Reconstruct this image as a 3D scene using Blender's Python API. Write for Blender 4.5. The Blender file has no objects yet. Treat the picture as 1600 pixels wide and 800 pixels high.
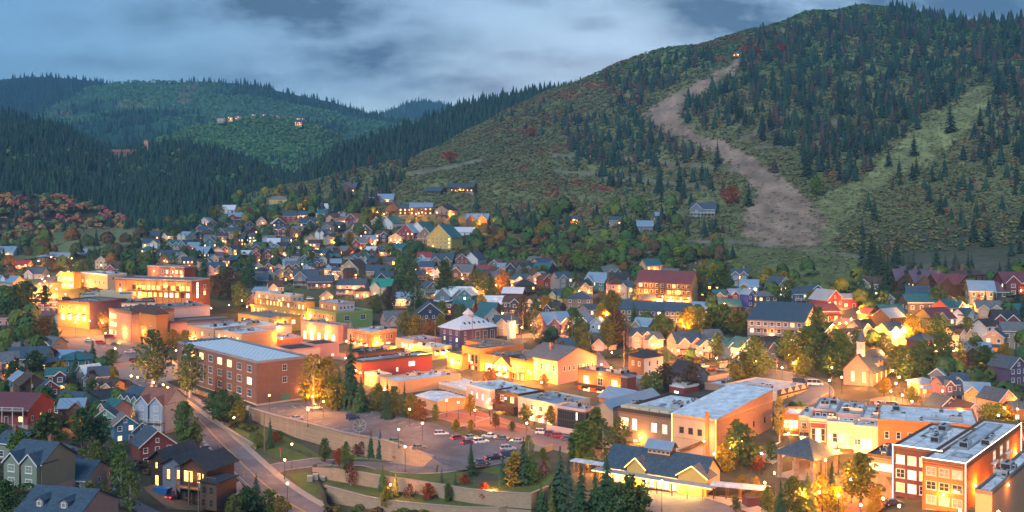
import bpy, math, random, sys
import numpy as np
from mathutils import Vector, Matrix
R = math.radians
scene = bpy.context.scene
COL = scene.collection
rnd = random.Random(7)
nr = np.random.RandomState(11)
# ------------------------------------------------------------------ camera
F = 1715.0          # focal length in photo pixels (photo is 1600 wide)
CAMZ = 76.0         # eye height above the town floor
HY = 300.0          # eye-level row of the photo
cam_d = bpy.data.cameras.new('camera')
cam = bpy.data.objects.new('camera', cam_d); COL.objects.link(cam)
cam.location = (0, 0, CAMZ); cam.rotation_euler = (R(90), 0, 0)
cam_d.sensor_width = 36; cam_d.lens = 36 * F / 1600
cam_d.shift_y = -(400 - HY) / 1600
cam_d.clip_start = 1; cam_d.clip_end = 20000
scene.camera = cam
# ------------------------------------------------------------------ exposure
scene.view_settings.view_transform = 'Standard'
scene.view_settings.look = 'None'
scene.view_settings.gamma = 1
scene.view_settings.exposure = 1.1
scene.render.engine = 'CYCLES'
scene.cycles.use_denoising = True
scene.cycles.max_bounces = 4; scene.cycles.diffuse_bounces = 2; scene.cycles.glossy_bounces = 2
scene.cycles.transmission_bounces = 2; scene.cycles.transparent_max_bounces = 4
scene.cycles.sample_clamp_indirect = 4
# ------------------------------------------------------------------ dusk sky
world = bpy.data.worlds.new('World'); scene.world = world; world.use_nodes = True
NT = world.node_tree; NT.nodes.clear()
def N(tree, t, **kw):
    n = tree.nodes.new(t)
    for k, v in kw.items():
        if k.startswith('i_'):
            key = k[2:]; n.inputs[int(key) if key.isdigit() else key].default_value = v
        else: setattr(n, k, v)
    return n
def M(tree, op, a, b=None, c=None, clamp=False):
    n = tree.nodes.new('ShaderNodeMath'); n.operation = op; n.use_clamp = clamp
    for i, v in enumerate((a, b, c)):
        if v is None: continue
        if isinstance(v, (int, float)): n.inputs[i].default_value = v
        else: tree.links.new(v, n.inputs[i])
    return n.outputs[0]
def MIX(tree, fac, a, b, blend='MIX'):
    n = tree.nodes.new('ShaderNodeMix'); n.data_type = 'RGBA'; n.blend_type = blend
    for s, v in ((n.inputs[0], fac), (n.inputs[6], a), (n.inputs[7], b)):
        if isinstance(v, (int, float)): s.default_value = v
        elif isinstance(v, tuple): s.default_value = v if len(v) == 4 else v + (1,)
        else: tree.links.new(v, s)
    return n.outputs[2]
SUN_EL, SUN_ROT = 3.0, 8.0
sky = N(NT, 'ShaderNodeTexSky', sky_type='NISHITA', sun_disc=False, sun_elevation=R(SUN_EL), sun_rotation=R(SUN_ROT),
        altitude=2100, air_density=1.0, dust_density=0.6, ozone_density=3.0)
tc = N(NT, 'ShaderNodeTexCoord')
sep = N(NT, 'ShaderNodeSeparateXYZ'); NT.links.new(tc.outputs['Generated'], sep.inputs[0])
X, Y, Z = sep.outputs
ya = M(NT, 'MAXIMUM', M(NT, 'ABSOLUTE', Y), 0.05)
az = M(NT, 'DIVIDE', X, ya); el = M(NT, 'DIVIDE', Z, ya)
cmb = N(NT, 'ShaderNodeCombineXYZ'); NT.links.new(az, cmb.inputs[0]); NT.links.new(M(NT, 'MULTIPLY', el, 2.2), cmb.inputs[1])
dist = N(NT, 'ShaderNodeTexNoise', i_Scale=7.0, i_Detail=6.0, i_Roughness=0.55); NT.links.new(cmb.outputs[0], dist.inputs['Vector'])
ds = N(NT, 'ShaderNodeSeparateColor'); NT.links.new(dist.outputs['Color'], ds.inputs[0])
azd = M(NT, 'ADD', az, M(NT, 'MULTIPLY', M(NT, 'SUBTRACT', ds.outputs[0], 0.5), 0.13))
eld = M(NT, 'ADD', el, M(NT, 'MULTIPLY', M(NT, 'SUBTRACT', ds.outputs[1], 0.5), 0.07))
# cloud banks: centre (photo px), half sizes, density  - directions of the banks in the real sky
banks = [(440, 12, 170, 26, 1.0), (340, 25, 90, 14, .6), (560, 95, 170, 34, .75), (470, 120, 140, 30, .6), (700, 130, 110, 24, .75), (600, 150, 140, 22, .5),
         (870, 95, 110, 14, .55), (900, 118, 60, 12, .5), (1180, 25, 110, 30, 1.0), (1320, -5, 260, 34, 1.0), (1540, 20, 160, 30, .9),
         (925, 26, 34, 9, .6), (170, 100, 130, 22, .45), (640, 40, 60, 18, .45), (120, 22, 60, 14, .3), (820, 0, 60, 14, .4)]
tot = None
for (bx, by, hw, hh, dn) in banks:
    u = M(NT, 'MULTIPLY', M(NT, 'SUBTRACT', azd, (bx - 800) / F), F / (hw * 1.3))
    v = M(NT, 'MULTIPLY', M(NT, 'SUBTRACT', eld, (HY - by) / F), F / (hh * 1.35))
    q = M(NT, 'ADD', M(NT, 'MULTIPLY', u, u), M(NT, 'MULTIPLY', v, v))
    g = M(NT, 'MULTIPLY', M(NT, 'EXPONENT', M(NT, 'MULTIPLY', q, -0.9)), dn)
    tot = g if tot is None else M(NT, 'MAXIMUM', tot, g)
n2 = N(NT, 'ShaderNodeTexNoise', i_Scale=8.5, i_Detail=7.0, i_Roughness=0.6); NT.links.new(cmb.outputs[0], n2.inputs['Vector'])
cl = M(NT, 'MULTIPLY', tot, M(NT, 'MULTIPLY_ADD', n2.outputs[0], 4.2, -1.1), clamp=True)
# everywhere above the frame: loose cloud from noise
n3 = N(NT, 'ShaderNodeTexNoise', i_Scale=2.4, i_Detail=6.0); NT.links.new(tc.outputs['Generated'], n3.inputs['Vector'])
hi = M(NT, 'MULTIPLY', M(NT, 'MULTIPLY', M(NT, 'SUBTRACT', el, 0.2), 6.0, clamp=True), M(NT, 'MULTIPLY', M(NT, 'SUBTRACT', n3.outputs[0], 0.45), 4.0, clamp=True))
cl = M(NT, 'MAXIMUM', cl, M(NT, 'MULTIPLY', hi, 0.7))
# clear dusk air: bright pale band over the hills ahead, deeper blue up and to the left
glow = M(NT, 'EXPONENT', M(NT, 'MULTIPLY', M(NT, 'POWER', M(NT, 'SUBTRACT', az, 0.09), 2.0), -6.0))
low = M(NT, 'EXPONENT', M(NT, 'MULTIPLY', M(NT, 'MAXIMUM', el, 0.0), -3.2))
clear = MIX(NT, M(NT, 'MULTIPLY', glow, low, clamp=True), (0.085, 0.19, 0.32), (0.58, 0.65, 0.70))
skyc = MIX(NT, 0.10, clear, sky.outputs[0], 'ADD')
warm = M(NT, 'EXPONENT', M(NT, 'MULTIPLY', M(NT, 'ADD', M(NT, 'POWER', M(NT, 'MULTIPLY', M(NT, 'SUBTRACT', az, 0.06), 9.0), 2.0), M(NT, 'POWER', M(NT, 'MULTIPLY', M(NT, 'SUBTRACT', el, 0.095), 22.0), 2.0)), -1.0))
cloudc = MIX(NT, M(NT, 'MULTIPLY', warm, 0.7), (0.07, 0.115, 0.17), (0.46, 0.34, 0.38))
fin = MIX(NT, M(NT, 'MULTIPLY', cl, 0.95), skyc, cloudc)
bg = N(NT, 'ShaderNodeBackground', i_Strength=0.56); NT.links.new(fin, bg.inputs[0])
wo = N(NT, 'ShaderNodeOutputWorld'); NT.links.new(bg.outputs[0], wo.inputs[0])
# ------------------------------------------------------------------ last light of the sun, very soft
sd = bpy.data.lights.new('sun', 'SUN'); sd.energy = 1.25; sd.angle = R(25); sd.color = (0.92, 0.95, 1.0)
sun = bpy.data.objects.new('sun', sd); COL.objects.link(sun); sun.rotation_euler = (R(52), 0, R(-28)); sun.location = (0, 0, 400)
# ================================================================== materials
MATS = {}
def mat(name, col, rough=0.8, noise=0.25, scale=1.5, kind=None, metal=0.0, spec=0.3, bump=0.0, objcol=False, attr=None):
    if name in MATS: return MATS[name]
    m = bpy.data.materials.new(name); m.use_nodes = True; t = m.node_tree
    b = t.nodes['Principled BSDF']
    b.inputs['Roughness'].default_value = rough; b.inputs['Metallic'].default_value = metal
    b.inputs['Specular IOR Level'].default_value = spec
    c = N(t, 'ShaderNodeTexCoord'); src = c.outputs['Object']
    base = col + (1,)
    if objcol:
        oi = N(t, 'ShaderNodeObjectInfo'); base = oi.outputs['Color']
    if attr:
        an = N(t, 'ShaderNodeAttribute', attribute_name=attr); base = an.outputs['Color']
    nz = N(t, 'ShaderNodeTexNoise', i_Scale=scale, i_Detail=5.0, i_Roughness=0.65); t.links.new(src, nz.inputs['Vector'])
    f = M(t, 'MULTIPLY_ADD', nz.outputs[0], noise * 2, 1 - noise)
    cc = N(t, 'ShaderNodeCombineColor'); [t.links.new(f, cc.inputs[i]) for i in range(3)]
    out = MIX(t, 1.0, base, cc.outputs[0], 'MULTIPLY')
    h = None
    if kind == 'board':       # horizontal clapboards
        w = N(t, 'ShaderNodeSeparateXYZ'); t.links.new(src, w.inputs[0])
        fr = M(t, 'FRACT', M(t, 'MULTIPLY', w.outputs[2], 5.0)); h = fr
        k = M(t, 'MULTIPLY_ADD', M(t, 'GREATER_THAN', fr, 0.12), 0.18, 0.82)
    elif kind == 'seam':      # standing seam / corrugated sheet along the slope
        w = N(t, 'ShaderNodeSeparateXYZ'); t.links.new(src, w.inputs[0])
        fr = M(t, 'FRACT', M(t, 'MULTIPLY', M(t, 'ADD', w.outputs[0], w.outputs[1]), 1.6)); h = M(t, 'GREATER_THAN', fr, 0.82)
        k = M(t, 'MULTIPLY_ADD', h, -0.2, 1.0)
    elif kind == 'shingle':
        w = N(t, 'ShaderNodeSeparateXYZ'); t.links.new(src, w.inputs[0])
        v = N(t, 'ShaderNodeTexVoronoi', i_Scale=2.2); t.links.new(src, v.inputs['Vector'])
        sv = N(t, 'ShaderNodeSeparateColor'); t.links.new(v.outputs['Color'], sv.inputs[0])
        fr = M(t, 'FRACT', M(t, 'MULTIPLY', w.outputs[2], 4.0)); h = fr
        k = M(t, 'ADD', M(t, 'MULTIPLY_ADD', sv.outputs[0], 0.35, 0.72), M(t, 'MULTIPLY', M(t, 'LESS_THAN', fr, 0.2), -0.14))
    elif kind == 'stain':     # ponding marks and patched membrane sheets
        v = N(t, 'ShaderNodeTexNoise', i_Scale=.35 if 'asphalt' not in name else .09, i_Detail=6.0, i_Roughness=.7); t.links.new(src, v.inputs['Vector'])
        w = N(t, 'ShaderNodeSeparateXYZ'); t.links.new(src, w.inputs[0]); fr = M(t, 'FRACT', M(t, 'MULTIPLY', w.outputs[0], .45))
        k = M(t, 'ADD', M(t, 'MULTIPLY', M(t, 'MULTIPLY_ADD', v.outputs[0], 3.0, -1.0, clamp=True), .5), M(t, 'MULTIPLY_ADD', M(t, 'LESS_THAN', fr, .05), -.10, .58))
    elif kind == 'brick':
        w = N(t, 'ShaderNodeSeparateXYZ'); t.links.new(src, w.inputs[0])
        cb = N(t, 'ShaderNodeCombineXYZ'); t.links.new(M(t, 'ADD', w.outputs[0], w.outputs[1]), cb.inputs[0]); t.links.new(w.outputs[2], cb.inputs[1])
        br = N(t, 'ShaderNodeTexBrick', i_Scale=1.0); br.inputs['Brick Width'].default_value = .5; br.inputs['Row Height'].default_value = .2
        br.inputs['Mortar Size'].default_value = .03; br.inputs['Color1'].default_value = (1, 1, 1, 1); br.inputs['Color2'].default_value = (.72, .72, .72, 1); br.inputs['Mortar'].default_value = (1.15, 1.1, 1.0, 1)
        t.links.new(cb.outputs[0], br.inputs['Vector']); sv = N(t, 'ShaderNodeSeparateColor'); t.links.new(br.outputs['Color'], sv.inputs[0]); k = sv.outputs[0]
        h = M(t, 'SUBTRACT', 1.0, br.outputs['Fac'])
    else: k = None
    if k is not None:
        cc = N(t, 'ShaderNodeCombineColor'); [t.links.new(k, cc.inputs[i]) for i in range(3)]
        out = MIX(t, 1.0, out, cc.outputs[0], 'MULTIPLY')
    t.links.new(out, b.inputs['Base Color'])
    if h is not None or bump:
        bp = N(t, 'ShaderNodeBump', i_Strength=0.4 if h is not None else bump, i_Distance=0.05)
        t.links.new(h if h is not None else nz.outputs[0], bp.inputs['Height']); t.links.new(bp.outputs[0], b.inputs['Normal'])
    MATS[name] = m; return m
def glow_mat(name, col, st, vary=0.0):
    if name in MATS: return MATS[name]
    m = bpy.data.materials.new(name); m.use_nodes = True; t = m.node_tree; b = t.nodes['Principled BSDF']
    b.inputs['Base Color'].default_value = (.05, .05, .05, 1); b.inputs['Roughness'].default_value = .15
    b.inputs['Emission Color'].default_value = col + (1,)
    b.inputs['Emission Strength'].default_value = st
    if vary:   # lit rooms differ: curtains, furniture, distance of the lamp
        c = N(t, 'ShaderNodeTexCoord'); oi = N(t, 'ShaderNodeObjectInfo')
        nz = N(t, 'ShaderNodeTexNoise', noise_dimensions='4D', i_Scale=1.6, i_Detail=2.0); t.links.new(c.outputs['Object'], nz.inputs['Vector'])
        t.links.new(M(t, 'MULTIPLY', oi.outputs['Random'], 50.0), nz.inputs['W'])
        s = M(t, 'MULTIPLY', M(t, 'MULTIPLY_ADD', nz.outputs[0], 1.8, 0.1), M(t, 'MULTIPLY_ADD', oi.outputs['Random'], vary, 1 - vary * .5))
        t.links.new(M(t, 'MULTIPLY', s, st), b.inputs['Emission Strength'])
    MATS[name] = m; return m
def glassmat():
    return mat('dark_glass', (0.03, 0.045, 0.06), rough=0.08, noise=0.3, spec=0.8)
GLASS = glassmat()
LITW = glow_mat('lit_window', (1.0, 0.44, 0.09), 2.9, 1.0)
LITP = glow_mat('lit_window_pale', (1.0, 0.66, 0.28), 2.3, 0.8)
SHOP = glow_mat('lit_shopfront', (1.0, 0.55, 0.17), 3.6, 0.6)
BULB = glow_mat('lamp_bulb', (1.0, 0.50, 0.16), 30.0)
LED = glow_mat('led_strip', (1.0, 0.52, 0.10), 4.5)
LEDW = glow_mat('led_strip_white', (1.0, 0.90, 0.78), 3.0)
# ================================================================== mesh + tagging helpers
def newmesh(name, V, faces, mats, midx=None, tint=None, smooth=False):
    me = bpy.data.meshes.new(name)
    if isinstance(faces, np.ndarray):
        V = np.asarray(V, dtype=np.float32); nf, k = faces.shape
        me.vertices.add(len(V)); me.vertices.foreach_set('co', V.ravel())
        me.loops.add(nf * k); me.loops.foreach_set('vertex_index', faces.astype(np.int32).ravel())
        me.polygons.add(nf); me.polygons.foreach_set('loop_start', np.arange(0, nf * k, k, dtype=np.int32))
        try: me.polygons.foreach_set('loop_total', np.full(nf, k, dtype=np.int32))
        except Exception: pass
        me.update(calc_edges=True)
    else:
        me.from_pydata([tuple(v) for v in V], [], faces); me.update()
    for m in mats: me.materials.append(m)
    if midx is not None: me.polygons.foreach_set('material_index', np.asarray(midx, dtype=np.int32))
    if smooth: me.polygons.foreach_set('use_smooth', np.ones(len(me.polygons), dtype=bool))
    if tint is not None:
        a = me.color_attributes.new('tint', 'FLOAT_COLOR', 'POINT')
        c = np.ones((len(V), 4), dtype=np.float32); c[:, :3] = tint; a.data.foreach_set('color', c.ravel())
    return me
def link(name, me, parent=None, loc=None, rz=None):
    o = bpy.data.objects.new(name, me); COL.objects.link(o)
    if parent is not None: o.parent = parent
    if loc is not None: o.location = loc
    if rz is not None: o.rotation_euler = (0, 0, rz)
    return o
def tag(o, label, cat, group=None, kind=None):
    if label: o['label'] = label
    if cat: o['category'] = cat
    if group: o['group'] = group
    if kind: o['kind'] = kind
    return o
class MB:
    """collects quads / boxes into one mesh"""
    def __init__(s): s.v = []; s.f = []; s.m = []
    def quad(s, a, b, c, d, m=0):
        n = len(s.v); s.v += [a, b, c, d]; s.f.append((n, n + 1, n + 2, n + 3)); s.m.append(m)
    def poly(s, pts, m=0):
        n = len(s.v); s.v += list(pts); s.f.append(tuple(range(n, n + len(pts)))); s.m.append(m)
    def box(s, x0, x1, y0, y1, z0, z1, m=0):
        n = len(s.v); s.v += [(x0, y0, z0), (x1, y0, z0), (x1, y1, z0), (x0, y1, z0), (x0, y0, z1), (x1, y0, z1), (x1, y1, z1), (x0, y1, z1)]
        for q in ((0, 3, 2, 1), (4, 5, 6, 7), (0, 1, 5, 4), (1, 2, 6, 5), (2, 3, 7, 6), (3, 0, 4, 7)): s.f.append(tuple(n + i for i in q)); s.m.append(m)
    def prism(s, prof, axis, a, b, m=0):
        """extrude a closed 2-D profile; axis 'y': profile is (x,z); axis 'x': profile is (y,z); axis 'z': (x,y)"""
        n = len(s.v); k = len(prof)
        for t in (a, b):
            for p in prof: s.v.append((p[0], t, p[1]) if axis == 'y' else (t, p[0], p[1]) if axis == 'x' else (p[0], p[1], t))
        s.f.append(tuple(n + i for i in range(k))); s.m.append(m)
        s.f.append(tuple(n + k + i for i in reversed(range(k)))); s.m.append(m)
        for i in range(k):
            j = (i + 1) % k; s.f.append((n + i, n + k + i, n + k + j, n + j)); s.m.append(m)
    def cyl(s, x, y, z0, z1, r0, r1=None, k=8, m=0, cap=True):
        r1 = r0 if r1 is None else r1; n = len(s.v)
        for z, r in ((z0, r0), (z1, r1)):
            for i in range(k):
                a = 2 * math.pi * i / k; s.v.append((x + r * math.cos(a), y + r * math.sin(a), z))
        for i in range(k): j = (i + 1) % k; s.f.append((n + i, n + j, n + k + j, n + k + i)); s.m.append(m)
        if cap: s.f.append(tuple(n + k + i for i in range(k))); s.m.append(m)
    def tube(s, pts, r, k=5, m=0):
        for a, b in zip(pts[:-1], pts[1:]):
            a = Vector(a); b = Vector(b); d = (b - a).normalized(); u = d.orthogonal().normalized(); w = d.cross(u); n = len(s.v)
            for q in (a, b):
                for i in range(k): t = 2 * math.pi * i / k; s.v.append(tuple(q + (u * math.cos(t) + w * math.sin(t)) * r))
            for i in range(k): j = (i + 1) % k; s.f.append((n + i, n + j, n + k + j, n + k + i)); s.m.append(m)
    def mesh(s, name, mats, smooth=False):
        return newmesh(name, s.v, s.f, mats, s.m, smooth=smooth)
    def obj(s, name, mats, parent=None, loc=None, rz=None, smooth=False):
        return link(name, s.mesh(name, mats if isinstance(mats, (list, tuple)) else [mats], smooth), parent, loc, rz)
def empty(name, loc, rz=0.0):
    o = bpy.data.objects.new(name, None); COL.objects.link(o); o.location = loc; o.rotation_euler = (0, 0, rz); o.empty_display_size = .5
    return o
# ================================================================== smooth noise in numpy
_perm = nr.rand(256, 256)
def vnoise(x, y):
    xi = np.floor(x).astype(int); yi = np.floor(y).astype(int); fx = x - xi; fy = y - yi
    fx = fx * fx * (3 - 2 * fx); fy = fy * fy * (3 - 2 * fy)
    g = lambda a, b: _perm[a & 255, b & 255]
    return (g(xi, yi) * (1 - fx) + g(xi + 1, yi) * fx) * (1 - fy) + (g(xi, yi + 1) * (1 - fx) + g(xi + 1, yi + 1) * fx) * fy
def fbm(x, y, o=4):
    s = 0; a = .5
    for i in range(o): s = s + a * (vnoise(x * 2 ** i + 17 * i, y * 2 ** i + 31 * i) - .5); a *= .5
    return s
# ================================================================== the land
# per bearing (photo column): (row, distance) pairs of the ground, from surveying the photo
def PR(*a): return [(d, CAMZ - (r - HY) * d / F) for r, d in a]
COLS = {
 0: PR((800, 215), (740, 245), (700, 272), (650, 315), (600, 375), (560, 440), (530, 520), (500, 590), (470, 650), (440, 740), (410, 850), (400, 900)),
 200: PR((800, 250), (740, 290), (700, 320), (650, 360), (600, 425), (560, 490), (530, 540), (500, 590), (470, 640), (450, 690), (430, 750), (410, 820), (390, 900), (378, 950)),
 400: PR((800, 282), (735, 318), (700, 340), (660, 375), (632, 395), (600, 440), (560, 505), (530, 560), (500, 630), (470, 700), (450, 760), (430, 815), (410, 870), (390, 925), (370, 970), (350, 1020), (330, 1090), (318, 1200)),
 600: PR((800, 279), (735, 318), (722, 326), (680, 345), (600, 434), (560, 498), (530, 548), (500, 600), (470, 650), (440, 710), (420, 760), (400, 820), (370, 880), (340, 940), (320, 990), (290, 1080), (266, 1200)),
 800: PR((800, 272), (735, 308), (700, 328), (640, 382), (600, 432), (540, 512), (520, 540), (500, 567), (480, 597), (440, 680), (400, 800), (350, 900), (300, 1020), (250, 1160), (200, 1350), (174, 1480)),
 1000: PR((800, 262), (735, 300), (700, 322), (600, 425), (560, 465), (530, 490), (500, 515), (480, 532), (450, 580), (420, 650), (400, 710), (350, 830), (300, 960), (200, 1250), (130, 1480), (94, 1600)),
 1200: PR((800, 255), (735, 292), (700, 312), (650, 350), (600, 405), (560, 450), (530, 475), (500, 497), (480, 514), (450, 548), (420, 600), (400, 640), (350, 760), (300, 880), (200, 1130), (100, 1400), (50, 1580), (32, 1650)),
 1400: PR((800, 242), (700, 303), (650, 335), (600, 385), (560, 412), (530, 432), (480, 472), (450, 502), (420, 560), (400, 600), (300, 830), (200, 1080), (100, 1360), (40, 1540), (14, 1640)),
 1600: PR((800, 235), (700, 290), (650, 325), (600, 375), (560, 400), (530, 420), (480, 452), (450, 480), (420, 530), (400, 570), (300, 780), (200, 1000), (100, 1250), (42, 1440)),
}
for k in COLS:      # the slope the photographer stands on, and the ground behind each crest
    d, z = COLS[k][0]; near = [(20, 66), (70, 45), (130, max(z + 12, 14 + z))]
    d2, z2 = COLS[k][-1]; COLS[k] = near + COLS[k] + [(d2 + 120, z2 + (2 if k > 700 else 0)), (d2 + 500, z2 - (60 if k > 700 else 8)), (d2 + 1500, z2 - (160 if k > 700 else 30))]
PXG = np.concatenate([np.arange(-1500, -200, 50), np.arange(-200, 1804, 4), np.arange(1810, 3200, 50)]).astype(float)
YG = np.concatenate([np.linspace(20, 200, 14), np.arange(206, 700, 4), np.arange(705, 1800, 8), np.linspace(1850, 3000, 16)])
ks = sorted(COLS)
prof = np.array([np.interp(YG, [p[0] for p in COLS[k]], [p[1] for p in COLS[k]]) for k in ks])
# gentle smoothing along the distance
for _ in range(3): prof[:, 1:-1] = .25 * prof[:, :-2] + .5 * prof[:, 1:-1] + .25 * prof[:, 2:]
ZG = np.zeros((len(PXG), len(YG)))
for i, px in enumerate(PXG):
    p = min(max(px, ks[0]), ks[-1] - .001); j = int(p // 200); t = p / 200 - j
    g = lambda q: prof[min(max(q, 0), len(ks) - 1)]
    a, b, c, d = g(j - 1), g(j), g(j + 1), g(j + 2)     # Catmull-Rom across the bearings
    ZG[i] = b + .5 * t * (c - a + t * (2 * a - 5 * b + 4 * c - d + t * (3 * (b - c) + d - a)))
WX = (PXG[:, None] - 800) / F * YG[None, :]; WY = np.repeat(YG[None, :], len(PXG), 0)
hill_w = np.clip((WY - 620) / 400, 0, 1)
gul = fbm(WX / 150, WY / 210, 5)
ZG = ZG + hill_w * gul * 44 * np.clip((WY - 600) / 500, 0, 1) + fbm(WX / 30, WY / 30, 3) * hill_w * 5
def W0(px, py, z):
    d = F * (CAMZ - z) / (py - HY); return ((px - 800) / F * d, d, z)
def pip(X_, Y_, poly):
    c = np.zeros(X_.shape, bool); n = len(poly)
    for i in range(n):
        x0, y0 = poly[i][:2]; x1, y1 = poly[(i + 1) % n][:2]
        if y0 != y1: c ^= ((y0 > Y_) != (y1 > Y_)) & (X_ < (x1 - x0) * (Y_ - y0) / (y1 - y0) + x0)
    return c
def idw(X_, Y_, pts):
    w = 0; s = 0
    for (x, y, z) in pts:
        k = 1.0 / ((X_ - x) ** 2 + (Y_ - y) ** 2 + .5) ** 1.5; w = w + k; s = s + k * z
    return s / w
LOT = [W0(*p) for p in [(389, 641, .8), (428, 653, .8), (479, 665, .8), (536, 680, .8), (599, 692, .8), (640, 703, .6), (676, 716, -.6), (660, 731, -3.2), (720, 735, -2.6), (800, 722, -1.2), (842, 700, -.2), (790, 688, .2), (722, 680, .3), (684, 663, .8), (605, 647, .8), (530, 627, .8), (440, 629, .8), (402, 634, .8)]]
LOTF = [W0(*p)[:2] for p in [(389, 641, .8), (428, 653, .8), (479, 665, .8), (536, 680, .8), (599, 692, .8), (640, 703, .6), (676, 716, -.6)]]
LOWZ = [-2.2, -3.0, -4.1, -4.7, -4.5, -4.0, -3.2]
under = [(x, y - 1.0, z) for (x, y), z in zip(LOTF, LOWZ)]; behind = [(x + 2, y + 9, z) for (x, y), z in zip(LOTF, LOWZ)]
front = [(x, y - 14, z - .7) for (x, y), z in zip(LOTF, LOWZ)]
W1T = [(488, 732, -4.2), (520, 733, -3.9), (560, 738, -3.6), (600, 745, -3.6), (640, 750, -3.6), (690, 758, -3.6), (735, 765, -3.6), (790, 770, -3.3), (830, 772, -3.1), (858, 760, -3.0)]
W2T = [(506, 759, -5.9), (540, 768, -6.3), (570, 776, -6.8), (600, 782, -7.0), (660, 788, -7.2), (720, 793, -7.2), (780, 794, -7.0), (840, 780, -6.2), (862, 772, -5.6)]
PATCHES = [(LOT, [(x, y, z - .35) for x, y, z in LOT]), (behind + front[::-1], behind + under + front),
  (None, [(a[0], a[1] + 5, -7.5) for a in (W0(*p) for p in W1T)] + [W0(*p) for p in [(860, 812, -8.5), (750, 806, -9), (599, 796, -9), (506, 775, -8)]]),
  (None, [(a[0], a[1] + 5, -10.2) for a in (W0(*p) for p in W2T)] + [W0(*p) for p in [(920, 870, -11), (500, 870, -11), (512, 800, -9)]])]
for poly, pts in PATCHES:
    k = pip(WX, WY, poly or pts); ZG[k] = idw(WX[k], WY[k], pts)
def TZ(x, y):
    px = 800 + F * x / y; i = int(np.searchsorted(PXG, px)) - 1; j = int(np.searchsorted(YG, y)) - 1
    i = min(max(i, 0), len(PXG) - 2); j = min(max(j, 0), len(YG) - 2)
    u = (px - PXG[i]) / (PXG[i + 1] - PXG[i]); v = (y - YG[j]) / (YG[j + 1] - YG[j]); u = min(max(u, 0), 1); v = min(max(v, 0), 1)
    return float((ZG[i, j] * (1 - u) + ZG[i + 1, j] * u) * (1 - v) + (ZG[i, j + 1] * (1 - u) + ZG[i + 1, j + 1] * u) * v)
def G(px, py, dy=0):
    """ground point seen at a photo pixel: march the ray to the land"""
    i = int(np.searchsorted(PXG, px)) - 1; i = min(max(i, 0), len(PXG) - 2); u = (px - PXG[i]) / (PXG[i + 1] - PXG[i])
    z = ZG[i] * (1 - u) + ZG[i + 1] * u; ray = CAMZ - (py - HY) / F * YG
    hit = np.nonzero((z >= ray) & (YG > 150))[0]
    if len(hit) == 0: j = np.argmin(np.where(YG > 150, ray - z, 1e9)); Yh = YG[j]
    else:
        j = hit[0]; a = ray[j - 1] - z[j - 1]; b = ray[j] - z[j]; Yh = YG[j - 1] + (YG[j] - YG[j - 1]) * a / (a - b + 1e-9)
    Yh += dy; x = (px - 800) / F * Yh
    return Vector((x, Yh, TZ(x, Yh)))
def W(px, py, z):
    """point at height z seen at a photo pixel"""
    d = F * (CAMZ - z) / (py - HY); return Vector(((px - 800) / F * d, d, z))
def scr(x, y, z): return 800 + F * x / y, HY + F * (CAMZ - z) / y
def inpoly(px, py, poly):
    px = np.asarray(px, float); py = np.asarray(py, float); c = np.zeros(px.shape, bool); n = len(poly)
    for i in range(n):
        x0, y0 = poly[i]; x1, y1 = poly[(i + 1) % n]
        if y0 == y1: continue
        c ^= ((y0 > py) != (y1 > py)) & (px < (x1 - x0) * (py - y0) / (y1 - y0) + x0)
    return c
SX = 800 + F * WX / WY; SY = HY + F * (CAMZ - ZG) / WY
jx = SX + fbm(WX / 14, WY / 14, 3) * 24 + nr.normal(0, 1.6, SX.shape); jy = SY + fbm(WX / 14 + 50, WY / 14, 3) * 10
RUN1 = [(1148, 92), (1168, 90), (1148, 112), (1110, 138), (1070, 160), (1060, 185), (1085, 208), (1130, 220), (1170, 240), (1215, 275), (1262, 310), (1292, 345), (1282, 376), (1240, 398), (1196, 390), (1156, 370), (1165, 335), (1182, 300), (1150, 265), (1112, 238), (1075, 222), (1030, 200), (1003, 182), (1035, 152), (1090, 128), (1130, 106)]
RUN2 = [(1500, 150), (1540, 128), (1552, 165), (1508, 206), (1452, 252), (1402, 278), (1348, 308), (1318, 348), (1292, 388), (1240, 345), (1290, 300), (1350, 280), (1385, 240), (1415, 212), (1470, 176)]
MEAD = [(1120, 385), (1290, 384), (1345, 400), (1352, 470), (1270, 468), (1160, 440)]
TRAILS = [[(865, 243), (940, 247), (1010, 252), (1110, 262), (1150, 268)], [(1040, 378), (1150, 378), (1250, 388), (1350, 402)], [(1160, 216), (1240, 196), (1310, 192)], [(640, 272), (700, 262), (750, 250)], [(1180, 232), (1290, 222), (1370, 205)], [(870, 268), (1000, 282), (1120, 296)]]
gcol = np.zeros(SX.shape + (3,))
mo = np.clip((WY - 640) / 120, 0, 1)[..., None]
gcol[:] = np.array((0.065, 0.07, 0.040)) * (1 - mo) + np.array((0.150, 0.165, 0.072)) * mo
n1 = fbm(WX / 60, WY / 80, 4)[..., None]; gcol *= (1 + 1.2 * n1)
rust = np.clip(fbm(WX / 90 + 9, WY / 60 + 3, 4) * 5 - .2, 0, 1)[..., None] * mo
gcol = gcol * (1 - rust * .6) + np.array((0.17, 0.10, 0.045)) * rust * .6
dn = np.interp(jy, [380, 420, 500, 760], [0, 1, 1, .6])[..., None] * np.clip((620 - WY) / 60, 0, 1)[..., None]
town = np.array((0.13, 0.115, 0.10)) * (1 + 1.5 * fbm(WX / 12, WY / 12, 3)[..., None])
gcol = gcol * (1 - dn * .55) + town * dn * .55
tn = fbm(WX / 9, WY / 26, 4)[..., None]
for poly, c in ((RUN2, (0.225, 0.235, 0.095)), (RUN1, (0.29, 0.20, 0.145)), (MEAD, (0.120, 0.140, 0.055))):
    k = inpoly(jx, jy, poly); gcol[k] = (np.array(c) * (1 + 1.3 * tn))[k]
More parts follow.
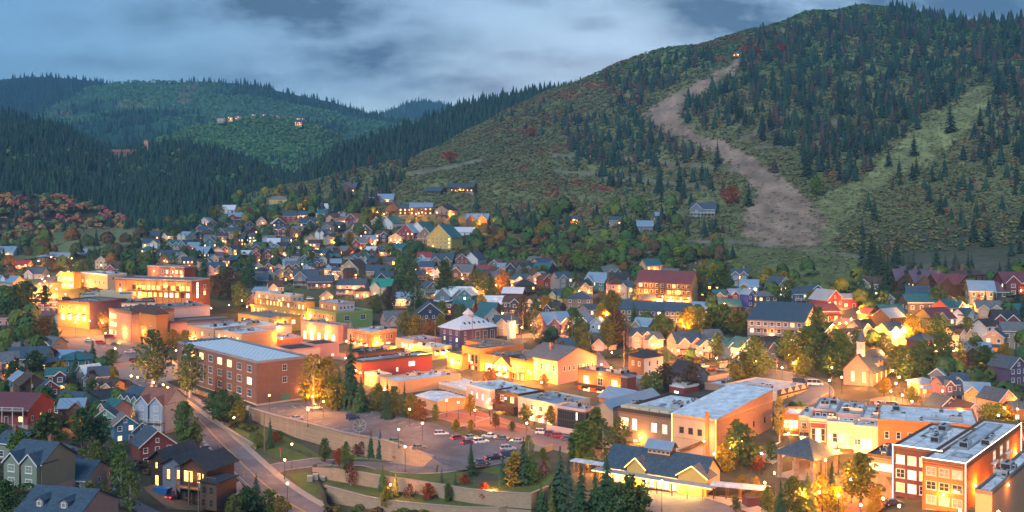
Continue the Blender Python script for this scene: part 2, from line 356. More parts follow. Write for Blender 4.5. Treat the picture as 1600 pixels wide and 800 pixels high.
def segd(px, py, pts):
    best = np.full(px.shape, 1e9)
    for (x0, y0), (x1, y1) in zip(pts[:-1], pts[1:]):
        t = np.clip(((px - x0) * (x1 - x0) + (py - y0) * (y1 - y0)) / ((x1 - x0) ** 2 + (y1 - y0) ** 2), 0, 1)
        best = np.minimum(best, np.hypot(px - x0 - t * (x1 - x0), (py - y0 - t * (y1 - y0)) * 1.6))
    return best
for tr in TRAILS:
    k = (segd(SX, SY, tr) < 3.6) & (WY > 500); gcol[k] = (np.array((0.20, 0.17, 0.13)) * (1 + tn))[k]
gm = mat('ground_soil', (0, 0, 0), rough=.95, noise=.55, scale=.22, attr='tint', spec=.1, bump=.5)
def gridfaces(a, b):
    i, j = np.meshgrid(np.arange(a - 1), np.arange(b - 1), indexing='ij'); i = i.ravel(); j = j.ravel()
    return np.stack([i * b + j, (i + 1) * b + j, (i + 1) * b + j + 1, i * b + j + 1], 1)
me = newmesh('ground', np.stack([WX, WY, ZG], -1).reshape(-1, 3), gridfaces(len(PXG), len(YG)), [gm], tint=np.clip(gcol, .004, 1).reshape(-1, 3), smooth=True)
tag(link('ground', me), 'town floor rising into the grassy ski mountain with bare brown ski runs', None, kind='structure')
# ------------------------------------------------------------------ the hills behind the town
def hill(name, label, cr, ft, Yc, Yf, amp, col1, col2, back=.35, pw=1.0, patch=None):
    x0 = min(cr[0][0], -400 if cr[0][0] < 50 else cr[0][0]); xs = np.arange(cr[0][0], cr[-1][0] + 4, 5.0)
    crest = np.interp(xs, [p[0] for p in cr], [p[1] for p in cr]); foot = np.interp(xs, [p[0] for p in ft], [p[1] for p in ft])
    Yc = np.interp(xs, *zip(*Yc)) if isinstance(Yc, list) else np.full(len(xs), float(Yc)); Yf = np.interp(xs, *zip(*Yf)) if isinstance(Yf, list) else np.full(len(xs), float(Yf))
    zc = CAMZ - (crest - HY) * Yc / F; zf = CAMZ - (foot - HY) * Yf / F
    T = np.concatenate([np.linspace(0, 1, 60), np.linspace(1.04, 2, 16)])
    t = T[None, :]; Yv = Yf[:, None] + (Yc - Yf)[:, None] * np.minimum(t, 1) + np.maximum(t - 1, 0) * (Yc * back)[:, None]
    zz = zf[:, None] + (zc - zf)[:, None] * np.minimum(t, 1) ** pw - np.maximum(t - 1, 0) ** 1.3 * (zc * .75)[:, None]
    Xv = (xs[:, None] - 800) / F * Yv; s = Yc.mean() / 9
    win = np.sin(np.pi * np.clip(t, 0, 1)) + .12
    zz = zz + fbm(Xv / s + 5, Yv / s, 5) * amp * win
    px = 800 + F * Xv / Yv; py = HY + F * (CAMZ - zz) / Yv
    nn = np.clip(fbm(Xv / s * 1.6 + 2, Yv / s * 1.6, 5) * 3.2 + .5, 0, 1)[..., None]
    c = np.array(col1) * nn + np.array(col2) * (1 - nn)
    if patch:
        for poly, pc in patch:
            k = inpoly(px + fbm(Xv / 60, Yv / 60, 3) * 14, py + fbm(Xv / 60 + 7, Yv / 60, 3) * 8, poly); c[k] = (np.array(pc) * (.8 + .4 * nn))[k]
    me = newmesh(name, np.stack([Xv, Yv, zz], -1).reshape(-1, 3), gridfaces(len(xs), len(T)), [gm], tint=c.reshape(-1, 3), smooth=True)
    o = link(name, me); tag(o, label, None, kind='structure')
    return dict(X=Xv, Y=Yv, Z=zz, px=px, py=py, t=np.repeat(t, len(xs), 0), n=nn[..., 0], o=o)
H_far = hill('hill', 'far wooded ridge closing the valley in the distance', [(520, 190), (575, 184), (610, 172), (640, 160), (662, 157), (700, 164), (760, 176), (860, 185), (1000, 200)], [(520, 230), (1000, 240)], 6000, 4600, 60, (.035, .07, .05), (.05, .09, .05))
H_tl = hill('hill', 'dark forested hill on the far left skyline', [(-500, 130), (-100, 124), (0, 124), (50, 119), (110, 122), (160, 128), (230, 150), (330, 190)], [(-500, 230), (0, 200), (40, 190), (140, 178), (330, 215)], 4300, 3500, 60, (.022, .05, .035), (.02, .045, .035))
H_as = hill('hill', 'broad hill of mixed aspen and conifer woods behind the valley', [(-500, 200), (0, 195), (40, 182), (90, 152), (140, 137), (200, 128), (260, 129), (320, 127), (400, 131), (450, 144), (520, 160), (580, 178), (640, 188), (760, 205), (900, 230)],
   [(-500, 290), (0, 260), (200, 262), (400, 262), (560, 262), (900, 270)], 3500, [(-500, 2300), (200, 2250), (600, 2400), (900, 2600)], 130, (.060, .145, .085), (.025, .075, .055), patch=[([(300, 196), (345, 188), (420, 196), (330, 210), (290, 205)], (.16, .15, .10)), ([(180, 160), (260, 145), (245, 165), (200, 175)], (.13, .16, .09)), ([(440, 205), (500, 212), (500, 232), (455, 226)], (.16, .12, .10)), ([(70, 182), (120, 168), (110, 185)], (.16, .16, .08)), ([(280, 132), (310, 130), (300, 160), (275, 165)], (.13, .13, .09))])
H_md = hill('hill', 'light green rounded hill with a road and houses along its top', [(180, 245), (230, 224), (300, 200), (350, 187), (400, 181), (450, 184), (500, 197), (540, 220), (580, 252), (640, 290)],
   [(180, 300), (400, 300), (640, 320)], 2350, 1850, 60, (.085, .20, .08), (.055, .14, .06), patch=[([(440, 200), (500, 214), (505, 230), (455, 222)], (.17, .12, .10)), ([(170, 232), (240, 222), (235, 238), (175, 245)], (.17, .11, .11))])
H_dk = hill('hill', 'dark conifer covered hillside rising left of the valley', [(-500, 150), (-100, 168), (0, 178), (60, 186), (100, 200), (150, 228), (185, 240), (230, 230), (285, 228), (340, 238), (400, 258), (450, 275), (500, 292), (560, 320)],
   [(-500, 430), (0, 420), (100, 410), (200, 395), (300, 380), (430, 368), (560, 370)], [(-500, 1500), (200, 1650), (560, 1500)], [(-500, 880), (0, 900), (200, 1000), (560, 1080)], 60, (.05, .09, .045), (.035, .07, .04), patch=[([(-100, 315), (60, 305), (110, 318), (190, 345), (200, 380), (100, 400), (-100, 400)], (.10, .07, .03))])
H_rt = hill('hill', 'conifer covered ridge running down behind the ski mountain', [(430, 315), (470, 285), (520, 250), (580, 224), (640, 203), (700, 180), (760, 161), (820, 150), (890, 140), (960, 128), (1040, 110)],
   [(430, 345), (520, 310), (620, 290), (800, 230), (900, 200), (1040, 200)], [(430, 1350), (900, 2000), (1040, 2100)], [(430, 1180), (900, 1700), (1040, 1750)], 20, (.024, .05, .034), (.022, .045, .03))
# ================================================================== vegetation
FOL_A = mat('foliage_mass', (0, 0, 0), rough=.9, noise=.3, scale=.12, attr='tint', spec=.12)
FOL_O = mat('foliage', (0, 0, 0), rough=.85, noise=.35, scale=.8, objcol=True, spec=.15)
BARK = mat('bark', (0.09, 0.07, 0.055), rough=.95, noise=.4, scale=4)
BARKL = mat('aspen_bark', (0.42, 0.40, 0.36), rough=.9, noise=.4, scale=5)
def cone_tpl(tiers, k, jag, seed):
    r = np.random.RandomState(seed); V = []; Fc = []
    for i in range(tiers):
        z0 = .06 + .80 * i / tiers; z1 = min(1.0, z0 + 1.35 / tiers + .06); rad = .24 * (1 - .92 * i / tiers) + .012
        n = len(V); V.append((0, 0, z1)); a0 = r.rand() * 6
        for j in range(k):
            a = a0 + 2 * math.pi * j / k; q = rad * (1 + (jag if j % 2 else -jag) + .25 * (r.rand() - .5)); V.append((q * math.cos(a), q * math.sin(a), z0 + (.02 if j % 2 else .06) * r.rand() - .02 * (j % 2)))
        for j in range(k): Fc.append((n, n + 1 + j, n + 1 + (j + 1) % k))
    return np.array(V), np.array(Fc)
def scatter_mesh(name, tpls, P, H, Wd, T, seed=0, mats=None):
    """one mesh from many placed copies of small triangle templates"""
    r = np.random.RandomState(seed); Vs = []; Fs = []; Cs = []; off = 0
    which = r.randint(0, len(tpls), len(P))
    for k, (tv, tf) in enumerate(tpls):
        m = np.nonzero(which == k)[0]
        if len(m) == 0: continue
        a = r.rand(len(m)) * 6.28; ca, sa = np.cos(a)[:, None], np.sin(a)[:, None]
        x = (tv[None, :, 0] * ca - tv[None, :, 1] * sa) * Wd[m, None]; y = (tv[None, :, 0] * sa + tv[None, :, 1] * ca) * Wd[m, None]; z = tv[None, :, 2] * H[m, None]
        V = np.stack([x + P[m, 0:1], y + P[m, 1:2], z + P[m, 2:3]], -1).reshape(-1, 3)
        Fs.append((tf[None] + (np.arange(len(m)) * len(tv))[:, None, None]).reshape(-1, 3) + off); off += len(V); Vs.append(V)
        Cs.append(np.repeat(T[m], len(tv), 0))
    return newmesh(name, np.concatenate(Vs), np.concatenate(Fs), mats or [FOL_A], tint=np.concatenate(Cs))
CONES = [cone_tpl(5, 8, .22, s) for s in range(4)]
CONES_S = [cone_tpl(3, 5, .15, s) for s in range(3)]
def blob_tpl(seed, n=16, lift=.55, sz=1.0):
    """a rounded shrub / aspen crown of separate leaf-clump faces"""
    r = np.random.RandomState(seed); V = []; Fc = []
    for i in range(n):
        a = r.rand() * 6.28; ph = math.acos(1 - r.rand() * 1.15); q = .36 + .14 * r.rand()
        c = np.array((math.cos(a) * math.sin(ph) * q, math.sin(a) * math.sin(ph) * q, (math.cos(ph) * .45 + lift)))
        s = (.20 + .12 * r.rand()) * sz; u = r.randn(3); u /= np.linalg.norm(u); nrm = c - np.array((0, 0, lift - .1)); nrm /= np.linalg.norm(nrm); u -= nrm * u.dot(nrm) * .8; u /= np.linalg.norm(u); w = np.cross(nrm, u)
        b = len(V); V += [tuple(c + u * s), tuple(c - u * s * .6 + w * s), tuple(c - u * s * .6 - w * s)]; Fc.append((b, b + 1, b + 2))
    return np.array(V), np.array(Fc)
BLOBS = [blob_tpl(s) for s in range(5)]
def pick(c, n, var=.25, hs=.1):
    c = np.array(c); k = nr.randint(0, len(c), n); v = c[k] * (1 + var * (nr.rand(n, 1) * 2 - 1)); return np.clip(v * (1 + hs * (nr.rand(n, 3) * 2 - 1)), .003, 1)
CON = [(.020, .052, .038), (.026, .066, .044), (.034, .062, .038), (.018, .046, .038)]
ASP = [(.09, .21, .10), (.07, .18, .10), (.13, .23, .10)]
def hill_sample(h, n, seed, mask=None, tmin=0, tmax=1.12):
    r = np.random.RandomState(seed); a, b = h['X'].shape
    tmaxi = np.searchsorted(h['t'][0], tmax) - 1; tmini = np.searchsorted(h['t'][0], tmin)
    i = r.rand(n) * (a - 1.01); j = tmini + r.rand(n) * (tmaxi - tmini - .01)
    ii = i.astype(int); jj = j.astype(int); u = i - ii; v = j - jj
    L = lambda A: (A[ii, jj] * (1 - u) + A[ii + 1, jj] * u) * (1 - v) + (A[ii, jj + 1] * (1 - u) + A[ii + 1, jj + 1] * u) * v
    P = np.stack([L(h['X']), L(h['Y']), L(h['Z'])], 1); px = L(h['px']); py = L(h['py']); nn = L(h['n'])
    vis = (px > -60) & (px < 1660)
    if mask is not None: vis &= mask(px, py, nn, P, r)
    return P[vis], px[vis], py[vis], nn[vis]
def forest(name, label, h, n, hgt, wd, cols, seed, mask=None, tpls=None, tmax=1.12, cat='forest'):
    P, px, py, nn = hill_sample(h, n, seed, mask, tmax=tmax); k = len(P); r = np.random.RandomState(seed + 1)
    H = hgt * (.6 + .7 * r.rand(k)); Wd = H * wd if tpls is not BLOBS else hgt * wd * (.7 + .6 * r.rand(k))
    P[:, 2] -= .03 * H
    o = link(name, scatter_mesh(name, tpls or CONES_S, P, H, Wd, pick(cols, k), seed)); tag(o, label, cat, kind='stuff'); return o
aspmask = lambda px, py, nn, P, r: (nn + .16 * (r.rand(len(nn)) - .5)) < .40
forest('conifer_forest', 'tiny dark conifers over the farthest ridge', H_far, 3500, 26, .9, CON, 1)
forest('conifer_forest', 'solid dark conifer forest on the far left skyline hill', H_tl, 4500, 22, .8, [(.014, .038, .028), (.018, .044, .03)], 2)
forest('conifer_forest', 'conifers in dark bands across the broad aspen hill', H_as, 9000, 20, .8, CON, 3, aspmask)
forest('aspen_forest', 'pale green aspens covering the broad hill behind the valley', H_as, 17000, 9.5, .9, ASP, 4, lambda px, py, nn, P, r: (nn + .2 * (r.rand(len(nn)) - .5)) > .40, BLOBS)
forest('aspen_forest', 'bright green aspen scrub on the rounded middle hill', H_md, 6500, 6, 1.3, [(.10, .23, .085), (.08, .20, .08), (.14, .23, .07)], 5, None, BLOBS)
forest('conifer_forest', 'scattered conifers along the foot and ends of the rounded middle hill', H_md, 1600, 16, .7, CON, 6, lambda px, py, nn, P, r: ((px < 300) | (px > 500) | (py > 245)) & (r.rand(len(px)) < .9))
ORB = [(-100, 322), (0, 312), (60, 306), (130, 318), (190, 345), (235, 380), (150, 400), (-100, 405)]
inorb = lambda px, py: inpoly(px, py, ORB)
forest('conifer_forest', 'dense dark conifer wood covering the hillside left of the valley', H_dk, 12500, 14, .8, CON, 7, lambda px, py, nn, P, r: ~(inorb(px, py) & (r.rand(len(px)) < .93)) & ~((py > 318) & (px > 190) & (px < 300) & (r.rand(len(px)) < .5)), CONES)
forest('aspen_forest', 'paler green trees mixed into the dark wood left of the valley', H_dk, 1500, 9, .9, [(.07, .15, .06), (.06, .12, .06), (.10, .15, .06)], 17, lambda px, py, nn, P, r: (nn > .62), BLOBS)
forest('autumn_scrub', 'orange and red autumn scrub on the lower left slope', H_dk, 5200, 7.5, 1.3, [(.36, .14, .07), (.42, .17, .08), (.28, .18, .07), (.34, .09, .09), (.12, .20, .06), (.34, .20, .07), (.14, .22, .07)], 8, lambda px, py, nn, P, r: inorb(px, py), BLOBS)
forest('conifer_forest', 'dark conifers along the ridge behind the ski mountain', H_rt, 4500, 20, .75, CON, 9, None, CONES)
# ---- the ski mountain itself
def mtn(n, seed, ymin=560, ymax=1680):
    r = np.random.RandomState(seed); px = -60 + 1720 * r.rand(n); Yd = np.sqrt(ymin ** 2 + (ymax ** 2 - ymin ** 2) * r.rand(n))
    ip = np.clip(np.searchsorted(PXG, px) - 1, 0, len(PXG) - 2); jy_ = np.clip(np.searchsorted(YG, Yd) - 1, 0, len(YG) - 2)
    u = (px - PXG[ip]) / (PXG[ip + 1] - PXG[ip]); v = (Yd - YG[jy_]) / (YG[jy_ + 1] - YG[jy_])
    z = (ZG[ip, jy_] * (1 - u) + ZG[ip + 1, jy_] * u) * (1 - v) + (ZG[ip, jy_ + 1] * (1 - u) + ZG[ip + 1, jy_ + 1] * u) * v
    py = HY + F * (CAMZ - z) / Yd
    return np.stack([(px - 800) / F * Yd, Yd, z], 1), px, py, r
def runs(px, py):
    px = px + nr.normal(0, 5, px.shape); py = py + nr.normal(0, 3, px.shape); return inpoly(px, py, RUN1) | inpoly(px, py, RUN2) | inpoly(px, py, MEAD)
def ntrail(px, py):
    d = np.full(px.shape, 1e9)
    for tr in TRAILS: d = np.minimum(d, segd(px, py, tr))
    return d > 5.5
UP = [(430, 352), (430, 296), (520, 256), (640, 214), (740, 176), (900, 130), (1050, 60), (1170, 0), (1700, -20), (1700, 432), (1350, 425), (1100, 418), (940, 425), (850, 400), (760, 340), (640, 318), (520, 330)]
P, px, py, r = mtn(70000, 21)
k = inpoly(px, py, UP) & ~runs(px, py) & ntrail(px, py) & (P[:, 1] > 600); P, px, py = P[k], px[k], py[k]
q = fbm(P[:, 0] / 70 + 3, P[:, 1] / 50, 4); nk = len(P)
base = pick([(.165, .180, .070), (.190, .185, .072), (.140, .170, .072), (.205, .175, .078)], nk)
top = np.clip((150 - py) / 60, 0, 1)[:, None]; base = base * (1 - top) + pick([(.085, .17, .065), (.10, .19, .065)], nk) * top
ru = (q + .25 * (r.rand(len(px))[:nk] - .5)) > .15; base[ru] = pick([(.20, .125, .055), (.18, .14, .06), (.24, .115, .055)], int(ru.sum()))
redc = [(1160, 100, 26, 6), (1200, 90, 20, 6), (830, 205, 24, 9), (890, 150, 22, 7), (935, 135, 26, 7), (975, 148, 20, 6), (703, 245, 14, 7), (865, 305, 18, 10), (940, 297, 22, 7), (905, 285, 16, 6), (1175, 76, 22, 8), (1222, 74, 18, 8), (1580, 130, 22, 7), (1525, 290, 16, 9), (990, 155, 18, 8), (1005, 250, 26, 5), (815, 265, 12, 7), (1590, 90, 16, 6), (1480, 330, 16, 8), (1270, 95, 14, 5), (1120, 92, 14, 4), (1465, 150, 12, 5), (1390, 125, 10, 5), (860, 185, 16, 6), (1500, 100, 12, 4), (745, 395, 40, 14), (850, 375, 30, 10), (1030, 420, 22, 7)]
for (cx, cy, a, b) in redc:
    m = ((px - cx) / a) ** 2 + ((py - cy) / b) ** 2 < .75 + 1.1 * (nr.rand(nk) - .5); base[m] = pick([(.32, .085, .060), (.26, .08, .065), (.32, .12, .06)], int(m.sum()))
Hh = (1.5 + 1.4 * nr.rand(nk)) * np.interp(P[:, 1], [600, 1600], [.85, 1.5]); Wd = Hh * (1.25 + .7 * nr.rand(nk))
o = link('hillside_scrub', scatter_mesh('hillside_scrub', [blob_tpl(s, 11, .35) for s in range(5)], P, Hh, Wd, base, 22)); tag(o, 'olive, rust and red scrub oak covering the ski mountain slopes', 'scrub', kind='stuff')
# conifers: dense stands by region: (polygon, number, height)
STANDS = [([(1060, 150), (1110, 125), (1160, 95), (1175, 60), (1290, 28), (1400, 18), (1600, 38), (1660, 60), (1660, 140), (1560, 150), (1530, 128), (1490, 160), (1430, 205), (1380, 190), (1300, 182), (1250, 182), (1150, 205), (1090, 205), (1058, 185)], 1500, 17),
 ([(1150, 207), (1250, 190), (1420, 205), (1395, 240), (1330, 290), (1262, 290), (1240, 235)], 230, 15), ([(880, 195), (930, 175), (1005, 150), (1000, 185), (1060, 215), (1110, 245), (1040, 262), (940, 262), (890, 240)], 210, 14),
 ([(940, 120), (1060, 88), (1130, 75), (1120, 105), (1030, 145), (960, 150)], 170, 14), ([(900, 250), (1120, 262), (1140, 310), (1060, 330), (930, 290)], 70, 14),
 ([(1540, 150), (1660, 130), (1660, 300), (1560, 280), (1500, 220)], 130, 15), ([(1400, 255), (1660, 240), (1660, 420), (1500, 400), (1330, 370)], 60, 14),
 ([(470, 330), (560, 300), (640, 270), (600, 320), (520, 350)], 90, 13), ([(740, 330), (900, 330), (1140, 350), (1140, 375), (900, 372), (780, 362)], 70, 12), ([(1330, 405), (1660, 430), (1660, 470), (1400, 470)], 34, 12),
 ([(760, 180), (880, 150), (930, 190), (820, 230)], 30, 12), ([(1260, 420), (1400, 415), (1400, 470), (1330, 480)], 28, 14), ([(430, 322), (520, 268), (640, 226), (650, 258), (530, 306)], 150, 13)]
hc = []
for si, (poly, n, hg) in enumerate(STANDS):
    P, px, py, r = mtn(60000, 60 + si, 480, 1700); k = np.nonzero(inpoly(px, py, poly) & ~runs(px, py) & ~runs(px, py - 9))[0]; k = k[:n]
    for i in k: hc.append((P[i], hg * (.40 + .95 * r.rand() ** 1.3), si))
# single conifers that stand out, (x, base y, height px)
for (x, y, h) in [(1485, 207, 50), (1428, 243, 36), (1405, 280, 40), (1426, 282, 28), (1457, 284, 30), (1262, 278, 48), (1121, 257, 40), (1094, 250, 30), (1170, 322, 38), (1202, 205, 34), (1312, 178, 38), (1342, 200, 30), (1545, 178, 30), (1505, 250, 26),
     (1388, 260, 34), (1362, 245, 30), (1375, 398, 20), (1210, 270, 26), (1060, 300, 30), (1030, 296, 28), (958, 292, 34), (900, 262, 24), (1116, 405, 18), (1136, 406, 20), (1145, 404, 22), (1560, 170, 34), (1520, 252, 24), (1443, 175, 28), (1350, 140, 26), (1566, 330, 26), (1580, 400, 26)]:
    p = G(x, y); hc.append((np.array(p), h * p.y / F, 99))
hs = np.array([c[1] / c[0][1] for c in hc]); order = np.argsort(-hs); INDIV_C = 215
far = [hc[i] for i in order[INDIV_C:]]
cols = pick(CON + [(.07, .055, .045)], len(far)); 
o = link('conifer_forest', scatter_mesh('conifer_forest', CONES, np.array([c[0] for c in far]), np.array([c[1] for c in far]), np.array([c[1] for c in far]) * 1.0, cols, 33)); tag(o, 'dark spruce and fir stands on the upper ski mountain', 'forest', kind='stuff')
# ---- detailed tree meshes, shared between copies (unit height)
def conifer_mesh(seed, whorls=15, slim=.20):
    r = random.Random(seed); v = []; f = []; m = []
    def q(a, b, c, d=None):
        n = len(v); v.extend([a, b, c] + ([d] if d else [])); f.append(tuple(range(n, len(v)))); m.append(0)
    for w in range(whorls):
        t = w / (whorls - 1); z = .10 + .86 * t; L = slim * (1 - t) ** .85 + .012; nb = 9 if t < .7 else 6; a0 = r.random() * 6
        for b in range(nb):
            a = a0 + 6.283 * b / nb + r.uniform(-.2, .2); l = L * r.uniform(.68, 1.2); dz = r.uniform(-.02, .02)
            ca, sa = math.cos(a), math.sin(a); wd = l * .42 + .008; drop = l * r.uniform(.30, .6)
            def P_(rr, s, zz): return (ca * rr - sa * s, sa * rr + ca * s, z + dz + zz)
            q(P_(0, -wd * .25, .03), P_(0, wd * .25, .03), P_(l * .55, wd * .55, -drop * .35), P_(l * .55, -wd * .55, -drop * .35))
            q(P_(l * .5, -wd * .62, -drop * .30), P_(l * .5, wd * .62, -drop * .30), P_(l, wd * .12, -drop), P_(l, -wd * .12, -drop))
            q(P_(l * .25, 0, .02), P_(l * .8, wd * .8, -drop * .9), P_(l * .75, 0, -drop * .4)); q(P_(l * .25, 0, .02), P_(l * .75, 0, -drop * .4), P_(l * .8, -wd * .8, -drop * .9))
    q((-.008, 0, .93), (.008, 0, .93), (0, .006, 1.0)); q((0, -.008, .93), (0, .008, .93), (.004, 0, 1.0))
    return v, f
def limb_tube(v, f, p0, p1, r0, r1, k=5):
    p0 = Vector(p0); p1 = Vector(p1); d = (p1 - p0).normalized(); u = d.orthogonal().normalized(); w = d.cross(u); n = len(v)
    for p, r_ in ((p0, r0), (p1, r1)):
        for i in range(k): t = 6.283 * i / k; v.append(tuple(p + (u * math.cos(t) + w * math.sin(t)) * r_))
    for i in range(k): j = (i + 1) % k; f.append((n + i, n + j, n + k + j, n + k + i))
def leaf_quad(v, f, c, s, r):
    a = Vector((r.gauss(0, 1), r.gauss(0, 1), r.gauss(0, .7))).normalized(); b = a.orthogonal().normalized(); b.rotate(Matrix.Rotation(r.random() * 6.28, 3, a)); w = a.cross(b)
    n = len(v); c = Vector(c)
    for (x, y) in ((-.5, -.35), (.5, -.5), (.4, .5), (-.45, .4)): v.append(tuple(c + (b * x + w * y) * s))
    f.append((n, n + 1, n + 2, n + 3))
def broad_mesh(seed, leaves=1300, wide=.36, base=.22, slim=False, leaf=.042):
    r = random.Random(seed); v = []; f = []; tv = []; tf = []
    cl = []; nl = 26
    for i in range(nl):
        t = (i + .5) / nl; z = base + (1 - base) * t * .97; rad = wide * (math.sin(math.pi * min(1, (t * .92 + .10))) ** .7) * (1.0 if not slim else .9)
        a = i * 2.4 + r.uniform(-.4, .4); q = rad * (r.random() ** .5) * .8
        cl.append(((math.cos(a) * q, math.sin(a) * q, z), (.13 if not slim else .07) * r.uniform(.7, 1.25) * (1 if t < .85 else .7)))
    for i in range(leaves):
        c, s = cl[r.randrange(nl)]
        d = Vector((r.gauss(0, 1), r.gauss(0, 1), r.gauss(0, 1))).normalized() * s * (r.random() ** .33) * r.choice((1, 1, 1, 1.25))
        leaf_quad(v, f, (c[0] + d.x, c[1] + d.y, min(1.0, c[2] + d.z * .85)), leaf * r.uniform(.6, 1.3), r)
    limb_tube(tv, tf, (0, 0, -.03), (0, 0, base), .026, .02, 7); limb_tube(tv, tf, (0, 0, base), (r.uniform(-.02, .02), .01, .78), .02, .006)
    for i in range(7):
        c, s = cl[2 + i * 3]; limb_tube(tv, tf, (0, 0, base * .8 + .06 * i), c, .011, .004, 4)
    return (v, f), (tv, tf)
CONM = []
for s in range(4):
    v, f = conifer_mesh(s, 16, (.20, .17, .23, .15)[s]); tv = []; tf = []; limb_tube(tv, tf, (0, 0, -.04), (0, 0, .95), .018, .003, 6)
    CONM.append((newmesh('conifer_crown', v, f, [FOL_O]), newmesh('conifer_trunk', tv, tf, [BARK])))
v, f = conifer_mesh(9, 11, .19); tv = []; tf = []; limb_tube(tv, tf, (0, 0, -.04), (0, 0, .9), .018, .003, 4)
CON1 = newmesh('conifer_small', v + tv, f + [tuple(i + len(v) for i in q) for q in tf], [FOL_O, BARK], [0] * len(f) + [1] * len(tf))
BRM = []
for s, kw in enumerate([dict(), dict(wide=.42, base=.15), dict(wide=.30, base=.25), dict(wide=.36, base=.10), dict(wide=.11, base=.10, slim=True, leaf=.03), dict(leaves=750, wide=.26, base=.18, leaf=.035)]):
    a, b = broad_mesh(40 + s, **kw); BRM.append((newmesh('broadleaf_crown', a[0], a[1], [FOL_O]), newmesh('broadleaf_trunk', b[0], b[1], [BARK if s != 5 else BARKL])))
THINGS = []      # (object, kind word, px, py) for labelling by neighbours afterwards
def tree(p, h, kind, col, look, wide=1.0, name=None, cat='tree', label=None):
    nm = name or ('conifer_tree' if kind < 10 else 'broadleaf_tree'); ms = CONM[kind] if kind < 10 else BRM[kind - 10]
    e = empty(nm, p, rnd.random() * 6.28); e.scale = (h * wide, h * wide, h)
    c = link('crown', ms[0], e); c.color = tuple(col) + (1,); link('trunk', ms[1], e)
    x, y = scr(p[0], p[1], p[2] + h * .5); THINGS.append((e, look, x, y)); tag(e, label, cat); return e
TREEC = dict(green=(.085, .140, .035), dark=(.060, .115, .040), yel=(.26, .20, .025), olive=(.13, .16, .035), orange=(.22, .11, .03), blue=(.035, .075, .065), lime=(.12, .18, .03), red=(.14, .045, .035), brown=(.10, .07, .04), pine=(.048, .098, .046), rust=(.28, .07, .03))
# ================================================================== building kit
WALLC = {'brick': ((.27, .145, .10), 'brick'), 'brick_dark': ((.16, .065, .05), 'brick'), 'brick_orange': ((.56, .19, .06), 'brick'), 'brick_pale': ((.42, .26, .19), 'brick'),
 'burgundy': ((.20, .045, .045), 'board'), 'red': ((.34, .04, .04), 'board'), 'white': ((.66, .66, .64), 'board'), 'cream': ((.58, .50, .36), None), 'beige': ((.46, .36, .25), None), 'tan': ((.34, .25, .16), 'board'),
 'pink': ((.56, .30, .26), None), 'pale_pink': ((.60, .44, .40), None), 'orange': ((.56, .24, .07), None), 'yellow': ((.58, .42, .12), None), 'mustard': ((.46, .31, .08), None), 'green': ((.24, .36, .12), None), 'sage': ((.22, .28, .20), 'board'),
 'teal': ((.04, .22, .22), 'board'), 'blue': ((.045, .13, .27), 'board'), 'bright_blue': ((.03, .20, .36), 'board'), 'pale_blue': ((.33, .42, .56), 'board'), 'navy': ((.03, .05, .12), 'board'), 'purple': ((.13, .075, .17), 'board'), 'blue_grey': ((.15, .19, .25), 'board'),
 'grey': ((.26, .26, .26), 'board'), 'dark_grey': ((.085, .085, .09), 'board'), 'brown': ((.14, .075, .045), 'board'), 'dark_brown': ((.065, .04, .03), 'board'), 'taupe': ((.20, .16, .13), None), 'stone': ((.30, .25, .20), 'shingle'), 'peach': ((.62, .36, .20), None), 'mint': ((.16, .42, .30), 'board'), 'cobalt': ((.02, .05, .36), 'board'), 'timber': ((.17, .09, .05), 'board')}
ROOFC = {'snow': ((.74, .80, .88), 'stain'), 'membrane': ((.50, .57, .66), 'stain'), 'dark': ((.045, .05, .06), 'shingle'), 'slate': ((.06, .10, .145), 'shingle'), 'blue_metal': ((.22, .32, .44), 'seam'), 'grey': ((.16, .17, .19), 'shingle'), 'grey_metal': ((.30, .34, .39), 'seam'), 'brown': ((.10, .065, .055), 'shingle'),
 'maroon': ((.16, .055, .065), 'seam'), 'rust': ((.33, .13, .09), 'shingle'), 'teal': ((.04, .15, .17), 'shingle'), 'green': ((.03, .26, .20), 'seam'), 'white_metal': ((.60, .65, .72), 'seam'), 'black': ((.02, .022, .026), None), 'red': ((.36, .045, .06), 'seam'), 'purple': ((.13, .09, .13), 'seam'), 'gravel': ((.20, .19, .19), None)}
def wm(n):
    c, k = WALLC[n]; g_ = sum(c) / 3; c = tuple(v * .78 + g_ * .22 for v in c) if k == 'board' else c; return mat('wall_' + n, c, rough=.85, noise=.16, scale=.5, kind=k)
def rm(n): c, k = ROOFC[n]; return mat('roof_' + n, c, rough=.45 if k == 'seam' else .85, noise=.22, scale=.6, kind=k, metal=.0)
TRIM = {'white': mat('trim_white', (.68, .67, .64), noise=.08), 'dark': mat('trim_dark', (.05, .045, .04), noise=.2), 'brown': mat('trim_brown', (.16, .09, .05), noise=.2), 'cream': mat('trim_cream', (.60, .52, .38), noise=.1), 'grey': mat('trim_grey', (.28, .29, .31), noise=.1), 'maroon': mat('trim_maroon', (.20, .04, .05), noise=.1)}
CONC = mat('concrete', (.34, .30, .26), rough=.9, noise=.3, scale=.8, bump=.3)
METAL = mat('galvanised', (.42, .44, .46), rough=.45, noise=.2, metal=.4)
DARKM = mat('dark_metal', (.035, .035, .038), rough=.5, noise=.2)
DOORM = mat('door_paint', (.12, .07, .05), rough=.6, noise=.2)
WOODM = mat('weathered_wood', (.20, .13, .08), noise=.35, scale=3)
wcache = {}
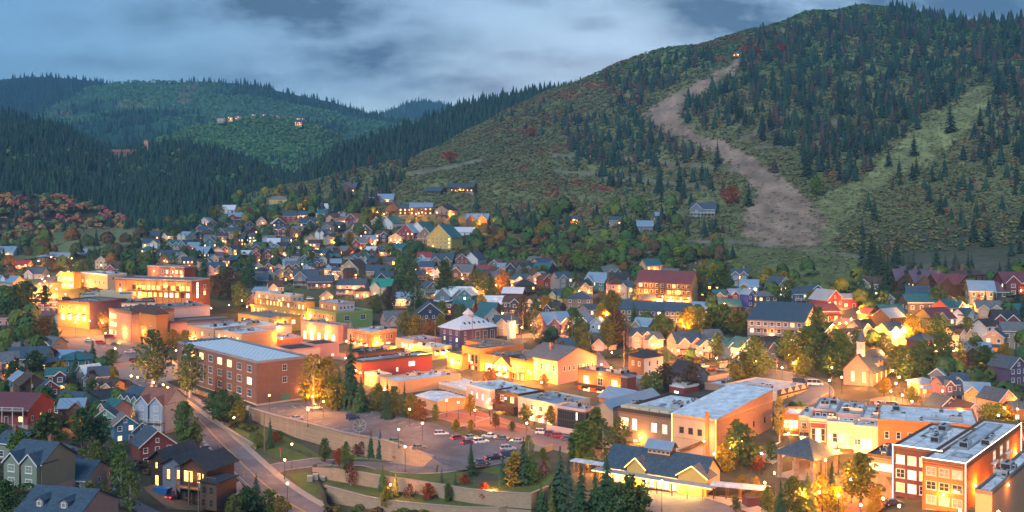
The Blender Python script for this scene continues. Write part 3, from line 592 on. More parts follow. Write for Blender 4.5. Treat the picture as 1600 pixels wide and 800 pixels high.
def winmesh(w, h, pane, trim, nv, nh, near):
    key = (round(w, 2), round(h, 2), pane.name, trim, nv, nh, near)
    if key in wcache: return wcache[key]
    f = MB(); t = .10; o = -.05; i = .06
    f.box(-w / 2 - t * .6, -w / 2 + t, o, i, -t * .6, h + t * .6); f.box(w / 2 - t, w / 2 + t * .6, o, i, -t * .6, h + t * .6)
    f.box(-w / 2 + t, w / 2 - t, o, i, -t * .6, t); f.box(-w / 2 + t, w / 2 - t, o, i, h - t, h + t * .6)
    f.box(-w / 2 - .14, w / 2 + .14, -.13, .0, -t * .6 - .09, -t * .6 - .005)
    for k in range(1, nv): x = -w / 2 + w * k / nv; f.box(x - .04, x + .04, -.01, i, t, h - t)
    for k in range(1, nh): z = h * k / nh; f.box(-w / 2 + t, w / 2 - t, -.012, i - .002, z - .03, z + .03)
    p = MB() if near else f
    p.quad((-w / 2, .055, 0), (w / 2, .055, 0), (w / 2, .055, h), (-w / 2, .055, h), 0 if near else 1)
    a = f.mesh('window', [TRIM[trim]] + ([] if near else [pane])); b = p.mesh('pane', [pane]) if near else None
    wcache[key] = (a, b); return a, b
CURT = glow_mat('curtained_window', (1.0, .62, .30), .5, .9)
def pane_for(lit):
    if lit == 's': return SHOP
    if lit == 'c': return CURT
    if lit == 'p': return LITP
    if lit is True: return LITW
    return GLASS if rnd.random() >= lit else (LITW if rnd.random() < .6 else LITP)
def window(parent, face, u, z, w, h, lit, trim='white', nv=None, nh=None, near=True):
    """face = (origin xy, unit direction xy, angle) of a wall seen from outside"""
    (ox, oy), (dx, dy), ang = face
    nv = nv or (max(1, round(w / 1.1))); nh = nh or (2 if h > 1.3 else 1)
    a, b = winmesh(w, h, pane_for(lit), trim, nv, nh, near)
    o = link('window', a, parent, (ox + dx * u, oy + dy * u, z), ang)
    if b: link('pane', b, o)
    return o
def face_wall(mb, face, Wd, z0, z1, ops, m=0, depth=.16):
    (ox, oy), (dx, dy), ang = face; nx, ny = math.sin(ang), -math.cos(ang)
    def pt(u, z, dd=0): return (ox + dx * u - nx * dd, oy + dy * u - ny * dd, z)
    ops = [(max(.05, a), min(Wd - .05, b), max(z0 + .02, c), min(z1 - .05, d)) for a, b, c, d in ops]
    us = sorted({0, Wd} | {v for q in ops for v in q[:2]}); zs = sorted({z0, z1} | {v for q in ops for v in q[2:]})
    for a, b in zip(us[:-1], us[1:]):
        run = None
        for c, d in zip(zs[:-1], zs[1:]):
            mu, mz = (a + b) / 2, (c + d) / 2; hole = any(q[0] < mu < q[1] and q[2] < mz < q[3] for q in ops)
            if hole:
                if run is not None: mb.quad(pt(a, run), pt(b, run), pt(b, c), pt(a, c), m); run = None
            elif run is None: run = c
        if run is not None: mb.quad(pt(a, run), pt(b, run), pt(b, z1), pt(a, z1), m)
    for a, b, c, d in ops:
        mb.quad(pt(a, c), pt(a, d), pt(a, d, depth), pt(a, c, depth), m); mb.quad(pt(b, c), pt(b, c, depth), pt(b, d, depth), pt(b, d), m)
        mb.quad(pt(a, c), pt(a, c, depth), pt(b, c, depth), pt(b, c), m); mb.quad(pt(a, d), pt(b, d), pt(b, d, depth), pt(a, d, depth), m)
        mb.quad(pt(a, c, depth), pt(b, c, depth), pt(b, d, depth), pt(a, d, depth), m)
LPOW = 3.6; WPOW = .36
def lamp(parent, loc, power, col=(1.0, .315, .04), r=.25, name='lamp_light'):
    l = bpy.data.lights.new(name, 'POINT'); l.energy = power * LPOW; l.color = col; l.shadow_soft_size = r
    o = bpy.data.objects.new(name, l); COL.objects.link(o); o.location = loc
    if parent is not None: o.parent = parent
    return o
lant = MB(); lant.box(-.12, .12, -.30, -.06, .05, .40, 1); lant.box(-.17, .17, -.35, -.01, .40, .48, 0); lant.box(-.05, .05, -.06, .02, .1, .3, 0)
LANT = lant.mesh('wall_lantern', [DARKM, BULB])
SOFTF = 1.0
def wall_lamp(parent, face, u, z, power, out=1.8):
    (ox, oy), (dx, dy), ang = face; nx, ny = math.sin(ang), -math.cos(ang)
    link('wall_lantern', LANT, parent, (ox + dx * u, oy + dy * u, z), ang)
    lamp(parent, (ox + dx * u + nx * out, oy + dy * u + ny * out, z + .1), power * WPOW)
OBST = []
AWN = [mat('canvas_green', (.03, .08, .05)), mat('canvas_red', (.16, .03, .03)), mat('canvas_brown', (.09, .05, .03)), mat('canvas_blue', (.03, .05, .10))]
def rows(parent, face, Wd, top, spec, near, trim, ops):
    for s in spec:
        off, n, w, h, u0, u1, lit = s[:7]; tr = s[7] if len(s) > 7 else trim
        for k in range(n):
            u = (u0 + (u1 - u0) * ((k + .5) / n)) * Wd; ww = min(w, (u1 - u0) * Wd / n * .92); z = top - off - h
            ops.append((u - ww / 2, u + ww / 2, z, z + h)); window(parent, face, u, z, ww, h, lit, tr, near=near)
            if lit == 's' and h < 3.4 and ww > 1.5:
                (ox, oy), (dx, dy), ang = face; am = AWN[(int(parent.location.x) + len(ops)) % 4]; q = MB(); q.prism([(-1.15, h - .35), (-.02, h + .25), (-.02, h + .33), (-1.2, h - .28)], 'x', -ww / 2 - .1, ww / 2 + .1); q.prism([(-1.2, h - .55), (-1.15, h - .55), (-1.15, h - .28), (-1.2, h - .28)], 'x', -ww / 2 - .1, ww / 2 + .1); q.obj('awning', am, parent, (ox + dx * u, oy + dy * u, z), ang)
unit_meshes = []
for q in range(4):
    m_ = MB(); w_, d_, h_ = ((1.6, 1.2, 1.0), (2.6, 1.6, 1.3), (1.0, 1.0, .7), (3.4, 2.0, 1.5))[q]
    m_.box(-w_ / 2, w_ / 2, -d_ / 2, d_ / 2, .12, h_, 0); m_.box(-w_ / 2 + .1, w_ / 2 - .1, -d_ / 2 + .1, d_ / 2 - .1, -.02, .12, 1)
    m_.box(-w_ / 2 - .02, -w_ / 2 + .02, -d_ / 2 + .15, d_ / 2 - .15, .3, h_ - .2, 1)
    for c in range(1 + (q % 2)): m_.cyl((c - .5 * (q % 2)) * w_ * .45, 0, h_, h_ + .22, .36, .36, 10, 1)
    unit_meshes.append(m_.mesh('roof_unit', [METAL, DARKM]))
vm = MB(); vm.cyl(0, 0, 0, .7, .12, k=7); vm.cyl(0, 0, .7, .95, .22, .05, k=7); VENT = vm.mesh('roof_vent', [METAL])
def solve(xl, xc, xr, Yd, th):
    Cx = (xc - 800) / F * Yd; c, s = math.cos(th), math.sin(th)
    u = (xr - 800) / F; a = (u * Yd - Cx) / (c - u * s); u = (xl - 800) / F; b = (Cx - u * Yd) / (s + u * c)
    return Cx, a, b
def block(name, label, xl, xc, xr, yb, yt, th=50, wall='beige', roof='membrane', a=None, b=None, Rw=(), Lw=(), para=.55, Yd=None, units=3, trim='white', cat='building', lampsR=(), lampsL=(), led='', wallL=None, cap='grey', near=True, ob=None, base=None, look=None):
    """flat roofed block from its near corner: (left, corner, right) columns, base and top rows at the corner"""
    th = R(th)
    if Yd is None: Yd = G(xc, yb).y
    Cx, a_, b_ = solve(xl, xc, xr if xr else xc + 10, Yd, th); a = a or a_; b = b or b_
    a = min(max(a, 3), 90); b = min(max(b, 3), 110)
    top = CAMZ - (yt - HY) * Yd / F; c, s = math.cos(th), math.sin(th)
    zs = [TZ(Cx + p * c - q * s, Yd + p * s + q * c) for p, q in ((0, 0), (a, 0), (0, b), (a, b))]
    z0 = base if base is not None else min(zs) - .3; h = top - z0
    if ob is None: root = empty(name, (Cx, Yd, z0), th); tag(root, label, cat)
    else: root = ob
    OBST.append((Cx + (a * c - b * s) / 2, Yd + (a * s + b * c) / 2, math.hypot(a, b) * .46))
    root_off = Matrix.Identity(4) if ob is None else ob.matrix_basis.inverted() @ (Matrix.Translation((Cx, Yd, z0)) @ Matrix.Rotation(th, 4, 'Z'))
    par = root
    if ob is not None:   # a lower/upper volume of the same building hangs off its own wall part
        par = None
    FR = ((0, 0), (1, 0), 0.0); FL = ((0, b), (0, -1), -math.pi / 2)
    mb = MB(); opR = []; opL = []
    hold = bpy.data.objects.new('wall', None) if False else None
    tmp = root if ob is None else empty('block_' + name, (0, 0, 0))
    rows(tmp, FR, a, h, Rw, near, trim, opR); rows(tmp, FL, b, h, Lw, near, trim, opL)
    face_wall(mb, FR, a, 0, h, opR, 0); face_wall(mb, FL, b, 0, h, opL, 1)
    mb.quad((a, 0, 0), (a, b, 0), (a, b, h), (a, 0, h)); mb.quad((a, b, 0), (0, b, 0), (0, b, h), (a, b, h))
    w = mb.obj('wall', [wm(wall), wm(wallL or wall)], tmp)
    rf = MB(); rf.poly([(.2, .2, h + .02), (a - .2, .2, h + .02), (a - .2, b - .2, h + .02), (.2, b - .2, h + .02)]); rf.obj('roof', rm(roof), tmp)
    pm = MB(); p = .06; t = .35
    pm.box(-p, a + p, -p, t, h - .25, h + para); pm.box(-p, a + p, b - t, b + p, h - .25, h + para); pm.box(-p, t, t, b - t, h - .25, h + para); pm.box(a - t, a + p, t, b - t, h - .25, h + para)
    pm.obj('parapet', TRIM[cap] if cap in TRIM else wm(cap), tmp)
    r2 = random.Random(int(xc * 7 + yt))
    for k in range(units):
        x, y = r2.uniform(.15, .85) * a, r2.uniform(.12, .88) * b; link('roof_unit', unit_meshes[r2.randrange(4)], tmp, (x, y, h + .04), r2.choice((0, math.pi / 2)))
    for k in range(units): link('roof_vent', VENT, tmp, (r2.uniform(.1, .9) * a, r2.uniform(.1, .9) * b, h))
    if a * b > 120 and units > 1:
        q = MB(); x, y = r2.uniform(.2, .6) * a, r2.uniform(.2, .5) * b; q.box(x, x + .5, y, y + b * .3, h + .25, h + .75); q.box(x + .5, x + a * .2, y + b * .15, y + b * .15 + .5, h + .25, h + .7); q.cyl(x + .25, y + b * .3, h, h + .9, .3, k=8); q.obj('roof_duct', METAL, tmp)
        q = MB(); x, y = r2.uniform(.3, .7) * a, r2.uniform(.55, .8) * b; q.box(x, x + 1.6, y, y + 1.2, h, h + .35); q.box(x + .1, x + 1.5, y + .1, y + 1.1, h + .35, h + .42, 1); q.obj('roof_hatch', [METAL, GLASS], tmp); q = MB(); q.tube([(.6, y, h + .12), (a * .5, y, h + .12), (a * .5, b * .9, h + .12)], .06, 4); q.obj('roof_pipe', METAL, tmp)
    if h > 5 and (Lw or Rw): q = MB(); q.box(-.1, a, -.12, .0, h - .75, h - .5); q.box(-.12, .0, -.1, b, h - .75, h - .5); q.tube([(-.09, .35, 0), (-.09, .35, h)], .06, 5); q.tube([(-.09, b - .35, 0), (-.09, b - .35, h)], .06, 5); q.obj('cornice', TRIM['cream'] if cap in ('cream', 'peach', 'white') else TRIM['brown'] if cap in ('brown', 'dark') else wm(wall), tmp)
    for (u, z, pw) in lampsR: wall_lamp(tmp, FR, u * a, h - z, pw)
    for (u, z, pw) in lampsL: wall_lamp(tmp, FL, u * b, h - z, pw)
    if led:
        lm = MB()
        if 'r' in led: lm.box(-.12, a + .12, -.16, -.08, h + para, h + para + .12)
        if 'l' in led: lm.box(-.16, -.08, -.12, b + .12, h + para, h + para + .12)
        if 'c' in led: lm.box(-.17, -.07, -.17, -.07, .5, h + para)
        if 'b' in led: lm.box(-.17, -.07, b - .05, b + .05, .5, h + para)
        if 'a' in led: lm.box(a - .05, a + .05, -.17, -.07, .5, h + para)
        if 'd' in led: lm.box(a - .05, a + .05, -.17, b, h + para, h + para + .12)
        lm.obj('string_lights', LEDW if 'w' in led else LED, tmp)
    if ob is not None:
        for ch in list(tmp.children): ch.parent = ob; ch.matrix_basis = root_off @ ch.matrix_basis
        bpy.data.objects.remove(tmp)
    return root, dict(a=a, b=b, h=h, z0=z0, Y=Yd, X=Cx, th=th, FR=FR, FL=FL)
def roof_gable(mb, x0, x1, y0, y1, ze, zr, axis, ov=.45, t=.2, m=0):
    """two slabs meeting at a ridge; axis 'y' = ridge runs along y"""
    if axis == 'y':
        c = (x0 + x1) / 2; sl = (zr - ze) / (c - x0)
        for s, e in ((-1, x0 - ov), (1, x1 + ov)):
            ze2 = ze - sl * ov
            mb.prism([(e, ze2), (c, zr), (c, zr + t), (e, ze2 + t)] if s < 0 else [(c, zr), (e, ze2), (e, ze2 + t), (c, zr + t)], 'y', y0 - ov, y1 + ov, m)
    else:
        c = (y0 + y1) / 2; sl = (zr - ze) / (c - y0)
        for s, e in ((-1, y0 - ov), (1, y1 + ov)):
            ze2 = ze - sl * ov
            mb.prism([(e, ze2), (c, zr), (c, zr + t), (e, ze2 + t)] if s < 0 else [(c, zr), (e, ze2), (e, ze2 + t), (c, zr + t)], 'x', x0 - ov, x1 + ov, m)
def roof_hip(mb, x0, x1, y0, y1, ze, zr, ov=.5, m=0):
    x0 -= ov; x1 += ov; y0 -= ov; y1 += ov; w = x1 - x0; d = y1 - y0; q = min(w, d) / 2 * .96; cx, cy = (x0 + x1) / 2, (y0 + y1) / 2
    A = [(x0, y0, ze), (x1, y0, ze), (x1, y1, ze), (x0, y1, ze)]; B = [(x, y, ze + .2) for x, y, _ in A]
    if w > d: r1, r2 = (x0 + q, cy, zr), (x1 - q, cy, zr)
    else: r1, r2 = (cx, y0 + q, zr), (cx, y1 - q, zr)
    for i in range(4): mb.quad(A[i], A[(i + 1) % 4], B[(i + 1) % 4], B[i], m)
    mb.poly(A[::-1], m)
    if w > d: mb.quad(B[0], B[1], r2, r1, m); mb.poly([B[1], B[2], r2], m); mb.quad(B[2], B[3], r1, r2, m); mb.poly([B[3], B[0], r1], m)
    else: mb.poly([B[0], B[1], r1], m); mb.quad(B[1], B[2], r2, r1, m); mb.poly([B[2], B[3], r2], m); mb.quad(B[3], B[0], r1, r2, m)
hcount = 0; HB_ = []
def house(px, py, wpx, st=2, typ='g', yaw=0, wall='grey', roof='slate', feat='', look=None, d=None, label=None, P=None, trim='white', lit=.3, steep=.75, name='house', dz=0, fh=3.05, reg=True, group=None):
    """wooden house: front bottom centre at a photo pixel, width in photo pixels"""
    global hcount; hcount += 1
    r = random.Random(hcount * 13 + int(px)); p = P or G(px, py); s = F / p.y; ya = abs(R(yaw)); wpx *= 1.12; w = min(max(wpx / s / (math.cos(ya) + .95 * math.sin(ya)), 4.0), 30); dp = d or min(max(w * r.uniform(.95, 1.15), 6), 14)
    rz = R(yaw); z0 = p.z + dz; root = empty(name, (p.x, p.y, z0), rz); tag(root, label, 'house', group)
    near = s > 3.0; H = st * fh; X0, X1 = -w / 2, w / 2; Ff = ((X0, 0), (1, 0), 0.0); Fl = ((X0, dp), (0, -1), -math.pi / 2); Fr = ((X1, 0), (0, 1), math.pi / 2)
    opF, opS, opR = [], [], []; wmat = wm(wall); mb = MB()
    nw = 2 if w < 8 else 3 if w < 12 else max(3, int(w / 3.6)); ww = min(1.25, w / nw * .5)
    for f in range(st):
        z = f * fh + .85
        for k in range(nw):
            u = w * (k + .5) / nw
            if f == 0 and 'G' in feat and k > 0: continue
            if f == 0 and k == nw // 2 and 'G' not in feat: continue
            L_ = lit if not ('L' in feat) else .9
            opF.append((u - ww / 2, u + ww / 2, z, z + 1.4)); window(root, Ff, u, z, ww, 1.4, L_, trim, near=near)
        for face, ops in ((Fl, opS), (Fr, opR)):
            if (face is Fl and yaw > 12) or (face is Fr and yaw < -12): continue
            for k in range(2 if dp < 11 else 3):
                u = dp * (k + .5) / (2 if dp < 11 else 3); ops.append((u - .5, u + .5, z, z + 1.3)); window(root, face, u, z, 1.0, 1.3, lit * .7, trim, near=near)
    u = w * (nw // 2 + .5) / nw
    if 'G' in feat:
        g = MB(); gw = min(w * .55, 4.8); gx = w * .70 - w / 2; g.box(gx - gw / 2, gx + gw / 2, -.05, .05, 0, 2.3); [g.box(gx - gw / 2 + .1, gx + gw / 2 - .1, -.08, -.05, .1 + i * .56, .55 + i * .56) for i in range(4)]; g.obj('garage_door', TRIM['white'] if wall not in ('white', 'cream') else DOORM, root)
    else:
        dm = MB(); dm.box(-.5, .5, -.07, .04, 0, 2.1); dm.box(-.62, -.5, -.1, .04, 0, 2.2, 1); dm.box(.5, .62, -.1, .04, 0, 2.2, 1); dm.box(-.5, .5, -.1, .04, 2.1, 2.22, 1); dm.obj('door', [DOORM, TRIM[trim]], root, (u + X0, 0, 0))
    face_wall(mb, Ff, w, 0, H, opF); face_wall(mb, Fl, dp, 0, H, opS); face_wall(mb, Fr, dp, 0, H, opR); mb.quad((X1, dp, 0), (X0, dp, 0), (X0, dp, H), (X1, dp, H))
    rf = MB(); tr = MB(); t = .22
    def gable_front(xa, xb, y, zr, m=mb, yb=None): m.poly([(xa, y, H), (xb, y, H), ((xa + xb) / 2, y, zr)])
    if typ in ('g', 'G'):
        zr = H + w / 2 * steep; gable_front(X0, X1, 0, zr); mb.poly([(X1, dp, H), (X0, dp, H), (0, dp, zr)]); roof_gable(rf, X0, X1, 0, dp, H, zr, 'y')
        rise = zr - H; sl = steep
        for sgn in (-1, 1):
            e = sgn * (w / 2 + .48); tr.prism([(e, H - sl * .48 - .12), (0, zr - .10), (0, zr + t + .04), (e, H - sl * .48 + t + .04)] if sgn < 0 else [(0, zr - .10), (e, H - sl * .48 - .12), (e, H - sl * .48 + t + .04), (0, zr + t + .04)], 'y', -.53, -.455)
        if w > 5: window(root, ((0, 0), (1, 0), 0.0), 0, H + rise * .18, .9, min(1.1, rise * .4), lit, trim, near=near)
    elif typ == 'h':
        zr = H + min(w, dp) / 2 * steep * .8; roof_hip(rf, X0, X1, 0, dp, H, zr)
    else:
        zr = H + dp / 2 * steep * .85; roof_gable(rf, X0, X1, 0, dp, H, zr, 'x')
        for x in (X0, X1): q = [(x, 0, H), (x, dp, H), (x, dp / 2, zr)]; mb.poly(q if x > 0 else q[::-1])
        gs = {'x': [(.26, .5)], 'X': [(.74, .5)], 't': [(.25, .44), (.75, .44)], 'm': [(.18, .30), (.5, .30), (.82, .30)]}.get(typ, [])
        for (cu, wf) in gs:
            gw = w * wf; cx = X0 + cu * w; za = H + gw / 2 * (steep + .15); yb = dp * .45
            mb.box(cx - gw / 2, cx + gw / 2, -1.2, .0, -.02, H); gf = MB(); mb.poly([(cx - gw / 2, -1.2, H), (cx + gw / 2, -1.2, H), (cx, -1.2, za)]); roof_gable(rf, cx - gw / 2, cx + gw / 2, -1.2, yb, H, za, 'y', ov=.35)
            sl = (za - H) / (gw / 2)
            for sgn in (-1, 1):
                e = cx + sgn * (gw / 2 + .38); tr.prism([(e, H - sl * .38 - .1), (cx, za - .08), (cx, za + t + .04), (e, H - sl * .38 + t + .04)] if sgn < 0 else [(cx, za - .08), (e, H - sl * .38 - .1), (e, H - sl * .38 + t + .04), (cx, za + t + .04)], 'y', -1.63, -1.555)
            ff = ((cx - gw / 2, -1.2), (1, 0), 0.0)
            for f in range(st): window(root, ((cx, -1.23), (1, 0), 0.0), 0, f * fh + .8, min(1.8, gw * .5), 1.5, min(1, lit * 1.3), trim, near=near)
        tr.box(X0 - .4, X1 + .4, -.50 - .02, -.44, H - steep * .45 * .85 - .1, H - steep * .45 * .85 + .14)
        if 'd' in feat:
            for cu in ((.3, .7) if w > 9 else (.5,)):
                cx = X0 + cu * w; y0 = dp * .12; zb = H + (dp * .12) * steep * .85; dmm = MB(); zt = zb + 1.25; zr2 = zt + .6; dmm.box(cx - .8, cx + .8, y0, dp * .45, zb - .1, zt, 0); dmm.poly([(cx - .8, y0, zt), (cx + .8, y0, zt), (cx, y0, zr2)], 0); roof_gable(dmm, cx - .8, cx + .8, y0, dp * .45, zt, zr2, 'y', ov=.2, t=.12, m=1)
                do = dmm.obj('dormer', [wmat, rm(roof)], root); window(do, ((cx, y0 - .03), (1, 0), 0.0), 0, zb + .2, .8, .9, lit, trim, near=False)
    fnd = MB(); fnd.box(X0 + .05, X1 - .05, .05, dp - .05, -4.5, 0); fnd.obj('foundation', CONC, root)
    OBST.append((p.x - math.sin(rz) * dp / 2, p.y + math.cos(rz) * dp / 2, math.hypot(w, dp) * .46))
    mb.obj('wall', wmat, root); rf.obj('roof', rm(roof), root)
    if tr.v: tr.obj('roof_trim', TRIM[trim], root)
    if 'c' in feat:
        c = MB(); cx = r.choice((-1, 1)) * w * .22; cy = dp * .55; c.box(cx - .45, cx + .45, cy - .4, cy + .4, H, zr + 1.1); c.box(cx - .55, cx + .55, cy - .5, cy + .5, zr + 1.1, zr + 1.25); c.box(cx - .2, cx + .2, cy - .2, cy + .2, zr + 1.25, zr + 1.6); c.obj('chimney', wm(r.choice(('brick', 'stone'))), root)
    if 'p' in feat or 'b' in feat:
        lv = 0 if 'b' not in feat or 'p' in feat else fh; pr = MB(); pr.box(X0, X1, -2.2, -.02, lv - .25, lv - .05); pr.obj('porch_floor', WOODM, root)
        z1 = lv + 2.5
        if 'p' in feat: q = MB(); q.prism([(-2.55, z1), (-.02, z1 + .75), (-.02, z1 + .9), (-2.55, z1 + .15)], 'x', X0 - .25, X1 + .25); q.obj('porch_roof', rm(roof), root)
        npst = max(3, int(w / 2.6) + 1)
        pm = MB(); pm.box(-.08, .08, -.08, .08, -.1 if lv == 0 else -lv - .2, 2.5 if 'p' in feat else 1.0); pmesh = pm.mesh('post', [TRIM[trim]])
        for k in range(npst): link('post', pmesh, root, (X0 + .15 + (w - .3) * k / (npst - 1), -2.05, lv))
        rl = MB(); rl.box(X0 + .1, X1 - .1, -2.08, -2.02, lv + .85, lv + .95); rl.box(X0 + .1, X1 - .1, -2.08, -2.02, lv + .1, lv + .16); nb = int(w / .45)
        for k in range(nb): x = X0 + .2 + (w - .4) * k / max(1, nb - 1); rl.box(x - .025, x + .025, -2.07, -2.03, lv + .16, lv + .85)
        rl.obj('railing', TRIM[trim], root)
    if 'l' in feat: wall_lamp(root, Ff, u + .9 if 'G' not in feat else w * .25, 2.0, 260 if 'V' not in feat else 900, out=1.5)
    HB_.append((px, scr(p.x, p.y, p.z)[1], w * s * .55 + 3, (H + 2) * s))
    if reg:
        x, y = scr(p.x, p.y, p.z + 4); THINGS.append((root, look or (wall.replace('_', ' ') + ' house with ' + roof.replace('_', ' ') + ' roof'), x, y))
    return root, dict(w=w, d=dp, H=H, zr=zr, Ff=Ff, Fl=Fl, Fr=Fr)
# ================================================================== downtown buildings
B = block
# -- old brick school with its roof of panels
sch, S_ = B('school_building', 'long three-storey red brick building with a flat paneled roof beside the parking deck', 278, 402, 483, 632, 567, 40, 'brick', 'slate', Yd=394,
   Lw=[(1.6 + 4.4 * f, 8, 3.6, 2.5, .03, .97, (.4, .12, .08)[f]) for f in range(3)], Rw=[(1.6, 1, 1.8, 2.2, .42, .62, 0), (6.0, 1, 1.8, 2.2, .42, .62, 0)], para=.6, units=0, cap='grey', lampsR=[(.8, 11.5, 200)])
pm = MB(); pm.box(-.09, .0, 0, .0, 0, 0) if 0 else None
pan = MB(); pan.prism([(0, .12), (1.5, .12), (1.5, .42), (0, .16)], 'y', 0, 2.4, 0); PAN = pan.mesh('solar_panel', [mat('panel_face', (.62, .68, .74), rough=.4, noise=.15, spec=.6)])
for i in range(int((S_['a'] - 2) / 2.0)):
    for j in range(int((S_['b'] - 3) / 2.9)): link('roof_panel', PAN, sch, (1.2 + i * 2.0, 1.6 + j * 2.9, S_['h'] + .02))
for i in range(9):
    q = MB(); q.box(-.12, .14, -.35, .35, 0, S_['h'] - .3); q.obj('pilaster', wm('brick'), sch, (-.02, .5 + (S_['b'] - 1) * i / 8, 0))
q = MB(); q.box(S_['a'] * .45, S_['a'] * .62, -.1, .05, .6, 3.6); q.obj('door', mat('green_door', (.12, .26, .16), noise=.1), sch)
q = MB(); q.box(-.12, S_['a'] + .1, -.14, .0, .0, 1.0); q.box(-.14, .0, -.1, S_['b'], 0, 1.0); q.obj('stone_base', wm('cream'), sch)
# -- right: two-part brick block
orb, O_ = B('apartment_building', 'bright orange brick four-storey building outlined with white lights at lower right', 1441, 1508, 1595, 800, 728, 53, 'brick_orange', 'snow', Yd=236, base=2.5,
   Lw=[(1.3, 3, 2.1, 1.8, .06, .97, 'c', 'cream'), (4.4, 3, 2.1, 1.8, .06, .97, .12, 'cream'), (7.5, 3, 2.1, 1.8, .06, .97, 'c', 'cream'), (10.6, 3, 2.1, 1.8, .06, .97, .1, 'cream')],
   Rw=[(1.4, 3, 2.4, 2.2, .42, .80, 'c'), (4.6, 3, 2.4, 2.2, .42, .80, 'c'), (7.8, 2, 2.4, 2.2, .52, .78, .8)], units=3, cap='brown', lampsR=[(.15, 6, 1500), (.33, 9, 900), (.88, 6, 1500)], lampsL=[(.5, 7.0, 700)], led='rlcw a'.replace(' ', ''))  # right-face lanterns are added to brighten this wall orange; no fixture is visible there
for q_ in range(3):
    bm = MB(); a = O_['a']; x0 = a * (.42 + .127 * q_); bm.box(x0 + .2, x0 + 2.6, -1.1, 0, O_['h'] - 4.0 - 3.2 * (q_ % 2), O_['h'] - 3.85 - 3.2 * (q_ % 2)); [bm.box(x0 + .2 + k * .3, x0 + .24 + k * .3, -1.1, -1.05, O_['h'] - 3.9 - 3.2 * (q_ % 2), O_['h'] - 3.0 - 3.2 * (q_ % 2)) for k in range(9)]; bm.obj('balcony', TRIM['white'], orb)
lamp(orb, (-11, 5, 5), 1900, (1, .34, .06), 1.0); lamp(orb, (15, -12, 4), 1500, (1, .34, .07), 1.0)  # bare lights without fixtures, added to wash both faces in orange
B('roof_volume', '', 1508, 1512, 1566, 0, 702, 53, 'brick_pale', 'membrane', Yd=250, b=4, ob=orb, base=16.0, units=0, para=.2)
B('roof_volume', '', 1485, 1512, 1520, 0, 717, 53, 'pale_blue', 'membrane', Yd=242, ob=orb, base=16.0, units=0, para=.2)
dkb, _ = B('apartment_building', 'dark brown brick four-storey building with string lights along its roof edge', 1395, 1472, None, 800, 709, 53, 'brick_dark', 'snow', Yd=247, base=2.5, a=30,
   Lw=[(1.6 + 3.2 * f, 4, 1.9, 2.0, .04, .99, (.7, .45, .45)[f]) for f in range(3)] + [(11.2, 4, 1.9, 3.2, .04, .99, .1, 'dark')], units=3, cap='brown', led='lbw')
B('roof_volume', '', 1438, 1462, 1492, 0, 686, 53, 'brick_dark', 'snow', Yd=262, ob=dkb, base=16.5, units=1, para=.3, Rw=[(.5, 2, 1.2, 1.3, .2, .7, 0)], Lw=[(.5, 2, 1.2, 1.2, .3, .9, 0)])
B('roof_volume', '', 1418, 1438, 1450, 0, 692, 53, 'brick_dark', 'membrane', Yd=262, ob=dkb, base=16.5, units=0, para=.2)
B('building', 'beige stepped stone building with snowy pale roofs in the bottom right corner', 1524, 1550, None, 830, 772, 53, 'peach', 'snow', Yd=206, base=3, a=40, units=5, cap='taupe', lampsR=[(.3, 1.0, 200)])
B('building', 'cream walled shop with a pale flat roof behind the bottom right corner building', 1567, 1600, None, 800, 752, 53, 'red', 'snow', Yd=232, base=3, a=24, units=3, cap='cream', led='r')
B('building', 'small grey roofed office with lit windows left of the dark brick building', 1355, 1396, None, 762, 717, 53, 'taupe', 'slate', Yd=272, a=14, units=2, Lw=[(1.6, 4, 1.6, 1.7, .05, .95, 'p')], cap='dark')
# -- the row of main street fronts, right of centre
def front(name, label, xl, xc, yt, wall, Lw, setb=None, b=None, th=68, Yd=None, roof='snow', cap='cream', lamps=(), a=24, units=4):
    r_, i_ = B(name, label, xl, xc, None, 705, yt, th, wall, roof, Yd=Yd, a=a, Lw=Lw, units=units, cap=cap, lampsL=lamps, base=5.0)
    if setb:
        yt2, w2, rows2, xl2, xc2 = setb; B('setback', '', xl2, xc2, None, 0, yt2, th, w2, 'snow', Yd=i_['Y'] + 5, a=a - 6, ob=r_, base=i_['z0'] + i_['h'] - .2, Lw=rows2, units=4, cap='grey')
    return r_, i_
up = [(1.0, 4, 1.6, 1.6, .05, .95, .4)]
front('shop_building', 'small orange brick shop with three round-headed lit windows', 1222, 1250, 651, 'brick_orange', [(1.2, 3, 1.2, 2.2, .08, .92, 'p'), (4.6, 2, 2.6, 2.4, .05, .95, 's')], Yd=323, a=12, cap='brick_orange', lamps=[(.5, 4.0, 500)], units=0)
front('shop_building', 'narrow rose brick shopfront between the orange shop and the burgundy front', 1250, 1265, 653, 'brick_pale', [(1.5, 1, 1.4, 1.8, .2, .8, .2), (4.6, 1, 2.2, 2.2, .1, .9, 's')], Yd=316, a=14, units=1)
front('shop_building', 'burgundy shopfront with tall cream windows and pale lettering band', 1264, 1292, 658, 'burgundy', [(2.2, 3, 1.5, 3.6, .12, .92, .35, 'cream'), (7.0, 2, 2.4, 2.2, .08, .92, 's')], setb=(643, 'burgundy', [(.7, 3, 1.3, 1.7, .08, .92, .5)], 1270, 1307), Yd=310, lamps=[(.5, 6.6, 700)])
front('shop_building', 'pale yellow three-storey front with glowing shop windows right of the burgundy one', 1292, 1334, 664, 'cream', [(2.6, 3, 1.4, 2.6, .2, .8, .2), (2.9, 1, .9, 1.6, .02, .16, .1), (7.0, 3, 2.4, 2.6, .05, .95, 's')], setb=(650, 'pink', [(.9, 4, 1.1, 1.5, .05, .95, .3)], 1306, 1346), Yd=303, lamps=[(.25, 6.2, 500), (.75, 6.2, 400)])
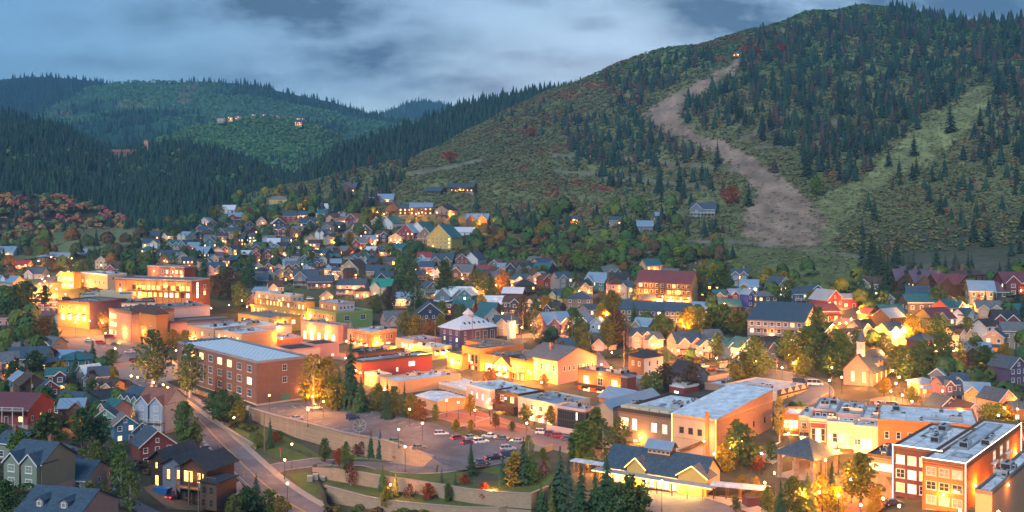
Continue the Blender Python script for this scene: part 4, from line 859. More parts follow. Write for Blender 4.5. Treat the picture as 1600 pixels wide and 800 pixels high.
front('shop_building', 'cream front with a pale sign band and bright ground floor left of the orange building', 1334, 1372, 670, 'cream', [(3.0, 3, 1.2, 2.6, .3, .75, 'p'), (3.2, 2, .9, 1.6, .02, .28, .2), (7.3, 3, 2.2, 2.4, .05, .95, 's')], setb=(657, 'grey', [(.8, 4, 1.2, 1.6, .05, .95, .1)], 1345, 1376), Yd=297, lamps=[(.3, 6.4, 500), (.8, 6.4, 400)])
org, OG = front('hotel_building', 'long orange brick building with small paired windows beyond the dark brick block', 1372, 1530, 668, 'brick_orange', [(2.6, 8, 1.1, 1.9, .03, .97, .05), (6.3, 6, 1.1, 1.9, .03, .6, .6), (9.0, 6, 2.4, 2.0, .02, .6, 's')], Yd=288, th=71, a=24, cap='brick_orange', lamps=[(.85, 5.0, 900), (.6, 5.0, 900)], units=6)
for k, xx in enumerate((1262, 1292, 1318, 1346, 1374)): pass
# signs: raised lettering on the burgundy front (illegible in the photo: plain pale strokes) and vertical letters later
# -- beige gallery hall outlined in gold
gal, GI = B('gallery_building', 'big windowless beige block hall with gold light strips and a pale sloping roof', 1050, 1118, 1207, 716, 657, 52, 'brick_pale', 'snow', wallL='beige', units=0, cap='beige', para=.25, led='lcb',
   Lw=[(3.2, 3, 1.3, 1.6, .12, .75, 0, 'dark')], Rw=[(4.2, 4, .8, 1.5, .15, .95, 0, 'dark')])
a, b, h = GI['a'], GI['b'], GI['h']; q = MB(); q.poly([(-.1, -.1, h + .2), (a, -.1, h + .2), (a, -.1, h + 3.4)]); q.quad((a, -.1, h + .2), (a, b, h + .2), (a, b, h + 3.4), (a, -.1, h + 3.4)); q.poly([(a, b, h + .2), (0, b, h + .2), (a, b, h + 3.4)]); q.obj('upper_wall', wm('brick_pale'), gal)
q = MB(); q.quad((-.5, -.5, h + .36), (a + .3, -.5, h + 3.7), (a + .3, b + .4, h + 3.7), (-.5, b + .4, h + .36)); q.quad((-.5, -.5, h + .30), (-.5, b + .4, h + .30), (a + .3, b + .4, h + 3.6), (a + .3, -.5, h + 3.6)); q.obj('roof', rm('snow'), gal)
q = MB(); q.box(-.5, 0, .14 * b, .14 * b + 1.0, 0, h + 1.8); q.box(-.6, .05, .14 * b - .1, .14 * b + 1.1, h + 1.8, h + 2.0); q.obj('chimney', wm('brick_orange'), gal)
q = MB(); [q.box(-1.6, -.1, 3 + i * .9, 3.95 + i * .9, h - 6.2 - i * .45, h - 6.0 - i * .45) for i in range(9)]; q.box(-1.65, -1.55, 2.5, 12, h - 6, h - 5.9); q.obj('outside_stair', WOODM, gal)
# -- yellow lodge block with brown mansard
yl, YI = B('hotel_building', 'pale yellow building with a brown mansard roof and light strip behind the beige hall', 1132, 1214, 1262, 655, 614, 45, 'cream', 'membrane', Yd=372, units=3, cap='cream', Rw=[(1.6, 3, 1.2, 1.6, .2, .95, 0), (5.0, 3, 1.2, 1.6, .1, .95, .3)], Lw=[(3.4, 5, 1.6, 1.4, .1, .95, .8)], lampsL=[(.3, 2.6, 700), (.7, 2.6, 700)], led='')
q = MB(); b = YI['b']; h = YI['h']; q.prism([(-1.2, h - 2.9), (.2, h + .3), (.2, h + .55), (-1.5, h - 2.9)], 'y', b * .22, b * .99, 0); q.obj('mansard_roof', rm('brown'), yl)
q = MB(); [q.poly([(YI['a'] * (.05 + .22 * k), -.6, h - 1.0), (YI['a'] * (.27 + .22 * k), -.6, h - 1.0), (YI['a'] * (.16 + .22 * k), -.6, h + 1.3)]) for k in range(4)]; [q.quad((YI['a'] * (.05 + .22 * k), -.6, h - 1.0), (YI['a'] * (.16 + .22 * k), -.6, h + 1.3), (YI['a'] * (.16 + .22 * k), .5, h + 1.3), (YI['a'] * (.05 + .22 * k), .5, h - 1.0)) for k in range(4)]; q.obj('gable_row', wm('cream'), yl)
q = MB(); q.prism([(-.75, h - 1.1), (-.2, h + .9), (-.1, h + .9), (-.6, h - 1.1)], 'x', 0, YI['a'] * .95); q.obj('front_roof', rm('brown'), yl)
B('building', 'low brick shop with pale roof left of the yellow mansard building', 1101, 1130, 1166, 640, 604, 45, 'brick_pale', 'snow', Yd=400, units=3, cap='brick_pale', lampsL=[(.5, 3, 300)])
# -- dark brown block in front of white roofs
dk, DI = B('gallery_building', 'dark brown two-storey block with four bright windows left of the beige hall', 966, 1052, 1130, 702, 653, 52, 'taupe', 'snow', Yd=322, units=7, cap='dark', para=.8,
   Lw=[(2.4, 1, 1.8, 2.6, .60, .72, 'p'), (2.4, 1, 1.6, 2.6, .80, .90, 'p'), (2.0, 1, 3.0, 3.4, .02, .20, 's'), (2.0, 1, 1.6, 3.2, .25, .36, 'p'), (8.2, 1, 1.2, 2.4, .28, .36, 'p')], lampsL=[(.45, 7.2, 1500)])
q = MB(); b = DI['b']; h = DI['h']
for k in range(5): q.box(1, 5, b * (.1 + .18 * k), b * (.1 + .18 * k) + 3.2, h + .1, h + 1.4)
q.obj('roof_screen', wm('cream'), dk)
B('shop_building', 'dark grey wing joining the tall beige gable and the dark brown block', 958, 976, None, 700, 642, 52, 'dark_grey', 'membrane', Yd=338, a=16, units=2, cap='dark', Lw=[(7, 1, 2.4, 2.4, .2, .9, .6)])
# -- tall beige gable with blue metal roof
def gabled(name, label, xl, xc, xr, yb, yt, th, wall, roof, rise, ridge, Yd=None, a=None, b=None, Rw=(), Lw=(), look=None, chim=0, lampsR=(), lampsL=(), ov=.6, wallL=None, trim='white', base=None, cat='building'):
    th_ = R(th); Yd = Yd or G(xc, yb).y; Cx, a_, b_ = solve(xl, xc, xr or xc + 10, Yd, th_); a = a or a_; b = b or b_; top = CAMZ - (yt - HY) * Yd / F
    c, s = math.cos(th_), math.sin(th_); z0 = base if base is not None else min(TZ(Cx + p * c - q * s, Yd + p * s + q * c) for p, q in ((0, 0), (a, 0), (0, b), (a, b))) - .3; h = top - z0
    root = empty(name, (Cx, Yd, z0), th_); tag(root, label, cat); FR = ((0, 0), (1, 0), 0.0); FL = ((0, b), (0, -1), -math.pi / 2)
    mb = MB(); oR = []; oL = []; near = F / Yd > 3; rows(root, FR, a, h, Rw, near, trim, oR); rows(root, FL, b, h, Lw, near, trim, oL)
    face_wall(mb, FR, a, 0, h, oR, 0); face_wall(mb, FL, b, 0, h, oL, 1); mb.quad((a, 0, 0), (a, b, 0), (a, b, h), (a, 0, h)); mb.quad((a, b, 0), (0, b, 0), (0, b, h), (a, b, h))
    rf = MB(); zr = h + rise
    if ridge == 'x': mb.poly([(0, b, h), (0, 0, h), (0, b / 2, zr)], 1); mb.poly([(a, 0, h), (a, b, h), (a, b / 2, zr)]); roof_gable(rf, 0, a, 0, b, h, zr, 'x', ov)
    elif ridge == 'y': mb.poly([(0, 0, h), (a, 0, h), (a / 2, 0, zr)]); mb.poly([(a, b, h), (0, b, h), (a / 2, b, zr)]); roof_gable(rf, 0, a, 0, b, h, zr, 'y', ov)
    else: roof_hip(rf, 0, a, 0, b, h, zr, ov)
    OBST.append((Cx + (a * c - b * s) / 2, Yd + (a * s + b * c) / 2, math.hypot(a, b) * .46))
    mb.obj('wall', [wm(wall), wm(wallL or wall)], root); rf.obj('roof', rm(roof), root)
    for (u, z, pw) in lampsR: wall_lamp(root, FR, u * a, h - z, pw)
    for (u, z, pw) in lampsL: wall_lamp(root, FL, u * b, h - z, pw)
    for k in range(chim): q = MB(); x = a * (.3 + .4 * k); q.box(x, x + .9, b * .55, b * .55 + .8, h, zr + 1.2); q.box(x - .1, x + 1.0, b * .55 - .1, b * .55 + .9, zr + 1.2, zr + 1.35); q.obj('chimney', wm('brick'), root)
    return root, dict(a=a, b=b, h=h, z0=z0, Y=Yd, X=Cx, th=th_, FR=FR, FL=FL, zr=zr)
gabled('gallery_building', 'tall narrow beige gable with one slit window and blue metal roof', 928, 958, 1000, 692, 642, 52, 'beige', 'blue_metal', 2.6, 'x', Yd=352, a=30, Lw=[(2.2, 1, 1.2, 7.5, .1, .3, 0, 'dark')], lampsL=[(.08, 9, 250)])
gabled('building', 'low building with wide blue metal roof behind the tall beige gable', 975, 1000, 1035, 650, 632, 40, 'orange', 'blue_metal', 3.0, 'y', Yd=378, b=20, lampsR=[(.5, 1, 150)])
gl, GL = B('office_building', 'dark glass fronted office with a thin cream roof edge', 871, 914, 932, 690, 643, 50, 'dark_grey', 'membrane', Yd=338, units=2, cap='pale_pink', wallL='dark_grey', Lw=[(.6, 12, 1.3, 2.6, .01, .99, .04, 'dark'), (3.6, 12, 1.3, 2.4, .01, .99, 0, 'dark')], Rw=[(.8, 3, 1.4, 2.4, .05, .95, 0, 'dark')])
q = MB(); q.box(-3.2, -.1, -1, GL['b'] + 2, GL['h'] - 7.0, GL['h'] - 6.2); q.box(-3.2, -3.05, -1, GL['b'] + 2, GL['h'] - 6.2, GL['h'] - 5.2); q.obj('terrace', wm('pale_pink'), gl)
B('shop_building', 'long pale building with blue-white roof and lit storefronts along the plaza', 810, 868, 922, 668, 634, 42, 'pale_pink', 'blue_metal', Yd=356, b=18, units=4, cap='cream', Lw=[(1.2, 4, 1.7, 1.7, .04, .96, .15), (4.4, 4, 2.3, 2.4, .04, .96, 's')], Rw=[(1.2, 4, 1.6, 1.7, .05, .95, .3), (4.3, 4, 2.2, 2.3, .05, .95, .8)], lampsL=[(.5, 4, 500)])
mo, MO = B('restaurant_building', 'brown modern building with a curved dark balcony beside the long pale building', 787, 810, 850, 662, 618, 42, 'dark_brown', 'snow', Yd=374, b=12, units=3, cap='dark', Lw=[(1.0, 2, 1.7, 1.9, .1, .95, .9)], Rw=[(1.2, 3, 1.5, 1.6, .05, .95, .3)], lampsL=[(.4, 5.4, 500)])
q = MB(); q.box(-4.6, -.05, -2.5, 8, MO['h'] - 5.1, MO['h'] - 4.7); q.box(-4.6, -4.4, -2.5, 8, MO['h'] - 4.7, MO['h'] - 3.2); q.box(-4.4, 0, -2.5, -2.3, MO['h'] - 4.7, MO['h'] - 3.2); q.obj('balcony', wm('dark_brown'), mo)
wr, WR = B('clinic_building', 'white flat-roofed low building with small lit windows on both faces', 729, 766, 818, 640, 611, 36, 'pale_pink', 'snow', units=2, cap='white', Lw=[(1.8, 3, .9, 2.0, .12, .8, 'p')], Rw=[(1.8, 3, .9, 2.0, .12, .85, 'p')], lampsL=[(.9, 4.2, 350)])
B('clinic_building', 'white snowy-roofed single-storey building with wide overhang left of the plaza', 655, 728, 770, 634, 610, 36, 'peach', 'snow', units=3, cap='white', Lw=[(1.6, 4, 1.8, 2.2, .5, .98, .1)], Yd=408)
gabled('garage_building', 'low white wing with a single garage door in front of the overhanging roof', 652, 684, 728, 645, 627, 36, 'peach', 'snow', .8, 'y', Rw=[], Lw=[(1.2, 1, 2.8, 2.2, .15, .5, 0, 'cream')])
B('shop_building', 'pale cream long building with blue-white roof below the dark red hall', 592, 622, 720, 628, 598, 38, 'peach', 'snow', Yd=412, units=6, cap='peach', b=13, lampsL=[(.3, 3.5, 700)])
B('shop_building', 'low orange-lit annex with white roof left of the long cream building', 570, 590, 612, 620, 588, 38, 'peach', 'snow', Yd=425, units=1, cap='cream', b=10, lampsL=[(.5, 2.5, 600)])
rb, RB = B('market_building', 'long dark red hall with white sign and two small windows', 548, 566, 675, 598, 566, 38, 'brick_dark' if 0 else 'red', 'membrane', Yd=436, wallL='brick_orange', units=8, cap='dark', Rw=[(3.6, 2, .9, 1.6, .1, .62, 'p')], lampsL=[(.5, 4, 500)])
q = MB()
for ln in range(2):
    for k in range(4): x = RB['a'] * .66 + k * .75; z = RB['h'] - 2.6 - ln * 1.0; q.box(x, x + .5, -.07, -.01, z, z + .12); q.box(x, x + .12, -.07, -.01, z + .12, z + .7); q.box(x + .38, x + .5, -.07, -.01, z + .12, z + .7) if k % 2 else q.box(x + .12, x + .5, -.07, -.01, z + .58, z + .7)
q.obj('wall_sign', LEDW, rb)
q = MB(); q.box(RB['a'] * .78, RB['a'], -.2, -.08, RB['h'] + .55, RB['h'] + .75); q.obj('green_light_strip', glow_mat('led_green', (.35, 1.0, .15), 3.0), rb)
# -- salmon main street building with grey roof, and its neighbours to the left
gabled('theatre_building', 'salmon main street building with long grey gable roof and five upper windows', 820, 871, 932, 612, 564, 40, 'pink', 'grey', 4.2, 'y', Yd=428, wallL='peach', Lw=[(1.9, 5, 1.4, 2.6, .05, .98, .5)], Rw=[(2.6, 7, 1.1, 1.7, .12, .95, .15)], lampsL=[(.95, 5.2, 1700), (.3, 6.5, 1500)], chim=1)
yb_, YB = B('saloon_building', 'yellow two-storey building with a wooden street balcony', 797, 821, None, 604, 565, 40, 'mustard', 'gravel', Yd=436, a=16, units=3, Lw=[(1.4, 3, 1.1, 2.2, .08, .95, .15), (5.2, 3, 1.2, 2.4, .08, .95, .6)], lampsL=[(.5, 4.4, 600)], cap='brown')
q = MB(); q.box(-3.0, -.05, 0, YB['b'], YB['h'] - 4.8, YB['h'] - 4.5); [q.box(-2.9, -2.7, YB['b'] * t, YB['b'] * t + .2, 0, YB['h'] - 4.8) for t in (.02, .33, .66, .95)]; q.box(-3, -2.9, 0, YB['b'], YB['h'] - 3.6, YB['h'] - 3.5); q.obj('balcony', WOODM, yb_)
gabled('shop_building', 'glowing gold gabled little shop between orange hall and yellow balcony building', 772, 797, None, 604, 572, 40, 'yellow', 'brown', 3.2, 'x', Yd=442, a=10, Lw=[(.4, 2, 2.0, 2.2, .1, .9, 'p'), (3.2, 2, 2.4, 2.6, .05, .95, 's')], lampsL=[(.5, .8, 800)])
B('shop_building', 'orange stucco hall with dark awning and white-lit entrance', 748, 780, None, 604, 559, 40, 'orange', 'gravel', Yd=452, a=22, units=5, cap='orange', Lw=[(3.2, 1, 4.4, 3.6, .2, .8, 's')], lampsL=[(.5, 5.0, 1500)])
B('hotel_building', 'tall orange stucco building with four stacked window bays', 722, 750, None, 604, 547, 40, 'orange', 'gravel', Yd=458, a=24, units=2, cap='orange', Lw=[(2.4, 4, 1.6, 3.4, .1, .9, .5, 'brown'), (7.0, 4, 1.6, 3.0, .1, .9, .3, 'brown')], lampsL=[(.5, 9.5, 500)])
B('building', 'plain orange upper block behind the tall orange building', 728, 770, None, 600, 541, 40, 'orange', 'gravel', Yd=472, a=14, units=1, cap='orange')
B('shop_building', 'low yellow-lit shop left of the tall orange building', 698, 723, None, 592, 557, 40, 'mustard', 'gravel', Yd=462, a=20, units=1, cap='orange', Lw=[(1.6, 2, 2.6, 1.8, .1, .95, .9)], lampsL=[(.5, 3.6, 1100)])
# barrel roof
Yd = 498; Cx = (772 - 800) / F * Yd; zt = CAMZ - (548 - HY) * Yd / F; rt = empty('theatre_building', (Cx, Yd, zt - 12), R(40)); tag(rt, 'big hall with a low curved dark blue roof behind the orange buildings', 'building'); w_ = 20; l_ = 24
q = MB(); pr = [(-.1, 12)] + [(w_ * k / 10, 12 + 2.6 * math.sin(math.pi * k / 10)) for k in range(11)] + [(w_ + .1, 12)]; q.prism([(p, z) for p, z in pr][::-1], 'x', -.4, l_ + .4); q.obj('roof', rm('slate'), rt)
q = MB(); q.box(0, l_, 0, w_, 0, 12); q.obj('wall', wm('orange'), rt); [link('roof_vent', VENT, rt, (3 + k * 3, w_ * .4, 14)) for k in range(6)]
# -- brick building with lit arched fronts
bb, BB = B('restaurant_building', 'orange brick restaurant with glowing arched windows and balconies', 903, 974, 994, 632, 588, 44, 'brick_pale', 'blue_metal', Yd=402, wallL='brick_orange', units=6, cap='brown', Lw=[(2.0, 3, 2.6, 2.8, .04, .96, .8), (6.2, 3, 3.2, 3.0, .04, .96, 's')], lampsL=[(.85, 5.2, 1500), (.2, 5.2, 1300), (.5, .6, 700)])
q = MB(); q.box(-2.2, -.05, BB['b'] * .3, BB['b'] * .98, BB['h'] - 5.6, BB['h'] - 5.3); q.box(-2.2, -2.1, BB['b'] * .3, BB['b'] * .98, BB['h'] - 5.3, BB['h'] - 4.4); q.obj('balcony', DARKM, bb)
B('brick_tower', '', 972, 980, 994, 0, 590, 44, 'brick_dark', 'grey', Yd=396, ob=bb, base=BB['z0'], units=0, para=.3)
gabled('house', 'dark hip-roofed house with brown left side and white right side', 982, 1006, 1036, 606, 560, 38, 'white', 'dark', 2.6, 'hip', Yd=425, wallL='brown', Rw=[(1.4, 2, 1.1, 1.8, .1, .9, 0), (4.8, 2, 1.1, 1.6, .1, .9, 0)], Lw=[(1.6, 2, 1.1, 1.6, .1, .9, 0)], cat='house')
B('garage_building', 'low white garage in front of the dark hip-roofed house', 978, 1000, 1018, 612, 594, 38, 'white', 'membrane', Yd=412, units=0)
B('shop_building', 'small dark red building with white roof and round-headed front', 1046, 1068, 1092, 632, 606, 40, 'red', 'snow', Yd=398, units=1, cap='white', Lw=[(1.6, 1, 2.2, 2.0, .15, .85, 'p')])
gabled('house', 'pale blue gabled house with a dark roof behind the small red building', 1044, 1074, 1106, 622, 588, 32, 'blue_grey', 'dark', 4.4, 'y', Yd=412, trim='white', Rw=[(.5, 1, 1.0, 1.6, .3, .7, 0)], cat='house')
gabled('garage_building', 'low stone house with pale roof and two lit windows behind the yellow mansard building', 1124, 1182, 1202, 592, 574, 44, 'stone', 'blue_metal', 2.0, 'x', Yd=425, Rw=[(1.0, 2, .9, 1.0, .2, .9, 'p')], cat='house')
# -- purple school-like hall with white hip roof
pu, PU = gabled('assembly_hall', 'purple four-storey hall with a broad snow-white hip roof and tall windows', 687, 719, 776, 548, 516, 40, 'purple', 'white_metal', 5.6, 'hip', Yd=516, Lw=[(1.0 + 3.0 * k, 3, 1.1, 1.7, .1, .98, .1) for k in range(3)], Rw=[(1.0 + 2.8 * k, 1, 1.0, 1.7, .05, .22, .1) for k in range(3)] + [(1.2, 3, 2.4, 5.2, .38, .98, .2)], lampsR=[(.4, 7.0, 400)], ov=.8)
q = MB(); a, b, h, zr = PU['a'], PU['b'], PU['h'], PU['zr']; q.box(a * .5 - 1.6, a * .5 + 1.6, b * .5 - 1.6, b * .5 + 1.6, zr - 1.6, zr + .6); q.obj('cupola', wm('white'), pu); q = MB(); roof_hip(q, a * .5 - 1.7, a * .5 + 1.7, b * .5 - 1.7, b * .5 + 1.7, zr + .6, zr + 3.4, .3); q.obj('cupola_roof', rm('white_metal'), pu)
for k in range(6): q = MB(); x = a * (.2 + .13 * k); q.prism([(1.8, h + 1.1), (3.0, h + 2.3), (3.0, h + 2.45), (1.8, h + 1.25)] if 0 else [(2.4, h + 1.9), (3.4, h + 2.9), (3.3, h + 3.1), (2.3, h + 2.1)], 'x', x, x + .9); q.obj('skylight', GLASS, pu)
# -- corner building with turret
cb, CB = B('corner_building', 'orange corner building with a small pointed turret and glowing street front', 548, 578, 620, 552, 520, 42, 'brick_orange', 'snow', Yd=528, units=3, cap='peach', Lw=[(1.8, 4, 1.1, 2.0, .05, .9, .5), (5.4, 3, 2.4, 2.8, .05, .95, 's')], Rw=[(1.8, 4, 1.1, 2.0, .1, .9, .1), (5.4, 3, 2.4, 2.6, .05, .8, .9)], lampsR=[(.25, 5.0, 2600)], lampsL=[(.5, 6, 1200)])
q = MB(); q.cyl(0, CB['b'], 0, CB['h'] + .8, 1.7, k=10); q.obj('turret', wm('peach'), cb); q = MB(); q.cyl(0, CB['b'], CB['h'] + .8, CB['h'] + 4.4, 2.2, .05, 10); q.obj('turret_roof', rm('grey'), cb)
B('shop_building', 'pink low brick building with lit doorway between corner building and purple hall', 618, 646, 690, 556, 534, 40, 'pink', 'membrane', Yd=508, wallL='peach', units=2, cap='pink', Lw=[(1.4, 3, 1.4, 2.2, .3, .95, 'p')])
B('shop_building', 'low white-roofed yellow-lit shop right of the pink brick building', 642, 676, 706, 566, 545, 40, 'yellow', 'snow', Yd=488, units=2, cap='cream', Rw=[(1.2, 3, 2.0, 1.8, .05, .95, 's')], lampsR=[(.6, 2.6, 1500)])
B('shop_building', 'flat brown roofed low building behind the tall spruce tree', 540, 560, 632, 575, 553, 36, 'brick_dark', 'black', Yd=470, units=6, cap='dark')
B('shop_building', 'floodlit salmon building with bright gold arcade', 470, 528, 547, 556, 510, 46, 'pink', 'gravel', Yd=540, wallL='peach', units=2, cap='pink', Lw=[(4.6, 5, 2.4, 4.0, .02, .98, 's')], lampsL=[(.3, 3.6, 2600), (.75, 3.6, 2200)])
# -- green and yellow stepped block
gr, GR = B('condo_building', 'green and ochre stepped building with white penthouse and large framed windows', 480, 525, 582, 524, 490, 40, 'green', 'gravel', Yd=572, wallL='mustard', units=0, Rw=[(1.6, 2, 3.2, 2.6, .08, .95, 0)], Lw=[(1.8, 6, 1.5, 1.8, .05, .95, .3)], cap='green', lampsL=[(.7, 4, 500)])
B('penthouse', '', 499, 527, 554, 0, 475, 40, 'pale_blue', 'snow', Yd=578, wallL='orange', ob=gr, base=GR['z0'] + GR['h'], Rw=[(1.4, 4, 1.4, 1.7, .1, .95, 0)], Lw=[(1.4, 4, 1.6, 1.7, .05, .95, .5)], units=2)
ye, YE = B('condo_building', 'ochre terraced building with rows of lit windows and a pale blue end', 392, 480, 500, 512, 489, 44, 'mustard', 'gravel', Yd=600, units=0, cap='mustard', Lw=[(1.2, 12, 1.6, 2.0, .02, .98, .6)], lampsL=[(.2, 3.4, 900), (.75, 3.4, 800)], led='')
B('upper_storey', '', 398, 478, 492, 0, 474, 44, 'mustard', 'gravel', Yd=604, ob=ye, base=YE['z0'] + YE['h'], Lw=[(1.2, 14, 1.3, 2.2, .02, .98, .45)], units=0, cap='mustard', lampsL=[(.5, .6, 250)])
B('top_storey', '', 400, 454, 474, 0, 463, 44, 'pale_blue', 'snow', Yd=610, wallL='peach', ob=ye, base=YE['z0'] + YE['h'] + 5, Lw=[(1.0, 8, 1.2, 1.9, .04, .96, .5)], Rw=[(1.0, 2, 1.8, 1.9, .1, .9, 0)], units=3, cap='cream')
B('shop_building', 'bright yellow-lit low block in front of the ochre terraces', 372, 420, 470, 524, 498, 44, 'yellow', 'gravel', Yd=575, units=1, cap='mustard', Lw=[(1.8, 4, 2.2, 2.2, .1, .9, 's')], Rw=[(1.8, 3, 2.2, 2.0, .1, .9, .7)], lampsL=[(.4, 3, 1300)], lampsR=[(.4, 3.4, 1800)])
B('shop_building', 'pale pink blank-walled block above the white-roofed cluster', 388, 414, 456, 535, 513, 38, 'pale_pink', 'gravel', Yd=556, units=0, cap='pink')
B('shop_building', 'low rose block with snowy roof right of the blank pink block', 418, 432, 474, 548, 531, 38, 'brick_orange', 'snow', Yd=532, units=2, cap='pink', b=12)
B('shop_building', 'flat salmon building with a brown roof in front of the floodlit arcade', 470, 492, 530, 560, 540, 38, 'pink', 'brown', Yd=500, b=14, units=0, cap='pink')
B('shop_building', 'long pale pink building with low roof just behind the brick school', 425, 452, 500, 566, 548, 38, 'pale_pink', 'brown', Yd=478, b=16, units=0, cap='pink')
B('shop_building', 'apricot arcade building with snow-white roof behind the brick school left end', 336, 378, 398, 560, 523, 50, 'peach', 'snow', Yd=512, units=4, cap='peach', Lw=[(1.4, 4, 1.6, 1.8, .04, .96, .4), (5.0, 4, 2.0, 2.6, .04, .96, 's')], lampsL=[(.5, 5.2, 1300)], a=20)
B('shop_building', 'apricot two-storey building with snowy roof left of the arcade', 288, 334, 350, 555, 515, 50, 'peach', 'snow', Yd=532, units=4, cap='peach', a=26, Lw=[(1.8, 4, 1.2, 1.9, .04, .96, .2), (5.4, 4, 2.0, 2.6, .04, .96, 's')], lampsL=[(.3, 5.4, 1300)])
B('building', 'white low flat roof spread behind the apricot arcade', 345, 380, 432, 540, 512, 42, 'pale_pink', 'snow', Yd=545, units=6, cap='white', b=22)
B('theatre_building', 'rose-red walled long building with an orange-lit end', 250, 266, 366, 545, 504, 34, 'pink', 'gravel', Yd=542, wallL='orange', units=0, cap='brown', Lw=[(2.6, 1, 2.2, 2.4, .2, .9, .6)], lampsL=[(.5, 6.0, 900)], b=14)
B('theatre_building', 'pale pink long wall with black roof units above the rose-red building', 244, 256, 328, 530, 483, 34, 'pale_pink', 'gravel', Yd=562, units=7, cap='pink', b=24)
gabled('building', 'orange block with dark hip roof and tall square chimney on the left', 205, 244, 262, 560, 492, 44, 'orange', 'brown', 3.4, 'hip', Yd=520, wallL='orange', Lw=[(6, 1, 1.4, 2, .7, .9, 0)], lampsL=[(.5, 9, 900)], chim=1)
B('building', 'brick fronted block with orange lamp left of the dark hip roof', 170, 206, 214, 562, 489, 44, 'brick_pale', 'gravel', Yd=530, units=2, cap='brown', a=22, Lw=[(2.0, 4, 1.4, 2.2, .02, .35, .8), (6.0, 4, 1.4, 2.2, .02, .35, .8), (10.0, 4, 1.4, 2.2, .02, .35, .8)], lampsL=[(.7, 10, 2600)])
B('building', 'white long building with a row of small windows behind the brick fronted block', 165, 190, 242, 520, 473, 20, 'white', 'gravel', Yd=572, units=3, cap='dark', Rw=[(1.2, 6, 1.0, 1.5, .05, .95, 0)], b=16)
th2, TI = B('theatre_building', 'cream theatre-like wall with stepped false front above the white building', 118, 126, 206, 510, 463, 16, 'cream', 'gravel', Yd=590, units=1, cap='cream', b=18)
q = MB(); q.box(TI['a'] * .38, TI['a'] * .66, -.08, .5, TI['h'] - .1, TI['h'] + 3.2); q.box(TI['a'] * .28, TI['a'] * .76, -.07, .45, TI['h'] - .1, TI['h'] + 1.6); q.obj('false_front', wm('cream'), th2)
B('building', 'orange floodlit shop block with a purple side at the left', 90, 140, 150, 545, 474, 62, 'purple', 'gravel', Yd=560, wallL='orange', units=2, cap='brown', a=24, Lw=[(6.0, 4, 2.4, 3.0, .05, .95, 's'), (2.0, 4, 1.4, 2.0, .05, .95, .3)], lampsL=[(.2, 6, 2600), (.7, 6, 2200)])
B('building', 'purple windowless box at the corner of the orange floodlit shops', 88, 101, 108, 520, 468, 30, 'purple', 'gravel', Yd=575, units=0, cap='dark', b=9)
# left: long orange hall with balconies and a vertical sign
lo, LO = B('hotel_building', 'long orange hall with upper balcony, grey roof edge and vertical pale sign', 180, 300, 328, 500, 439, 70, 'brick_dark', 'grey', Yd=620, wallL='orange', units=0, cap='grey', Lw=[(3.2, 12, 2.4, 2.6, .22, .98, .7, 'brown'), (7.2, 12, 2.4, 2.6, .15, .98, .9, 'brown'), (2.6, 1, 1.6, 2.2, .03, .1, .2), (5.6, 1, 1.6, 2.2, .03, .1, .2)], Rw=[(3.0, 1, 2.4, 2.6, .5, .9, .1), (6.6, 1, 2.0, 2.2, .5, .9, .8)], lampsL=[(.85, 4.0, 1200), (.65, 4.0, 1200), (.45, 4.0, 900), (.3, 4.4, 1200), (.12, 9.5, 2200), (.35, 9.5, 2200)])
q = MB(); q.box(-2.4, -.1, LO['b'] * .02, LO['b'] * .82, LO['h'] - 6.6, LO['h'] - 6.3); [q.box(-2.4, -2.2, LO['b'] * (.02 + .08 * k), LO['b'] * (.02 + .08 * k) + .2, 0, LO['h'] - .3) for k in range(11)]; q.obj('balcony', TRIM['brown'], lo)
q = MB(); [q.box(LO['a'] * .28 - .5, LO['a'] * .28 + .5, -.35, -.2, LO['h'] - 2.4 - k * 1.5, LO['h'] - 1.3 - k * 1.5) for k in range(6)]; q.obj('vertical_sign', LEDW, lo)
B('hotel_building', 'reddish brown upper lodge with flat grey roof above the long orange hall', 230, 288, 306, 470, 418, 66, 'brick_dark', 'grey', Yd=672, wallL='brick', units=1, cap='grey', Lw=[(2.0, 5, 1.6, 2.0, .35, .98, .7), (5.6, 5, 1.6, 2.0, .3, .98, .6)], lampsL=[(.2, 3, 900), (.7, 3.2, 500), (.95, 5.5, 900)])
B('building', 'pale building with teal roof and a light tower left of the upper lodge', 124, 168, 198, 470, 430, 50, 'cream', 'membrane', Yd=680, wallL='peach', units=4, cap='white', Lw=[(4, 6, 1.3, 1.9, .05, .95, .2)], Rw=[(1.5, 2, 1.4, 1.6, .1, .9, 0)], lampsL=[(.4, 7, 1500)])
B('light_tower', '', 123, 130, 134, 0, 420, 50, 'white', 'membrane', Yd=672, ob=bpy.data.objects['building'], base=14, units=0, para=.2) if 0 else None
B('building', 'glowing orange street building left of the pale teal-roofed one', 96, 116, 126, 478, 427, 60, 'mustard', 'gravel', Yd=690, units=2, cap='orange', Lw=[(2.4, 5, 1.4, 2.2, .05, .95, .9), (6.2, 5, 1.6, 2.4, .05, .95, 's')], lampsL=[(.5, 5.5, 2600)])
wd, WD = gabled('house', 'white building with blue roof and two white dormers at the left edge', -30, 20, 40, 470, 441, 62, 'cream', 'blue_metal', 3.2, 'y', Yd=640, wallL='peach', Lw=[(3.4, 6, 1.0, 1.3, .04, .96, .2)], cat='house')
